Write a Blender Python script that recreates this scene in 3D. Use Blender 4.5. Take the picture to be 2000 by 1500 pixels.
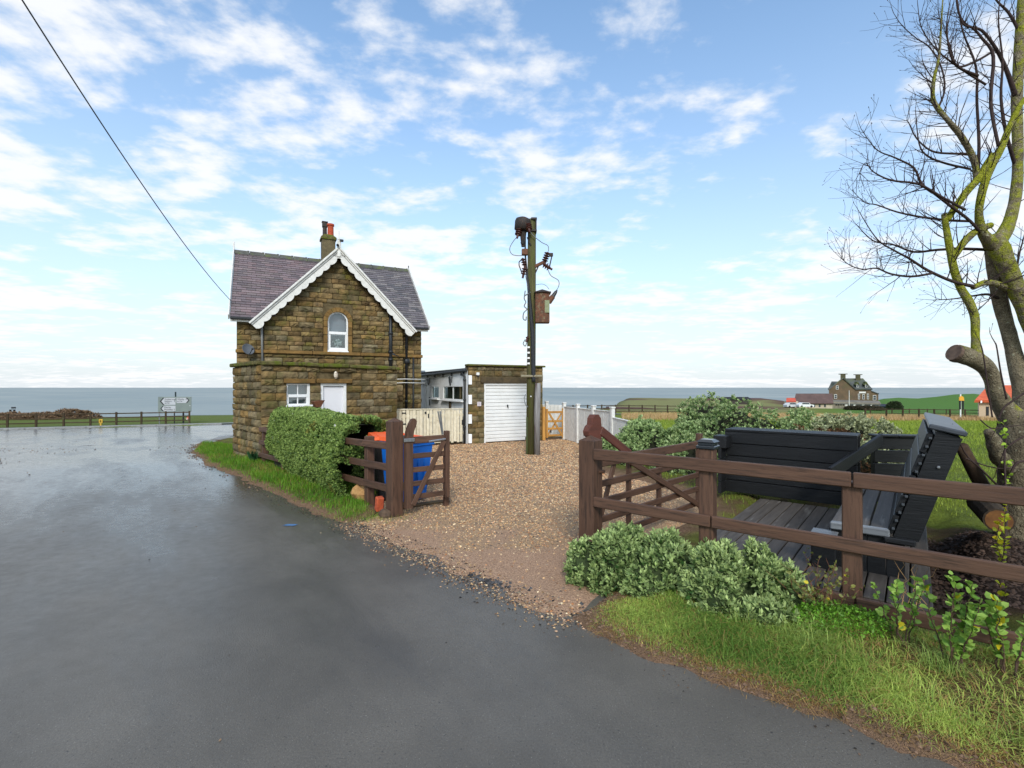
import bpy, math, random
import numpy as np
from mathutils import Vector, Matrix

for _o in list(bpy.data.objects):
    bpy.data.objects.remove(_o)
SC = bpy.context.scene
COL = SC.collection
RD = random.Random(11)
RG = np.random.default_rng(11)

# ------------------------------------------------------------------ camera
FPX, EYE, HZ = 950.0, 1.85, 757.0          # focal length in photo pixels, eye height, horizon row
cam = bpy.data.cameras.new('camera')
cam.sensor_width = 36.0
cam.lens = 36.0 * FPX / 2000.0
cam.shift_y = 7.0 / 2000.0
cam.clip_start = 0.05
cam.clip_end = 300000.0
camo = bpy.data.objects.new('camera', cam)
camo.location = (0, 0, EYE)
camo.rotation_euler = (math.radians(90), 0, 0)
COL.objects.link(camo)
SC.camera = camo

# ------------------------------------------------------------------ sky, sun, exposure
SUN_EL, SUN_AZ = math.radians(35), math.radians(178)    # azimuth measured from +Y towards +X
world = bpy.data.worlds.new('World')
SC.world = world
world.use_nodes = True
wn, wl = world.node_tree.nodes, world.node_tree.links
wn.clear()

def wnode(t, **k):
    n = wn.new(t)
    for a, b in k.items():
        setattr(n, a, b)
    return n

def wmath(op, a, b=None, clamp=False):
    n = wnode('ShaderNodeMath', operation=op, use_clamp=clamp)
    for i, q in enumerate((a, b)):
        if q is None:
            continue
        if isinstance(q, (int, float)):
            n.inputs[i].default_value = q
        else:
            wl.new(q, n.inputs[i])
    return n.outputs[0]

sky = wnode('ShaderNodeTexSky', sky_type='NISHITA', sun_disc=False)
sky.sun_elevation = SUN_EL
sky.sun_rotation = SUN_AZ
sky.air_density = 1.0
sky.dust_density = 1.2
sky.ozone_density = 1.6
tc = wnode('ShaderNodeTexCoord')
sep = wnode('ShaderNodeSeparateXYZ')
wl.new(tc.outputs['Generated'], sep.inputs[0])
zup = wmath('MAXIMUM', sep.outputs[2], 0.0)
den = wmath('ADD', zup, 0.10)
cmb = wnode('ShaderNodeCombineXYZ')
wl.new(wmath('DIVIDE', sep.outputs[0], den), cmb.inputs[0])
wl.new(wmath('DIVIDE', sep.outputs[1], den), cmb.inputs[1])
mp = wnode('ShaderNodeMapping')
mp.inputs['Location'].default_value = (1.2, 7.4, 0.0)
mp.inputs['Scale'].default_value = (1.0, 1.15, 1.0)
wl.new(cmb.outputs[0], mp.inputs[0])
n1 = wnode('ShaderNodeTexNoise')
n1.inputs['Scale'].default_value = 2.6
n1.inputs['Detail'].default_value = 9.0
n1.inputs['Roughness'].default_value = 0.56
n1.inputs['Distortion'].default_value = 0.25
wl.new(mp.outputs[0], n1.inputs['Vector'])
n2 = wnode('ShaderNodeTexNoise')
n2.inputs['Scale'].default_value = 0.75
n2.inputs['Detail'].default_value = 2.0
wl.new(mp.outputs[0], n2.inputs['Vector'])
n3 = wnode('ShaderNodeTexNoise')
n3.inputs['Scale'].default_value = 7.5
n3.inputs['Detail'].default_value = 7.0
n3.inputs['Roughness'].default_value = 0.55
wl.new(mp.outputs[0], n3.inputs['Vector'])
nmix = wmath('ADD', wmath('MULTIPLY', n1.outputs['Fac'], 0.62), wmath('MULTIPLY', n3.outputs['Fac'], 0.38))
dens = wmath('ADD', nmix, wmath('MULTIPLY', wmath('SUBTRACT', n2.outputs['Fac'], 0.5), 0.55))
mr = wnode('ShaderNodeMapRange', interpolation_type='SMOOTHSTEP')
mr.inputs['From Min'].default_value = 0.45
mr.inputs['From Max'].default_value = 0.62
wl.new(dens, mr.inputs['Value'])
cloudf = wmath('MULTIPLY', mr.outputs[0], 0.92)
tint = wnode('ShaderNodeMix', data_type='RGBA', blend_type='MULTIPLY')
tint.inputs['Factor'].default_value = 1.0
wl.new(sky.outputs[0], tint.inputs[6])
tint.inputs[7].default_value = (1.85, 2.3, 2.42, 1)
hz = wmath('POWER', wmath('SUBTRACT', 1.0, zup, True), 2.6)
mixh = wnode('ShaderNodeMix', data_type='RGBA')
wl.new(wmath('MULTIPLY', hz, 0.95), mixh.inputs['Factor'])
wl.new(tint.outputs[2], mixh.inputs[6])
mixh.inputs[7].default_value = (7.3, 7.75, 8.15, 1)
mixc = wnode('ShaderNodeMix', data_type='RGBA')
wl.new(cloudf, mixc.inputs['Factor'])
wl.new(mixh.outputs[2], mixc.inputs[6])
mixc.inputs[7].default_value = (8.9, 9.0, 9.15, 1)
bg = wnode('ShaderNodeBackground')
bg.inputs['Strength'].default_value = 0.1
wl.new(mixc.outputs[2], bg.inputs['Color'])
wout = wnode('ShaderNodeOutputWorld')
wl.new(bg.outputs[0], wout.inputs['Surface'])

sl = bpy.data.lights.new('sun', 'SUN')
sl.energy = 2.0
sl.angle = math.radians(12)
sl.color = (1.0, 0.95, 0.87)
so = bpy.data.objects.new('sun', sl)
sdir = Vector((math.sin(SUN_AZ) * math.cos(SUN_EL), math.cos(SUN_AZ) * math.cos(SUN_EL), math.sin(SUN_EL)))
so.rotation_euler = sdir.to_track_quat('Z', 'Y').to_euler()
so.location = sdir * 50
COL.objects.link(so)

SC.render.engine = 'CYCLES'
SC.view_settings.view_transform = 'Standard'
SC.view_settings.look = 'None'
SC.view_settings.exposure = 0.2
SC.view_settings.gamma = 1.0
SC.view_settings.use_curve_mapping = False

# ------------------------------------------------------------------ helpers: names, parenting, meshes
I4 = Matrix.Identity(4)
WM = {}
ROOT = {}

def TR(x, y=None, z=None):
    return Matrix.Translation(Vector((x, y, z)) if y is not None else Vector(x))

def RZ(deg):
    return Matrix.Rotation(math.radians(deg), 4, 'Z')

def tag(o, label=None, cat=None, group=None, kind=None):
    if label: o['label'] = label
    if cat: o['category'] = cat
    if group: o['group'] = group
    if kind: o['kind'] = kind
    return o

def thing(name, label, cat, loc=(0, 0, 0), rz=0.0, group=None):
    o = bpy.data.objects.new(name, None)
    o.empty_display_size = 0.2
    COL.objects.link(o)
    o.matrix_basis = TR(loc) @ RZ(rz)
    WM[o] = TR(loc) @ RZ(rz)
    ROOT[o] = o
    return tag(o, label, cat, group)

class MB:
    def __init__(s):
        s.v, s.f, s.c = [], [], []
    def add(s, vs, fs, M=None, col=None):
        b = len(s.v)
        if M is not None:
            vs = [tuple(M @ Vector(p)) for p in vs]
        s.v.extend([tuple(p) for p in vs])
        s.f.extend([tuple(i + b for i in f) for f in fs])
        s.c.extend([col or (1, 1, 1)] * len(vs))
        return s
    def box(s, c, d, ch=0.0, M=None, col=None):
        vs, fs = cbox(d[0], d[1], d[2], ch)
        vs = [(p[0] + c[0], p[1] + c[1], p[2] + c[2]) for p in vs]
        return s.add(vs, fs, M, col)
    def tube(s, pts, rad, n=8, caps=True, M=None, col=None):
        pts = [Vector(p) for p in pts]
        if not hasattr(rad, '__len__'):
            rad = [rad] * len(pts)
        vs, fs = [], []
        up = Vector((0.13, 0.21, 0.97)).normalized()
        prev = None
        for i, p in enumerate(pts):
            d = (pts[min(i + 1, len(pts) - 1)] - pts[max(i - 1, 0)])
            if d.length < 1e-9: d = Vector((0, 0, 1))
            d.normalize()
            if prev is None:
                x = d.cross(up if abs(d.dot(up)) < .95 else Vector((1, 0, 0))).normalized()
            else:
                x = (prev - d * prev.dot(d))
                x = x.normalized() if x.length > 1e-6 else d.orthogonal().normalized()
            prev = x
            y = d.cross(x)
            for k in range(n):
                a = 2 * math.pi * k / n
                vs.append(p + (x * math.cos(a) + y * math.sin(a)) * rad[i])
        for i in range(len(pts) - 1):
            for k in range(n):
                a, b = i * n + k, i * n + (k + 1) % n
                fs.append((a, b, b + n, a + n))
        if caps:
            fs.append(tuple(range(n))[::-1])
            fs.append(tuple(range((len(pts) - 1) * n, len(pts) * n)))
        return s.add(vs, fs, M, col)
    def lathe(s, prof, n=16, M=None, col=None):
        vs, fs = [], []
        for r, z in prof:
            for k in range(n):
                a = 2 * math.pi * k / n
                vs.append((r * math.cos(a), r * math.sin(a), z))
        for i in range(len(prof) - 1):
            for k in range(n):
                a, b = i * n + k, i * n + (k + 1) % n
                fs.append((a, b, b + n, a + n))
        fs.append(tuple(range(n))[::-1])
        fs.append(tuple(range((len(prof) - 1) * n, len(prof) * n)))
        return s.add(vs, fs, M, col)
    def prism(s, poly, vec, M=None, col=None):
        n = len(poly)
        vec = Vector(vec)
        vs = [Vector(p) for p in poly] + [Vector(p) + vec for p in poly]
        fs = [tuple(range(n))[::-1], tuple(range(n, 2 * n))]
        fs += [(i, (i + 1) % n, (i + 1) % n + n, i + n) for i in range(n)]
        return s.add(vs, fs, M, col)
    def quad(s, a, b, c, d, M=None, col=None):
        return s.add([a, b, c, d], [(0, 1, 2, 3)], M, col)

def cbox(lx, ly, lz, ch=0.0):
    hx, hy, hz_ = lx / 2, ly / 2, lz / 2
    if ch <= 0:
        vs = [(x, y, z) for x in (-hx, hx) for y in (-hy, hy) for z in (-hz_, hz_)]
        return vs, [(0, 1, 3, 2), (4, 6, 7, 5), (0, 4, 5, 1), (2, 3, 7, 6), (0, 2, 6, 4), (1, 5, 7, 3)]
    ch = min(ch, hx * .45, hy * .45, hz_ * .45)
    vs, idx = [], {}
    for sx in (-1, 1):
        for sy in (-1, 1):
            for sz in (-1, 1):
                for ax in range(3):
                    d = [hx - ch, hy - ch, hz_ - ch]
                    d[ax] = (hx, hy, hz_)[ax]
                    idx[sx, sy, sz, ax] = len(vs)
                    vs.append((sx * d[0], sy * d[1], sz * d[2]))
    fs = []
    for ax in range(3):
        o = [i for i in range(3) if i != ax]
        for s0 in (-1, 1):
            q = []
            for (a, b) in ((-1, -1), (1, -1), (1, 1), (-1, 1)):
                k = [0, 0, 0]; k[ax] = s0; k[o[0]] = a; k[o[1]] = b
                q.append(idx[k[0], k[1], k[2], ax])
            fs.append(q)
    for ax in range(3):                      # edges along ax
        o = [i for i in range(3) if i != ax]
        for a in (-1, 1):
            for b in (-1, 1):
                q = []
                for s0, f0 in ((-1, 0), (1, 0), (1, 1), (-1, 1)):
                    k = [0, 0, 0]; k[ax] = s0; k[o[0]] = a; k[o[1]] = b
                    q.append(idx[k[0], k[1], k[2], o[f0]])
                fs.append(q)
    for sx in (-1, 1):
        for sy in (-1, 1):
            for sz in (-1, 1):
                fs.append([idx[sx, sy, sz, a] for a in range(3)])
    out = []
    for q in fs:
        c = np.mean([vs[i] for i in q], axis=0)
        n = np.cross(np.subtract(vs[q[1]], vs[q[0]]), np.subtract(vs[q[2]], vs[q[0]]))
        out.append(tuple(q) if np.dot(n, c) > 0 else tuple(q[::-1]))
    return vs, out

def mkmesh(name, mb, mat, smooth=False):
    me = bpy.data.meshes.new(name)
    me.from_pydata(mb.v, [], mb.f)
    if any(c != (1, 1, 1) for c in mb.c):
        at = me.color_attributes.new('col', 'FLOAT_COLOR', 'POINT')
        a = np.ones((len(mb.c), 4), np.float32)
        a[:, :3] = mb.c
        at.data.foreach_set('color', a.ravel())
    if smooth:
        me.polygons.foreach_set('use_smooth', [True] * len(me.polygons))
    if mat: me.materials.append(mat)
    me.update()
    return me

def npmesh(name, V, F, mat, colr=None, smooth=False):
    """V (N,3); F (M,k) all faces with k corners"""
    me = bpy.data.meshes.new(name)
    V = np.ascontiguousarray(V, np.float32); F = np.ascontiguousarray(F, np.int32)
    k = F.shape[1]
    me.vertices.add(len(V)); me.vertices.foreach_set('co', V.ravel())
    me.loops.add(F.size); me.loops.foreach_set('vertex_index', F.ravel())
    me.polygons.add(len(F))
    me.polygons.foreach_set('loop_start', np.arange(0, F.size, k, dtype=np.int32))
    me.polygons.foreach_set('loop_total', np.full(len(F), k, np.int32))
    if smooth: me.polygons.foreach_set('use_smooth', np.ones(len(F), bool))
    if colr is not None:
        at = me.color_attributes.new('col', 'FLOAT_COLOR', 'POINT')
        a = np.ones((len(V), 4), np.float32); a[:, :3] = colr
        at.data.foreach_set('color', a.ravel())
    if mat: me.materials.append(mat)
    me.update(calc_edges=True)
    return me

def part(parent, name, src, mat=None, wm=None, smooth=False, label=None, kind=None):
    """src: MB or mesh; wm: world matrix of the part's frame (default: the thing's own frame)"""
    me = mkmesh(name, src, mat, smooth) if isinstance(src, MB) else src
    o = bpy.data.objects.new(name, me)
    COL.objects.link(o)
    w = wm if wm is not None else WM[ROOT[parent]]
    o.parent = parent
    o.matrix_basis = WM[parent].inverted() @ w
    WM[o] = w.copy()
    ROOT[o] = ROOT[parent]
    return tag(o, label, None, None, kind)

def solo(name, src, mat, label, cat, wm=I4, group=None, smooth=False, kind=None):
    me = mkmesh(name, src, mat, smooth) if isinstance(src, MB) else src
    o = bpy.data.objects.new(name, me)
    COL.objects.link(o)
    o.matrix_basis = wm
    WM[o] = wm.copy(); ROOT[o] = o
    return tag(o, label, cat, group, kind)

def struct(name, me, kind='structure', label=None):
    o = bpy.data.objects.new(name, me)
    COL.objects.link(o)
    WM[o] = I4.copy(); ROOT[o] = o
    if kind: o['kind'] = kind
    if label: o['label'] = label
    return o

BEAMS = {}
def beam(parent, name, p0, p1, w, h, mat, frame=None, ch=0.008, roll=0.0, label=None):
    """a straight bar from p0 to p1; w across, h in the up direction"""
    fr = frame if frame is not None else WM[ROOT[parent]]
    p0, p1 = fr @ Vector(p0), fr @ Vector(p1)
    d = p1 - p0
    L = d.length
    key = (round(L, 3), round(w, 4), round(h, 4), round(ch, 4), mat.name)
    if key not in BEAMS:
        m = MB(); m.box((0, 0, 0), (L, w, h), ch)
        BEAMS[key] = mkmesh(name, m, mat)
    x = d.normalized()
    up = Vector((0, 0, 1)) if abs(x.z) < .999 else Vector((fr.to_3x3() @ Vector((0, 1, 0))))
    y = up.cross(x).normalized()
    z = x.cross(y)
    M = Matrix((x, y, z)).transposed().to_4x4()
    M.translation = (p0 + p1) / 2
    if roll: M = M @ Matrix.Rotation(roll, 4, 'X')
    return part(parent, name, BEAMS[key], None, M, label=label)

def copy_thing(root, M, label=None):
    r = root.copy(); COL.objects.link(r)
    r.matrix_basis = M; WM[r] = M.copy(); ROOT[r] = r
    if label: r['label'] = label
    for ch in list(root.children):
        c = ch.copy(); COL.objects.link(c); c.parent = r
        for g in ch.children:
            d = g.copy(); COL.objects.link(d); d.parent = c
    return r

# ------------------------------------------------------------------ helpers: noise, terrain, polygons
def _h(i, j, k):
    n = (i * 374761393 + j * 668265263 + k * 2147483647 + 1013904223) & 0xffffffff
    n = ((n ^ (n >> 13)) * 1274126177) & 0xffffffff
    return ((n ^ (n >> 16)) & 0xffff) / 65535.0

def vnoise(P, sc=1.0):
    P = np.asarray(P, float) * sc
    if P.shape[-1] == 2: P = np.concatenate([P, np.zeros(P.shape[:-1] + (1,))], -1)
    i = np.floor(P).astype(np.int64); f = P - i
    f = f * f * (3 - 2 * f)
    r = 0
    for a in (0, 1):
        for b in (0, 1):
            for c in (0, 1):
                w = (f[..., 0] if a else 1 - f[..., 0]) * (f[..., 1] if b else 1 - f[..., 1]) * (f[..., 2] if c else 1 - f[..., 2])
                r = r + w * _h(i[..., 0] + a, i[..., 1] + b, i[..., 2] + c)
    return r

def fbm(P, sc=1.0, o=3):
    return sum(vnoise(np.asarray(P, float) + 17.3 * q, sc * 2 ** q) / 2 ** q for q in range(o)) / sum(1 / 2 ** q for q in range(o))

def sstep(a, b, x):
    t = np.clip((np.asarray(x, float) - a) / (b - a), 0, 1)
    return t * t * (3 - 2 * t)

RDX, RDY = 0.927, 0.375                      # direction of the main coast road
def tdist(x, y): return -RDY * x + RDX * y   # distance towards the sea
MR0, MR1 = 26.3, 47.6                        # main road, near and far edge

def T(x, y):
    x = np.asarray(x, float); y = np.asarray(y, float)
    t = tdist(x, y)
    s = np.clip(t - 14.0, 0, 1e9)
    z = -0.04 * (np.sqrt(s * s + 1.0) - 1.0)
    z = np.where(t > MR1, -0.04 * (math.sqrt((MR1 - 14) ** 2 + 1) - 1) - .02 * (t - MR1), z)
    xr = np.clip(x - 10, 0, 1e9)
    z = z - 0.025 * (np.sqrt(xr * xr + 4) - 2)
    k = x / np.maximum(y, 1)
    hill = 7.2 * np.exp(-((y - 240) / 55.) ** 2) * sstep(.70, .80, k) * (.80 + .2 * np.sin(k * 26 + 2.2))
    head = 2.6 * np.exp(-((y - 185) / 30.) ** 2) * sstep(.19, .25, k) * (1 - sstep(.52, .62, k)) * (.6 + .8 * vnoise(np.stack([x, y], -1), .045))
    far = 9.0 * np.exp(-((y - 420) / 60.) ** 2) * sstep(.80, .9, k)
    return z + hill + head + far

def G(u, v):
    """the place on the terrain seen at photo pixel (u, v)"""
    lo, hi = 1.0, 900.0
    k = (u - 1000) / FPX
    for _ in range(60):
        m = (lo * hi) ** .5
        if EYE - (v - HZ) / FPX * m > float(T(k * m, m)): lo = m
        else: hi = m
    return Vector((k * lo, lo, float(T(k * lo, lo))))

def at(u, v, Y):
    return Vector(((u - 1000) / FPX * Y, Y, EYE - (v - HZ) / FPX * Y))

def psd(poly, x, y):
    """signed distance to a polygon, positive inside"""
    x = np.asarray(x, float); y = np.asarray(y, float)
    d = np.full(x.shape, 1e9); ins = np.zeros(x.shape, bool)
    n = len(poly)
    for i in range(n):
        x0, y0 = poly[i]; x1, y1 = poly[(i + 1) % n]
        ex, ey = x1 - x0, y1 - y0
        h = np.clip(((x - x0) * ex + (y - y0) * ey) / (ex * ex + ey * ey), 0, 1)
        d = np.minimum(d, np.hypot(x - x0 - h * ex, y - y0 - h * ey))
        c = ((y0 > y) != (y1 > y)) & (x < (x1 - x0) * (y - y0) / (y1 - y0 + 1e-12) + x0)
        ins ^= c
    return np.where(ins, d, -d)

# ------------------------------------------------------------------ helpers: materials
def srgb(r, g, b):
    f = lambda c: (c / 255 / 12.92) if c / 255 <= .04045 else ((c / 255 + .055) / 1.055) ** 2.4
    return (f(r), f(g), f(b))

MATS = {}
def MAT(name, c1, c2=None, sc=6.0, rough=.7, c3=None, sc3=2.0, t3=(.52, .66), bsc=0.0, bst=.4, bd=.01, attr=False,
        rand=0.0, spec=.35, metal=0.0, stretch=None, r2=None, coat=0.0, detail=5.0, hue=0.0, emit=None, bsc2=0.0):
    if name in MATS: return MATS[name]
    m = bpy.data.materials.new(name); m.use_nodes = True
    MATS[name] = m
    nt = m.node_tree; N, L = nt.nodes, nt.links
    bs = N['Principled BSDF']
    bs.inputs['Roughness'].default_value = rough
    bs.inputs['Specular IOR Level'].default_value = spec
    bs.inputs['Metallic'].default_value = metal
    if coat: bs.inputs['Coat Weight'].default_value = coat
    if stretch:
        t = N.new('ShaderNodeTexCoord'); mpn = N.new('ShaderNodeMapping')
        L.new(t.outputs['Object'], mpn.inputs[0]); mpn.inputs['Scale'].default_value = stretch
        oi0 = N.new('ShaderNodeObjectInfo'); vm = N.new('ShaderNodeVectorMath'); vm.operation = 'ADD'
        sc0 = N.new('ShaderNodeMath'); sc0.operation = 'MULTIPLY'; sc0.inputs[1].default_value = 37.0
        L.new(oi0.outputs['Random'], sc0.inputs[0])
        L.new(mpn.outputs[0], vm.inputs[0]); L.new(sc0.outputs[0], vm.inputs[1])
        P = vm.outputs[0]
    else:
        P = N.new('ShaderNodeNewGeometry').outputs['Position']
    def noise(s, d=detail, r=.6):
        n = N.new('ShaderNodeTexNoise'); n.inputs['Scale'].default_value = s
        n.inputs['Detail'].default_value = d; n.inputs['Roughness'].default_value = r
        L.new(P, n.inputs['Vector']); return n.outputs['Fac']
    def mix(f, a, b, bt='MIX'):
        x = N.new('ShaderNodeMix'); x.data_type = 'RGBA'; x.blend_type = bt
        for i, q in ((0, f), (6, a), (7, b)):
            if isinstance(q, (int, float)): x.inputs[i].default_value = q
            elif isinstance(q, tuple): x.inputs[i].default_value = (*q, 1)
            else: L.new(q, x.inputs[i])
        return x.outputs[2]
    def rng(f, a, b, c=0., d=1.):
        x = N.new('ShaderNodeMapRange'); x.inputs[1].default_value = a; x.inputs[2].default_value = b
        x.inputs[3].default_value = c; x.inputs[4].default_value = d
        L.new(f, x.inputs[0]); return x.outputs[0]
    colr = tuple(c1)
    if c2:
        f = rng(noise(sc), .32, .68)
        colr = mix(f, tuple(c1), tuple(c2))
    if c3:
        f3 = rng(noise(sc3, 7, .65), t3[0], t3[1])
        colr = mix(f3, colr, tuple(c3))
    if attr:
        a = N.new('ShaderNodeAttribute'); a.attribute_name = 'col'
        colr = mix(1.0, a.outputs['Color'], colr, 'MULTIPLY')
    if rand or hue:
        oi = N.new('ShaderNodeObjectInfo'); hs = N.new('ShaderNodeHueSaturation')
        if isinstance(colr, tuple): hs.inputs['Color'].default_value = (*colr, 1)
        else: L.new(colr, hs.inputs['Color'])
        L.new(rng(oi.outputs['Random'], 0, 1, 1 - rand, 1 + rand), hs.inputs['Value'])
        if hue:
            wn_ = N.new('ShaderNodeTexWhiteNoise'); wn_.noise_dimensions = '1D'
            L.new(oi.outputs['Random'], wn_.inputs['W'])
            L.new(rng(wn_.outputs['Value'], 0, 1, .5 - hue, .5 + hue), hs.inputs['Hue'])
            L.new(rng(wn_.outputs['Value'], 0, 1, 1.15, .75), hs.inputs['Saturation'])
        colr = hs.outputs[0]
    if isinstance(colr, tuple): bs.inputs['Base Color'].default_value = (*colr, 1)
    else: L.new(colr, bs.inputs['Base Color'])
    if r2 is not None:
        L.new(rng(noise(sc * 1.7), .3, .7, rough, r2), bs.inputs['Roughness'])
    if bsc:
        bp = N.new('ShaderNodeBump'); bp.inputs['Strength'].default_value = bst; bp.inputs['Distance'].default_value = bd
        L.new(noise(bsc, 6, .6), bp.inputs['Height'])
        if bsc2:
            b2 = N.new('ShaderNodeBump'); b2.inputs['Strength'].default_value = bst; b2.inputs['Distance'].default_value = bd
            L.new(noise(bsc2, 3, .5), b2.inputs['Height']); L.new(b2.outputs[0], bp.inputs['Normal'])
        L.new(bp.outputs[0], bs.inputs['Normal'])
    if emit:
        bs.inputs['Emission Color'].default_value = (*emit[:3], 1); bs.inputs['Emission Strength'].default_value = emit[3]
    return m

def GLASS(name='window_glass', tint=(.86, .9, .9), refl=1.0):
    if name in MATS: return MATS[name]
    m = bpy.data.materials.new(name); m.use_nodes = True; MATS[name] = m
    N, L = m.node_tree.nodes, m.node_tree.links
    N.clear()
    o = N.new('ShaderNodeOutputMaterial'); mx = N.new('ShaderNodeMixShader')
    t = N.new('ShaderNodeBsdfTransparent'); t.inputs[0].default_value = (*tint, 1)
    g = N.new('ShaderNodeBsdfGlossy'); g.inputs['Roughness'].default_value = .02
    fr = N.new('ShaderNodeFresnel'); fr.inputs[0].default_value = 1.5
    mm = N.new('ShaderNodeMath'); mm.operation = 'MULTIPLY_ADD'; mm.inputs[1].default_value = 1.5 * refl; mm.inputs[2].default_value = .06
    L.new(fr.outputs[0], mm.inputs[0]); L.new(mm.outputs[0], mx.inputs[0])
    L.new(t.outputs[0], mx.inputs[1]); L.new(g.outputs[0], mx.inputs[2]); L.new(mx.outputs[0], o.inputs[0])
    return m

VC = lambda: MAT('leaf_green', (1, 1, 1), rough=.55, attr=True, spec=.3)
stone_m = MAT('sandstone', srgb(140, 119, 82), srgb(88, 76, 55), 5.0, .92, srgb(92, 88, 54), 3.2, (.48, .70), bsc=38, bst=.7, bd=.02, rand=.30, hue=.010, spec=.15)
stone_j = MAT('sandstone_joined', srgb(132, 111, 76), srgb(84, 72, 52), 5.0, .92, srgb(104, 100, 46), 3.2, (.50, .72), bsc=38, bst=.7, bd=.02, attr=True, spec=.15)
mortar_m = MAT('mortar', srgb(112, 98, 72), srgb(70, 60, 42), 9.0, .95, bsc=60, bst=.6, bd=.01, spec=.1)
dress_m = MAT('dressed_sandstone', srgb(140, 108, 64), srgb(104, 82, 48), 7.0, .9, srgb(96, 92, 50), 4, (.55, .7), bsc=50, bst=.4, rand=.18, spec=.15)
coping_m = MAT('mossy_coping', srgb(112, 104, 66), srgb(70, 66, 44), 8.0, .95, srgb(92, 100, 38), 5, (.45, .6), bsc=45, bst=.8, bd=.02, spec=.1)
white_m = MAT('white_upvc', srgb(236, 236, 236), srgb(226, 226, 224), 4, .35, spec=.45)
whitew_m = MAT('white_painted_wood', srgb(226, 224, 220), srgb(204, 202, 196), 9, .6, srgb(176, 172, 160), 12, (.62, .75), bsc=40, bst=.15)
render_m = MAT('white_render', srgb(246, 247, 248), srgb(236, 238, 240), 3, .8, srgb(214, 214, 208), 1.5, (.58, .75), bsc=30, bst=.25)
cream_m = MAT('cream_painted_board', srgb(226, 216, 192), srgb(204, 192, 164), 8, .75, srgb(160, 146, 116), 9, (.60, .74), bsc=30, bst=.25, rand=.10)
brown_m = MAT('brown_post_wood', srgb(98, 72, 57), srgb(81, 58, 46), 1.0, .62, srgb(64, 48, 39), 1.7, (.5, .64), bsc=3.0, bst=.55, bd=.006, stretch=(2.2, 26, 26), rand=.13, spec=.3)
redwood_m = MAT('red_brown_wood', srgb(104, 60, 48), srgb(84, 50, 41), 1.0, .6, bsc=3.0, bst=.5, bd=.006, stretch=(2.2, 26, 26), spec=.3)
black_m = MAT('black_plastic_plank', srgb(32, 33, 35), srgb(24, 25, 27), 1.0, .5, srgb(52, 53, 54), 1.3, (.60, .75), bsc=3.0, bst=.7, bd=.006, stretch=(2.0, 30, 30), rand=.2, spec=.28)
deck_m = MAT('dark_deck_plank', srgb(88, 81, 75), srgb(66, 61, 56), 1.0, .62, srgb(124, 120, 114), .6, (.58, .72), bsc=3.0, bst=.5, bd=.005, stretch=(2.0, 26, 26), rand=.18, spec=.3)
dpipe_m = MAT('dark_pipe', srgb(44, 46, 50), srgb(36, 38, 40), 5, .45)
gpipe_m = MAT('grey_pipe', srgb(128, 128, 126), None, 5, .5)
metal_m = MAT('galvanised_metal', srgb(176, 178, 180), srgb(150, 152, 154), 30, .35, metal=.8)
rust_m = MAT('rusty_metal', srgb(118, 74, 52), srgb(82, 62, 50), 14, .8, srgb(128, 118, 92), 9, (.55, .68), bsc=40, bst=.4)
darkmetal_m = MAT('dark_weathered_metal', srgb(58, 50, 46), srgb(40, 36, 36), 20, .65, srgb(92, 62, 46), 14, (.56, .68))
ins_m = MAT('brown_insulator', srgb(82, 44, 32), srgb(60, 34, 28), 30, .3)
pole_m = MAT('weathered_pole_wood', srgb(96, 92, 62), srgb(66, 62, 48), 1.0, .9, srgb(84, 92, 44), 1.4, (.48, .62), bsc=4, bst=.7, bd=.01, stretch=(22, 22, 1.2), spec=.1)
greywood_m = MAT('grey_weathered_wood', srgb(150, 148, 146), srgb(106, 100, 98), 1.0, .9, srgb(90, 62, 58), 1.0, (.58, .66), bsc=4, bst=.7, bd=.01, stretch=(20, 20, 1.4), spec=.1)
wire_m = MAT('black_wire', srgb(42, 44, 48), None, 5, .6)
pine_m = MAT('orange_timber', srgb(196, 146, 76), srgb(164, 116, 56), 1.0, .65, bsc=3, bst=.3, stretch=(2, 20, 20), rand=.1)
farwood_m = MAT('dark_fence_wood', srgb(80, 66, 52), srgb(62, 54, 42), 6, .85, srgb(84, 84, 56), 4, (.55, .7), rand=.15, spec=.1)
slate_m = MAT('slate', (1, 1, 1), (.82, .82, .82), 14, .55, attr=True, bsc=30, bst=.25, bd=.004, spec=.4)
ridge_m = MAT('ridge_tile', srgb(92, 92, 86), srgb(70, 70, 66), 8, .85, srgb(92, 100, 62), 5, (.5, .65), rand=.12)
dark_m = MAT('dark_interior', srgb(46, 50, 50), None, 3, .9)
backing_m = MAT('pale_grey_backing', srgb(176, 190, 190), srgb(160, 174, 176), 3, .9)  # pale sheet colour used behind the extension window panes
# ------------------------------------------------------------------ ground, roads, driveway, sea
def gxy(u, v):
    g = G(u, v); return (g.x, g.y)

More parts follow.
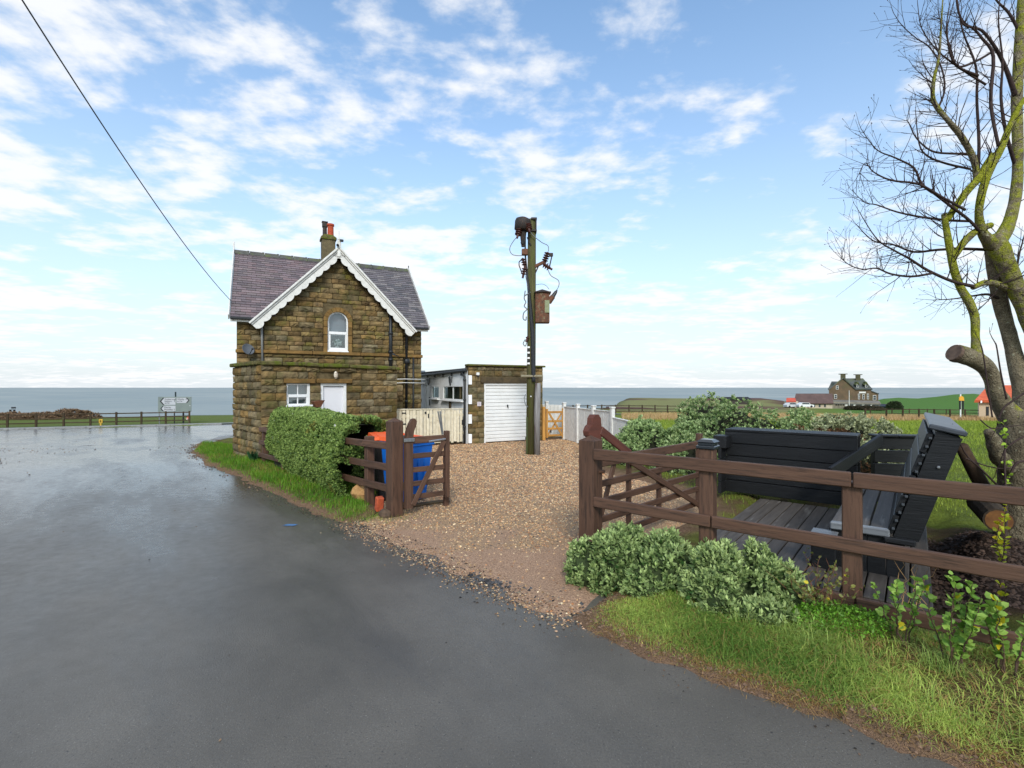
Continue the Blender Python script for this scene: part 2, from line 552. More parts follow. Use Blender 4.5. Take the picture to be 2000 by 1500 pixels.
EDGE = [gxy(*p) for p in ((1930, 1520), (1850, 1495), (1640, 1432), (1400, 1342), (1250, 1272), (1100, 1205), (1000, 1163), (900, 1119),
                          (800, 1075), (700, 1031), (600, 998), (500, 953), (400, 906), (372, 882), (384, 867), (420, 857), (456, 852))]
SIDE = [(2.6, 1.4), (3.2, -6)] [::-1] + EDGE[1:] + [(-11.5, 24.5), (-4, 30), (-30, 28), (-40, 16), (-20, 16.0), (-14.6, 13.7), (-12.55, 11.75), (-10.2, 8.6), (-6.4, 4), (-5, -6)]
DRIVE = [gxy(675, 1026), gxy(800, 1082), gxy(900, 1127), gxy(1000, 1171), gxy(1105, 1213), (.66, 4.0), (.84, 4.65), (1.05, 5.3),
         (2.9, 7.2), (2.95, 8.6), (2.1, 10.6), (1.9, 13.2), (2.3, 16.6), (2.2, 18.0), (1.1, 17.6), (-1.4, 16.3), (-3.3, 15.3), (-3.5, 13.2), (-2.0, 9.0), (-2.2, 7.75), (-2.05, 7.0)]

def sd_road(x, y):
    t = tdist(x, y)
    return np.maximum(psd(SIDE, x, y), np.minimum(np.minimum(t - MR0, MR1 - t), 2.0 - np.asarray(x, float)))

def grow(a, b, fine, lo, hi, rate=1.09):
    xs = list(np.arange(a, b, fine)); st = fine
    x = xs[-1]
    while x < hi:
        st = min(st * rate, 9.0); x += st; xs.append(x)
    st = fine; x = xs[0]; pre = []
    while x > lo:
        st = min(st * rate, 9.0); x -= st; pre.append(x)
    return np.array(pre[::-1] + xs)

XS = grow(-11.5, 7.5, .10, -420, 520)
YS = grow(1.6, 19.5, .10, -30, 640)
GX, GY = np.meshgrid(XS, YS)
GZ0 = T(GX, GY)
P2 = np.stack([GX, GY], -1)
SDR = sd_road(GX, GY) + (fbm(P2, 2.3) - .5) * .28 * (GY < 25)
SDD = psd(DRIVE, GX, GY) + (fbm(P2 + 40, 2.0) - .5) * .45
rough_n = (fbm(P2, 5.0) - .5) * .05 * (GY < 22)
near = (GY < 24)
# verge: rises through the road sheet, sinks below it inside
inside = np.maximum(SDR, SDD)
GZ = GZ0 + np.where(near, .055, .03) + rough_n - (.055 + .05) * sstep(-.18, .10, inside)
GZ = np.where(inside > .10, GZ0 - .06, GZ)
bank = .07 * sstep(.15, .9, -inside) * (GX > 0) * (GY < 8) * near
mound = (.16 + .12 * fbm(P2, 3.0)) * np.exp(-(((GX - 4.6) / 1.0) ** 2 + ((GY - 4.9) / .9) ** 2))
GZ = GZ + bank + mound * (inside < -.1)
_ex = (GX - 2.05) * .771 + (GY - 5.35) * -.637; _ey = (GX - 2.05) * .637 + (GY - 5.35) * .771
deckm = sstep(-.25, .1, np.minimum(np.minimum(_ex + .05, 2.1 - _ex), np.minimum(_ey + .75, 3.4 - _ey)))
GZ = GZ * (1 - deckm) + (GZ0 - .01) * deckm
# far kerb, footway and field beyond the main road
tt = tdist(GX, GY)
GZ = np.where(tt > MR1 + .15, GZ0 + .08, GZ)
# cliff edge
kk = GX / np.maximum(GY, 1)
edge_t = 76 + 4 * (vnoise(P2, .06) - .5) + 130 * sstep(.17, .27, kk) + 260 * sstep(.45, .8, kk)
edge_t = edge_t + 20 * sstep(-.95, -1.0, kk)
GZ = GZ - 42 * sstep(0, 9, tt - edge_t)
# ground colours are the real colours of soil, turf, straw and heath
n_a = fbm(P2, .9); n_b = fbm(P2 + 9, 3.5)
def lerp(a, b, f): return a + (np.asarray(b) - a) * f[..., None]
soil = np.array(srgb(112, 88, 68)); turf = np.array(srgb(108, 122, 50)); dry = np.array(srgb(150, 124, 80)); mud = np.array(srgb(142, 114, 92))
gc = np.zeros(GX.shape + (3,)) + turf
gc = lerp(gc, np.array(srgb(122, 134, 46)), sstep(.35, .65, n_a) * .8)
nearv = sstep(26, 20, GY) * (GX < 5.5)
gc = lerp(gc, soil, nearv * (.25 + .6 * sstep(.42, .62, n_b)))
gc = lerp(gc, mud, sstep(-.45, -.05, inside) * near)
dsoil = sstep(1.5, .9, np.hypot((GX - 4.55) / 1.05, (GY - 4.7) / 1.2))
gc = lerp(gc, np.array(srgb(52, 40, 33)), dsoil)
# far field tones
dryf = sstep(0, 1, np.minimum((GY - 30) / 4, (47 - GY * 1.0) / 4)) * (GX > 6) * (tt < MR0)
gc = lerp(gc, dry, np.clip(dryf, 0, 1) * sstep(.3, .5, n_b + .15))
farf = sstep(60, 90, GY)
gc = lerp(gc, np.array(srgb(84, 122, 52)), farf * sstep(.62, .72, kk))
heath = farf * sstep(.15, .2, kk) * (1 - sstep(.55, .65, kk))
gc = lerp(gc, np.array(srgb(132, 132, 84)), heath)
gc = lerp(gc, np.array(srgb(98, 68, 62)), heath * sstep(.48, .58, fbm(P2, .05)))
leftf = (tt > MR1 + 1) * (kk < .15)
gc = lerp(gc, np.array(srgb(98, 112, 56)), leftf * .8)
gc = lerp(gc, np.array(srgb(104, 82, 62)), sstep(0, 3, tt - edge_t))
nx, ny = len(XS), len(YS)
def gridmesh(name, Z, mask, mat, colr=None):
    """mask: cells kept"""
    idx = np.arange(nx * ny).reshape(ny, nx)
    q = np.stack([idx[:-1, :-1], idx[:-1, 1:], idx[1:, 1:], idx[1:, :-1]], -1)[mask]
    used, inv = np.unique(q, return_inverse=True)
    V = np.stack([GX.ravel(), GY.ravel(), Z.ravel()], -1)[used]
    return npmesh(name, V, inv.reshape(-1, 4), mat, None if colr is None else colr.reshape(-1, 3)[used], True)

ground_m = MAT('ground_soil_and_turf', (1, 1, 1), (.72, .70, .66), 7, .95, attr=True, bsc=26, bst=.9, bd=.03, bsc2=120, spec=.12)
cell = np.ones((ny - 1, nx - 1), bool)
ground = struct('ground', gridmesh('ground', GZ, cell, ground_m, gc))

# wet tarmac
road_m = MAT('wet_tarmac', srgb(72, 71, 71), srgb(60, 59, 59), 1.1, .3, spec=.5)
def road_nodes(m):
    N, L = m.node_tree.nodes, m.node_tree.links
    N.clear()
    o = N.new('ShaderNodeOutputMaterial'); bs = N.new('ShaderNodeBsdfPrincipled'); L.new(bs.outputs[0], o.inputs[0])
    P = N.new('ShaderNodeNewGeometry').outputs['Position']
    def noise(s, d=4, r=.55, st=None, off=0):
        mpn = N.new('ShaderNodeMapping'); L.new(P, mpn.inputs[0])
        mpn.inputs['Scale'].default_value = st or (1, 1, 1); mpn.inputs['Location'].default_value = (off, off, 0)
        mpn.inputs['Rotation'].default_value = (0, 0, 0.70 if st else 0)
        n = N.new('ShaderNodeTexNoise'); n.inputs['Scale'].default_value = s; n.inputs['Detail'].default_value = d
        n.inputs['Roughness'].default_value = r; L.new(mpn.outputs[0], n.inputs['Vector']); return n.outputs['Fac']
    def rng(f, a, b, c=0., d=1.):
        x = N.new('ShaderNodeMapRange'); x.inputs[1].default_value = a; x.inputs[2].default_value = b
        x.inputs[3].default_value = c; x.inputs[4].default_value = d; L.new(f, x.inputs[0]); return x.outputs[0]
    def mix(f, a, b):
        x = N.new('ShaderNodeMix'); x.data_type = 'RGBA'
        for i, q in ((0, f), (6, a), (7, b)):
            if isinstance(q, tuple): x.inputs[i].default_value = (*q, 1)
            else: L.new(q, x.inputs[i])
        return x.outputs[2]
    def lane(s, d, r, st):
        m1 = N.new('ShaderNodeMapping'); m1.inputs['Rotation'].default_value = (0, 0, -.66); L.new(P, m1.inputs[0])
        m2 = N.new('ShaderNodeMapping'); m2.inputs['Scale'].default_value = st; L.new(m1.outputs[0], m2.inputs[0])
        n = N.new('ShaderNodeTexNoise'); n.inputs['Scale'].default_value = s; n.inputs['Detail'].default_value = d
        n.inputs['Roughness'].default_value = r; L.new(m2.outputs[0], n.inputs['Vector']); return n.outputs['Fac']
    sepn = N.new('ShaderNodeSeparateXYZ'); L.new(P, sepn.inputs[0])
    far = rng(sepn.outputs[1], 2.5, 11.0, -.16, .17)               # the lane drains towards the junction and stays wetter there
    wn0 = N.new('ShaderNodeMath'); wn0.operation = 'ADD'; L.new(lane(.55, 6, .62, (1.5, .38, 1)), wn0.inputs[0]); L.new(far, wn0.inputs[1])
    wet = rng(wn0.outputs[0], .34, .68)
    agg = noise(85, 3, .75)
    agg2 = noise(240, 2, .6)
    fleck = rng(noise(150, 2, .5), .68, .76)
    pit = rng(noise(60, 2, .5, None, 5), .66, .74)
    dry = mix(rng(agg, .25, .75), srgb(56, 53, 49), srgb(130, 123, 112))
    dry = mix(rng(agg2, .3, .7), dry, srgb(98, 92, 84))
    dry = mix(rng(noise(.8, 5), .38, .7), dry, srgb(80, 75, 68))
    wetc = mix(rng(agg, .25, .75), srgb(36, 34, 32), srgb(74, 70, 64))
    base = mix(wet, dry, wetc)
    base = mix(pit, base, srgb(48, 46, 45))
    base = mix(fleck, base, srgb(186, 182, 174))
    L.new(base, bs.inputs['Base Color'])
    rr = N.new('ShaderNodeMath'); rr.operation = 'ADD'
    L.new(rng(wet, 0, 1, .42, .15), rr.inputs[0]); L.new(rng(noise(9, 4), .3, .7, -.03, .08), rr.inputs[1])
    L.new(rr.outputs[0], bs.inputs['Roughness'])
    bs.inputs['Specular IOR Level'].default_value = .5
    bp = N.new('ShaderNodeBump'); bp.inputs['Distance'].default_value = .005
    L.new(rng(wet, 0, 1, .8, .22), bp.inputs['Strength']); L.new(agg, bp.inputs['Height'])
    L.new(bp.outputs[0], bs.inputs['Normal'])
road_nodes(road_m)
sdc = inside[:-1, :-1]
rmask = (SDR[:-1, :-1] > -1.2) & (np.abs(GX[:-1, :-1]) < 160) & (GY[:-1, :-1] < 120)
road = struct('road', gridmesh('road', GZ0, rmask, road_m))

# gravel drive, muddy where it meets the road
DZ = GZ0 - .05 + .075 * sstep(-.25, .25, SDD) + (fbm(P2, 1.3) - .5) * .05
dmask = (SDD[:-1, :-1] > -.5)
mudf = sstep(-.12, .42, np.clip(GX * .64 + GY * .77 - 3.75, -9, 9) - .12 - .55 * np.exp(-((GX - .15) / .75) ** 2) + (fbm(P2, 1.6) - .5) * 1.5)
dc = lerp(np.zeros(GX.shape + (3,)) + np.array(srgb(190, 154, 126)), np.array(srgb(186, 154, 120)), mudf)
drive_m = MAT('gravel_bed', (1, 1, 1), (.5, .48, .46), 60, .85, attr=True, bsc=70, bst=1.0, bd=.02, detail=2, spec=.25)
driveway = struct('driveway', gridmesh('driveway', DZ, dmask, drive_m, dc))

def bilerp(Z, x, y):
    i = np.clip(np.searchsorted(XS, x) - 1, 0, nx - 2); j = np.clip(np.searchsorted(YS, y) - 1, 0, ny - 2)
    fx = (x - XS[i]) / (XS[i + 1] - XS[i]); fy = (y - YS[j]) / (YS[j + 1] - YS[j])
    return (Z[j, i] * (1 - fx) + Z[j, i + 1] * fx) * (1 - fy) + (Z[j + 1, i] * (1 - fx) + Z[j + 1, i + 1] * fx) * fy

def gz(x, y): return float(bilerp(GZ, np.array([x]), np.array([y]))[0])

OCT = np.array([(1, 0, 0), (0, 1, 0), (-1, 0, 0), (0, -1, 0), (0, 0, 1)], float)
OCF = np.array([(0, 1, 4), (1, 2, 4), (2, 3, 4), (3, 0, 4)])
def pebbles(name, x, y, z, s, colr, mat):
    n = len(x)
    a = RG.uniform(0, 6.28, n)
    V = OCT[None] * (s[:, None, None] * RG.uniform(.6, 1.25, (n, 5, 1))) * np.array([1, .75, .55])
    V = V + RG.normal(0, .12, V.shape) * s[:, None, None]
    c, sn = np.cos(a)[:, None], np.sin(a)[:, None]
    X = V[..., 0] * c - V[..., 1] * sn + x[:, None]; Y = V[..., 0] * sn + V[..., 1] * c + y[:, None]
    Z = V[..., 2] + z[:, None]
    F = (np.arange(n)[:, None, None] * 5 + OCF[None]).reshape(-1, 3)
    return npmesh(name, np.stack([X, Y, Z], -1).reshape(-1, 3), F, mat, np.repeat(colr, 5, 0))

peb_m = MAT('pebble', (1, 1, 1), None, 5, .7, attr=True, spec=.3)
def scatter(n, box, fn):
    x = RG.uniform(box[0], box[1], n); y = RG.uniform(box[2], box[3], n)
    k = fn(x, y); m = RG.random(n) < k
    return x[m], y[m]
PAL = np.array([srgb(204, 170, 126), srgb(184, 148, 106), srgb(164, 138, 112), srgb(138, 124, 110), srgb(216, 194, 158), srgb(168, 120, 82), srgb(104, 94, 86), srgb(194, 156, 124)])
def drive_density(x, y):
    s = psd(DRIVE, x, y) + (vnoise(np.stack([x, y], -1), 1.7) - .5) * .5
    f = bilerp(mudf, x, y)
    return sstep(-.05, .25, s) * (.10 + .90 * f) * np.clip(9.5 / np.maximum(y, 4), .45, 1)
px_, py_ = scatter(150000, (-4.5, 3.6, 3.9, 18.2), drive_density)
pz_ = bilerp(DZ, px_, py_)
ps_ = RG.uniform(.009, .023, len(px_)) * np.clip(py_ / 8, .85, 1.5)
pc_ = PAL[RG.integers(0, len(PAL), len(px_))] * RG.uniform(.55, 1.5, (len(px_), 1)) * np.array([1.04, .96, .88])
struct('gravel', pebbles('gravel', px_, py_, pz_, ps_, pc_, peb_m), 'stuff', 'brown and buff gravel covering the driveway')

# grit and leaf litter along the edges of the lane
def litter_density(x, y):
    s = sd_road(x, y)
    return np.exp(-((s - .03) / .10) ** 2) * .9 * (vnoise(np.stack([x, y], -1), 1.3) > .35) + .002 * (s > 0) + .05 * np.exp(-((y - 16.5 - .18 * (x + 14)) / 1.3) ** 2) * (x < -10) * (s > 0) * (vnoise(np.stack([x, y], -1), .7) > .4)
lx, ly = scatter(150000, (-22, 3, 2.0, 24), litter_density)
lz = T(lx, ly) + .004
lsz = RG.uniform(.006, .018, len(lx)) * np.clip(ly / 7, .6, 1.6)
LP = np.array([srgb(70, 58, 48), srgb(110, 88, 70), srgb(140, 116, 92), srgb(46, 42, 40), srgb(128, 96, 74)])
struct('road_litter', pebbles('road_litter', lx, ly, lz, lsz, LP[RG.integers(0, 5, len(lx))] * RG.uniform(.6, 1.1, (len(lx), 1)), peb_m), 'stuff', 'grit and dead leaves along the lane edges')

def spill_density(x, y):
    d1 = psd(DRIVE, x, y); r1 = sd_road(x, y)
    return np.exp(-(np.clip(-d1, 0, 9) / .16) ** 2) * (d1 < .12) * (r1 > -.25) * .5 + .9 * (np.abs(r1 - .0) < .22) * (d1 > -.1) * .35
gx_, gy_ = scatter(60000, (-3.4, 1.2, 3.6, 7.6), spill_density)
struct('spilled_gravel', pebbles('spilled_gravel', gx_, gy_, np.maximum(T(gx_, gy_), bilerp(DZ, gx_, gy_)) + .003, RG.uniform(.004, .016, len(gx_)), np.concatenate([PAL, LP])[RG.integers(0, len(PAL) + 5, len(gx_))] * RG.uniform(.5, 1.3, (len(gx_), 1)), peb_m), 'stuff', 'loose gravel and grit spilled where the drive meets the lane')
_t = RG.normal(0, 1, (90, 2)); g0 = G(985, 1143)
hx0 = g0.x + _t[:, 0] * .26; hy0 = g0.y - _t[:, 0] * .19 + _t[:, 1] * .05
struct('broken_tarmac', pebbles('broken_tarmac', hx0, hy0, T(hx0, hy0) + .005, RG.uniform(.012, .045, 90), np.array(srgb(78, 76, 76))[None] * RG.uniform(.4, 1.3, (90, 1)), peb_m), 'stuff', 'broken tarmac lumps along the drive edge')

# kerb stones and footway on the far side of the main road
concrete_m = MAT('concrete', srgb(150, 150, 148), srgb(122, 122, 120), 6, .7, bsc=40, bst=.3)
def along(t, s, z=0.0):
    x = RDX * s - RDY * t; y = RDY * s + RDX * t
    return Vector((x, y, float(T(x, y)) + z))
pav = MB()
ss = np.arange(-75, 70, 2.5)
for a, b in zip(ss[:-1], ss[1:]):
    pav.quad(along(MR1 + .12, a, .10), along(MR1 + .12, b, .10), along(MR1 + 1.3, b, .11), along(MR1 + 1.3, a, .11))
struct('pavement', mkmesh('pavement', pav, concrete_m))
kerb = thing('kerb', 'long pale concrete kerb along the far side of the coast road', 'kerb', along(MR1, -14))
for i, a in enumerate(np.arange(-46, -8, .92)):
    beam(kerb, 'kerb_stone', along(MR1 + .06, a, .04), along(MR1 + .06, a + .905, .04), .13, .16, concrete_m, I4, .015)
# footway tip by the corner of the lane
fw = MB()
pa = [G(398, 866), G(425, 856), G(462, 850)]; pb = [G(404, 871), G(432, 861), G(466, 856)]
for i in range(2):
    fw.quad(*[Vector((p.x, p.y, p.z + .06)) for p in (pb[i], pb[i + 1], pa[i + 1], pa[i])])
struct('footway', mkmesh('footway', fw, concrete_m))
# worn white road paint on the main road
pm = MB()
paint_m = MAT('worn_road_paint', srgb(215, 215, 212), srgb(150, 150, 150), 8, .6)
for (u, v, l) in ((70, 845, 3.0), (265, 835, 1.4), (170, 870, .5)):
    g = G(u, v)
    d = Vector((RDX, RDY, 0)); n = Vector((-RDY, RDX, 0)) * .09
    q = [g - d * l / 2 - n, g + d * l / 2 - n, g + d * l / 2 + n, g - d * l / 2 + n]
    pm.quad(*[Vector((p.x, p.y, float(T(p.x, p.y)) + .012)) for p in q])
struct('road_markings', mkmesh('road_markings', pm, paint_m))
bp_ = MB(); g = G(566, 1026)
bp_.quad(*[g + Vector((dx, dy, .006)) for dx, dy in ((-.09, -.03), (.07, -.05), (.1, .03), (-.05, .05))])
struct('blue_paint_mark', mkmesh('blue_paint_mark', bp_, MAT('blue_paint', srgb(70, 130, 190), srgb(80, 90, 100), 30, .6)))

sea_m = MAT('sea_water', srgb(146, 154, 152), srgb(132, 144, 146), .004, .7, srgb(164, 168, 164), .0016, (.45, .7), bsc=.35, bst=.6, bd=.6, bsc2=.06, spec=.06)
sv = [(-150000, 40, -25), (150000, 40, -25), (150000, 150000, -25), (-150000, 150000, -25)]
m = MB(); m.add(sv, [(0, 1, 2, 3)])
struct('sea', mkmesh('sea', m, sea_m))
# ------------------------------------------------------------------ stone walls
def clip_poly(poly, lim):
    """clip a polygon in (x, z) by half planes a*x + b*z <= c"""
    for a, b, c in lim:
        out = []
        for i in range(len(poly)):
            p, q = poly[i], poly[(i + 1) % len(poly)]
            dp, dq = a * p[0] + b * p[1] - c, a * q[0] + b * q[1] - c
            if dp <= 0: out.append(p)
            if dp * dq < 0:
                f = dp / (dp - dq); out.append((p[0] + (q[0] - p[0]) * f, p[1] + (q[1] - p[1]) * f))
        poly = out
        if len(poly) < 3: return []
    return poly

def holewall(x0, x1, z0, z1, holes, y=.02, reveal=.16, lim=()):
    m = MB()
    xs = sorted({x0, x1, *[h[0] for h in holes], *[h[1] for h in holes]})
    zs = sorted({z0, z1, *[h[2] for h in holes], *[h[3] for h in holes]})
    for a, b in zip(xs[:-1], xs[1:]):
        for c, d in zip(zs[:-1], zs[1:]):
            cx, cz = (a + b) / 2, (c + d) / 2
            if any(h[0] < cx < h[1] and h[2] < cz < h[3] for h in holes): continue
            p = clip_poly([(a, c), (b, c), (b, d), (a, d)], lim)
            if p: m.add([(q[0], y, q[1]) for q in p], [tuple(range(len(p)))])
    for h in holes:
        a, b, c, d = h
        for p, q in (((a, c), (b, c)), ((b, c), (b, d)), ((b, d), (a, d)), ((a, d), (a, c))):
            m.quad((p[0], y, p[1]), (q[0], y, q[1]), (q[0], y + reveal, q[1]), (p[0], y + reveal, p[1]))
    return m

def stone_face(acc, FM, x0, x1, z0, z1, hrow, lens, holes=(), span=None, depth=.055, gap=.014):
    z = z0
    while z < z1 - .05:
        h = hrow * RD.uniform(.82, 1.2)
        if z + h > z1 - .06: h = z1 - z
        iv = [(x0, x1)]
        if span:
            s = span(z + h * .75)
            iv = [(max(x0, s[0]), min(x1, s[1]))] if s else []
        for o in holes:
            if o[3] > z + .02 and o[2] < z + h - .02:
                nv = []
                for a, b in iv:
                    if o[0] > a: nv.append((a, min(b, o[0])))
                    if o[1] < b: nv.append((max(a, o[1]), b))
                iv = nv
        for a, b in iv:
            x = a
            while b - x > .05:
                w = RD.uniform(*lens)
                if b - x - w < lens[0] * .55: w = b - x
                w = min(w, b - x)
                acc.append((FM @ TR(x + w / 2, .02, z + h / 2), w - gap, depth * RD.uniform(.7, 1.3), h - gap))
                x += w
        z += h

STONEV = []
def stone_variants():
    for q in range(7):
        r = random.Random(50 + q)
        nx_, nz_ = 4, 3
        vs, fs = [], []
        for j in range(nz_ + 1):
            for i in range(nx_ + 1):
                x, z = i / nx_ - .5, j / nz_ - .5
                e = (i in (0, nx_)) + (j in (0, nz_))
                y = -(.62 if e else r.uniform(.78, 1.12)) + r.uniform(-.12, .12)
                if e == 2: x *= .965; z *= .93
                vs.append((x + (0 if e else r.uniform(-.05, .05)), y, z + (0 if e else r.uniform(-.05, .05))))
        for j in range(nz_):
            for i in range(nx_):
                a = j * (nx_ + 1) + i
                fs.append((a, a + 1, a + nx_ + 2, a + nx_ + 1))
        ring = [i for i in range(nx_ + 1)] + [(j + 1) * (nx_ + 1) - 1 for j in range(1, nz_ + 1)] + \
               [nz_ * (nx_ + 1) + i for i in range(nx_ - 1, -1, -1)] + [j * (nx_ + 1) for j in range(nz_ - 1, 0, -1)]
        b = len(vs)
        for i in ring: vs.append((vs[i][0], .05, vs[i][2]))
        n = len(ring)
        for k in range(n):
            fs.append((ring[(k + 1) % n], ring[k], b + k, b + (k + 1) % n))
        m = MB(); m.add(vs, fs)
        STONEV.append(m)
stone_variants()
STONE_ME = [mkmesh('stone', m, stone_m) for m in STONEV]

def lay_stones(parent, acc, cap):
    def key(a):
        p = a[0].translation
        return -(a[1] * a[3]) / (p.x ** 2 + p.y ** 2)
    acc = sorted(acc, key=key)
    for M, sx, sy, sz in acc[:cap]:
        part(parent, 'stone', RD.choice(STONE_ME), None, M @ Matrix.Diagonal((sx, sy, sz, 1)))
    if len(acc) > cap:
        j = MB(); inv = WM[ROOT[parent]].inverted()
        for M, sx, sy, sz in acc[cap:]:
            v = RD.choice(STONEV); c = RD.uniform(.55, 1.4)
            j.add(v.v, v.f, inv @ M @ Matrix.Diagonal((sx, sy, sz, 1)), (c * RD.uniform(.95, 1.08), c, c * RD.uniform(.85, 1.05)))
        part(parent, 'stone_courses', j, stone_j, kind='stuff')

glass_m = GLASS()

def window(parent, FM, x0, x1, z0, z1, fw, rows, y=.05, sill=True, mat=white_m, back=None, extra=0.0, glass=None):
    """rows: list of (z_low, z_high, [mullion positions], inset) glazed lights"""
    f = MB()
    f.box(((x0 + x1) / 2, y, z1 - fw / 2), (x1 - x0, .07, fw), .006)
    f.box(((x0 + x1) / 2, y, z0 + fw / 2), (x1 - x0, .07, fw), .006)
    f.box((x0 + fw / 2, y, (z0 + z1) / 2), (fw, .068, z1 - z0 - 2 * fw))
    f.box((x1 - fw / 2 - extra / 2, y, (z0 + z1) / 2), (fw + extra, .068, z1 - z0 - 2 * fw))
    w = part(parent, 'window', f, mat, FM)
    last = None
    for zl, zh, muls, ins in rows:
        xs = [x0 + fw + ins] + list(muls) + [x1 - fw - extra - ins]
        for a, b in zip(xs[:-1], xs[1:]):
            g = MB(); g.box(((a + b) / 2, y + .005, (zl + zh) / 2), (b - a, .008, zh - zl))
            part(w, 'pane', g, glass or glass_m, FM)
        for q in muls:
            g = MB(); g.box((q, y - .004, (zl + zh) / 2), (.022, .03, zh - zl))
            part(w, 'glazing_bar', g, mat, FM)
        if ins:
            for a, b in ((x0 + fw, x0 + fw + ins), (x1 - fw - extra - ins, x1 - fw - extra)):
                g = MB(); g.box(((a + b) / 2, y - .003, (zl + zh) / 2), (b - a, .05, zh - zl))
                part(w, 'sash_stile', g, mat, FM)
    for (zl, zh) in zip([r[1] for r in rows[:-1]], [r[0] for r in rows[1:]]):
        g = MB(); g.box(((x0 + x1) / 2, y - .008, (zl + zh) / 2), (x1 - x0 - 2 * fw - extra, .06, zh - zl), .006)
        part(w, 'transom', g, mat, FM)
    if sill:
        g = MB(); g.box(((x0 + x1) / 2, y - .06, z0 - .02), (x1 - x0 + .08, .16, .045), .008)
        part(w, 'sill', g, mat, FM)
    if back:
        g = MB(); g.box(((x0 + x1) / 2, y + .12, (z0 + z1) / 2), (x1 - x0 + .1, .01, z1 - z0 + .1))
        part(w, 'pane_backing', g, back, FM)  # flat sheet closing the view behind the panes; its colour shows through
    return w

# ------------------------------------------------------------------ cottage
cot = thing('cottage', 'stone cottage with steep purple slate roof, scalloped white gable boards and single storey front extension', 'house', (-7.87, 13.9, -.2), 27)
HM = TR(-7.87, 13.9, 0) @ RZ(27)
GXc, HALF, APEX, SLP = 2.725, 2.025, 5.82, 1.02
acc = []
arch = (2.43 + .0, 3.03, 2.97, 4.19)
cm = holewall(.70, 4.75, -.6, 6.0, [arch], y=-.13, reveal=.2, lim=((1, 1 / SLP, GXc + APEX / SLP), (-1, 1 / SLP, -GXc + APEX / SLP)))
cm.quad((.70, -.13, -.6), (.70, .02, -.6), (.70, .02, 3.8), (.70, -.13, 3.8))
cm.quad((4.75, .02, -.6), (4.75, -.13, -.6), (4.75, -.13, 3.8), (4.75, .02, 3.8))
for a, b in ((0, .70), (4.75, 5.41)):
    cm.quad((a, .02, -.6), (b, .02, -.6), (b, .02, 3.9), (a, .02, 3.9))
for x, o in ((0, 1), (5.41, -1)):
    cm.add([(x, .02, -.6), (x, 4.6, -.6), (x, 4.6, 3.88), (x, 2.3, 6.15), (x, .02, 3.88)], [(0, 1, 2, 3, 4)])
cm.quad((0, 4.6, -.6), (5.41, 4.6, -.6), (5.41, 4.6, 3.88), (0, 4.6, 3.88))
wall = part(cot, 'wall', cm, mortar_m, HM)
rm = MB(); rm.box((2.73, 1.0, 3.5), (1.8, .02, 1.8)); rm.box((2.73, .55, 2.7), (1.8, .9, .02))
part(cot, 'dark_room_sheet', rm, dark_m, HM)  # dark sheets stand in for the unlit room behind the arched window

def gspan(z):
    if z < 3.72: return (.70, 4.75)
    h = (APEX - z) / SLP
    return (GXc - h, GXc + h) if h > .06 else None
GF = HM @ TR(0, -.15, 0)
surround = (arch[0] - .13, arch[1] + .13, arch[2] - .10, arch[3] + .16)
stone_face(acc, GF, .70, 4.75, 2.95, 5.80, .148, (.20, .46), [surround], gspan)
stone_face(acc, GF, .70, 4.75, 2.30, 2.84, .15, (.22, .5))
stone_face(acc, GF, 3.9, 4.75, .0, 2.30, .19, (.25, .5))
for a, b in ((0, .70), (4.75, 5.41)):
    stone_face(acc, HM, a, b, 2.95, 3.86, .148, (.2, .42))
    stone_face(acc, HM, a, b, 0 if a else 2.2, 2.84, .165, (.2, .42))
# string course
for a, b, y in ((-.03, .70, -.03), (.68, 2.0, -.18), (2.0, 3.4, -.18), (3.4, 4.78, -.18), (4.75, 5.44, -.03)):
    beam(cot, 'string_course', (a + .004, y, 2.895), (b - .004, y, 2.895), .12, .10, dress_m, HM, .015)

# arched window with dressed surround
for side in (-1, 1):
    xj = (arch[0] - .06) if side < 0 else (arch[1] + .06)
    for (a, b) in ((2.92, 3.22), (3.22, 3.46), (3.46, 3.70), (3.70, 3.89)):
        m = MB(); m.box((xj, -.16, (a + b) / 2), (.118, .10, b - a - .008), .01)
        part(cot, 'jamb_stone', m, dress_m, HM)
ac, ar = (arch[0] + arch[1]) / 2, (arch[1] - arch[0]) / 2
zc = arch[3] - ar
for k in range(9):
    a0, a1 = math.pi * k / 9 + .012, math.pi * (k + 1) / 9 - .012
    po = []
    for a in (a0, (a0 + a1) / 2, a1): po.append((ac + (ar - .005) * math.cos(a), -.205, zc + (ar - .005) * math.sin(a)))
    for a in (a1, (a0 + a1) / 2, a0): po.append((ac + (ar + .125) * math.cos(a), -.205, zc + (ar + .125) * math.sin(a)))
    m = MB(); m.prism(po, (0, .10, 0)); part(cot, 'voussoir', m, dress_m, HM)
# filler between the arch and the squared opening in the wall shell
m = MB()
for s in (-1, 1):
    po = [(ac + s * (ar + .002), -.10, zc)]
    po += [(ac + s * ar * math.cos(a), -.10, zc + ar * math.sin(a)) for a in np.linspace(0, math.pi / 2, 8)]
    po += [(ac, -.10, arch[3] + .02), (ac + s * (ar + .12), -.10, arch[3] + .02), (ac + s * (ar + .12), -.10, zc)]
    m.add(po, [tuple(range(len(po)))])
part(cot, 'spandrel', m, mortar_m, HM)
def arcring(r0, r1, y, th):
    po = [(ac + r0 * math.cos(a), y, zc + r0 * math.sin(a)) for a in np.linspace(0, math.pi, 17)]
    pi_ = [(ac + r1 * math.cos(a), y, zc + r1 * math.sin(a)) for a in np.linspace(0, math.pi, 17)]
    m = MB()
    for i in range(16):
        m.prism([po[i], po[i + 1], pi_[i + 1], pi_[i]], (0, th, 0))
    return m
f = arcring(ar - .002, ar - .045, -.125, .06)
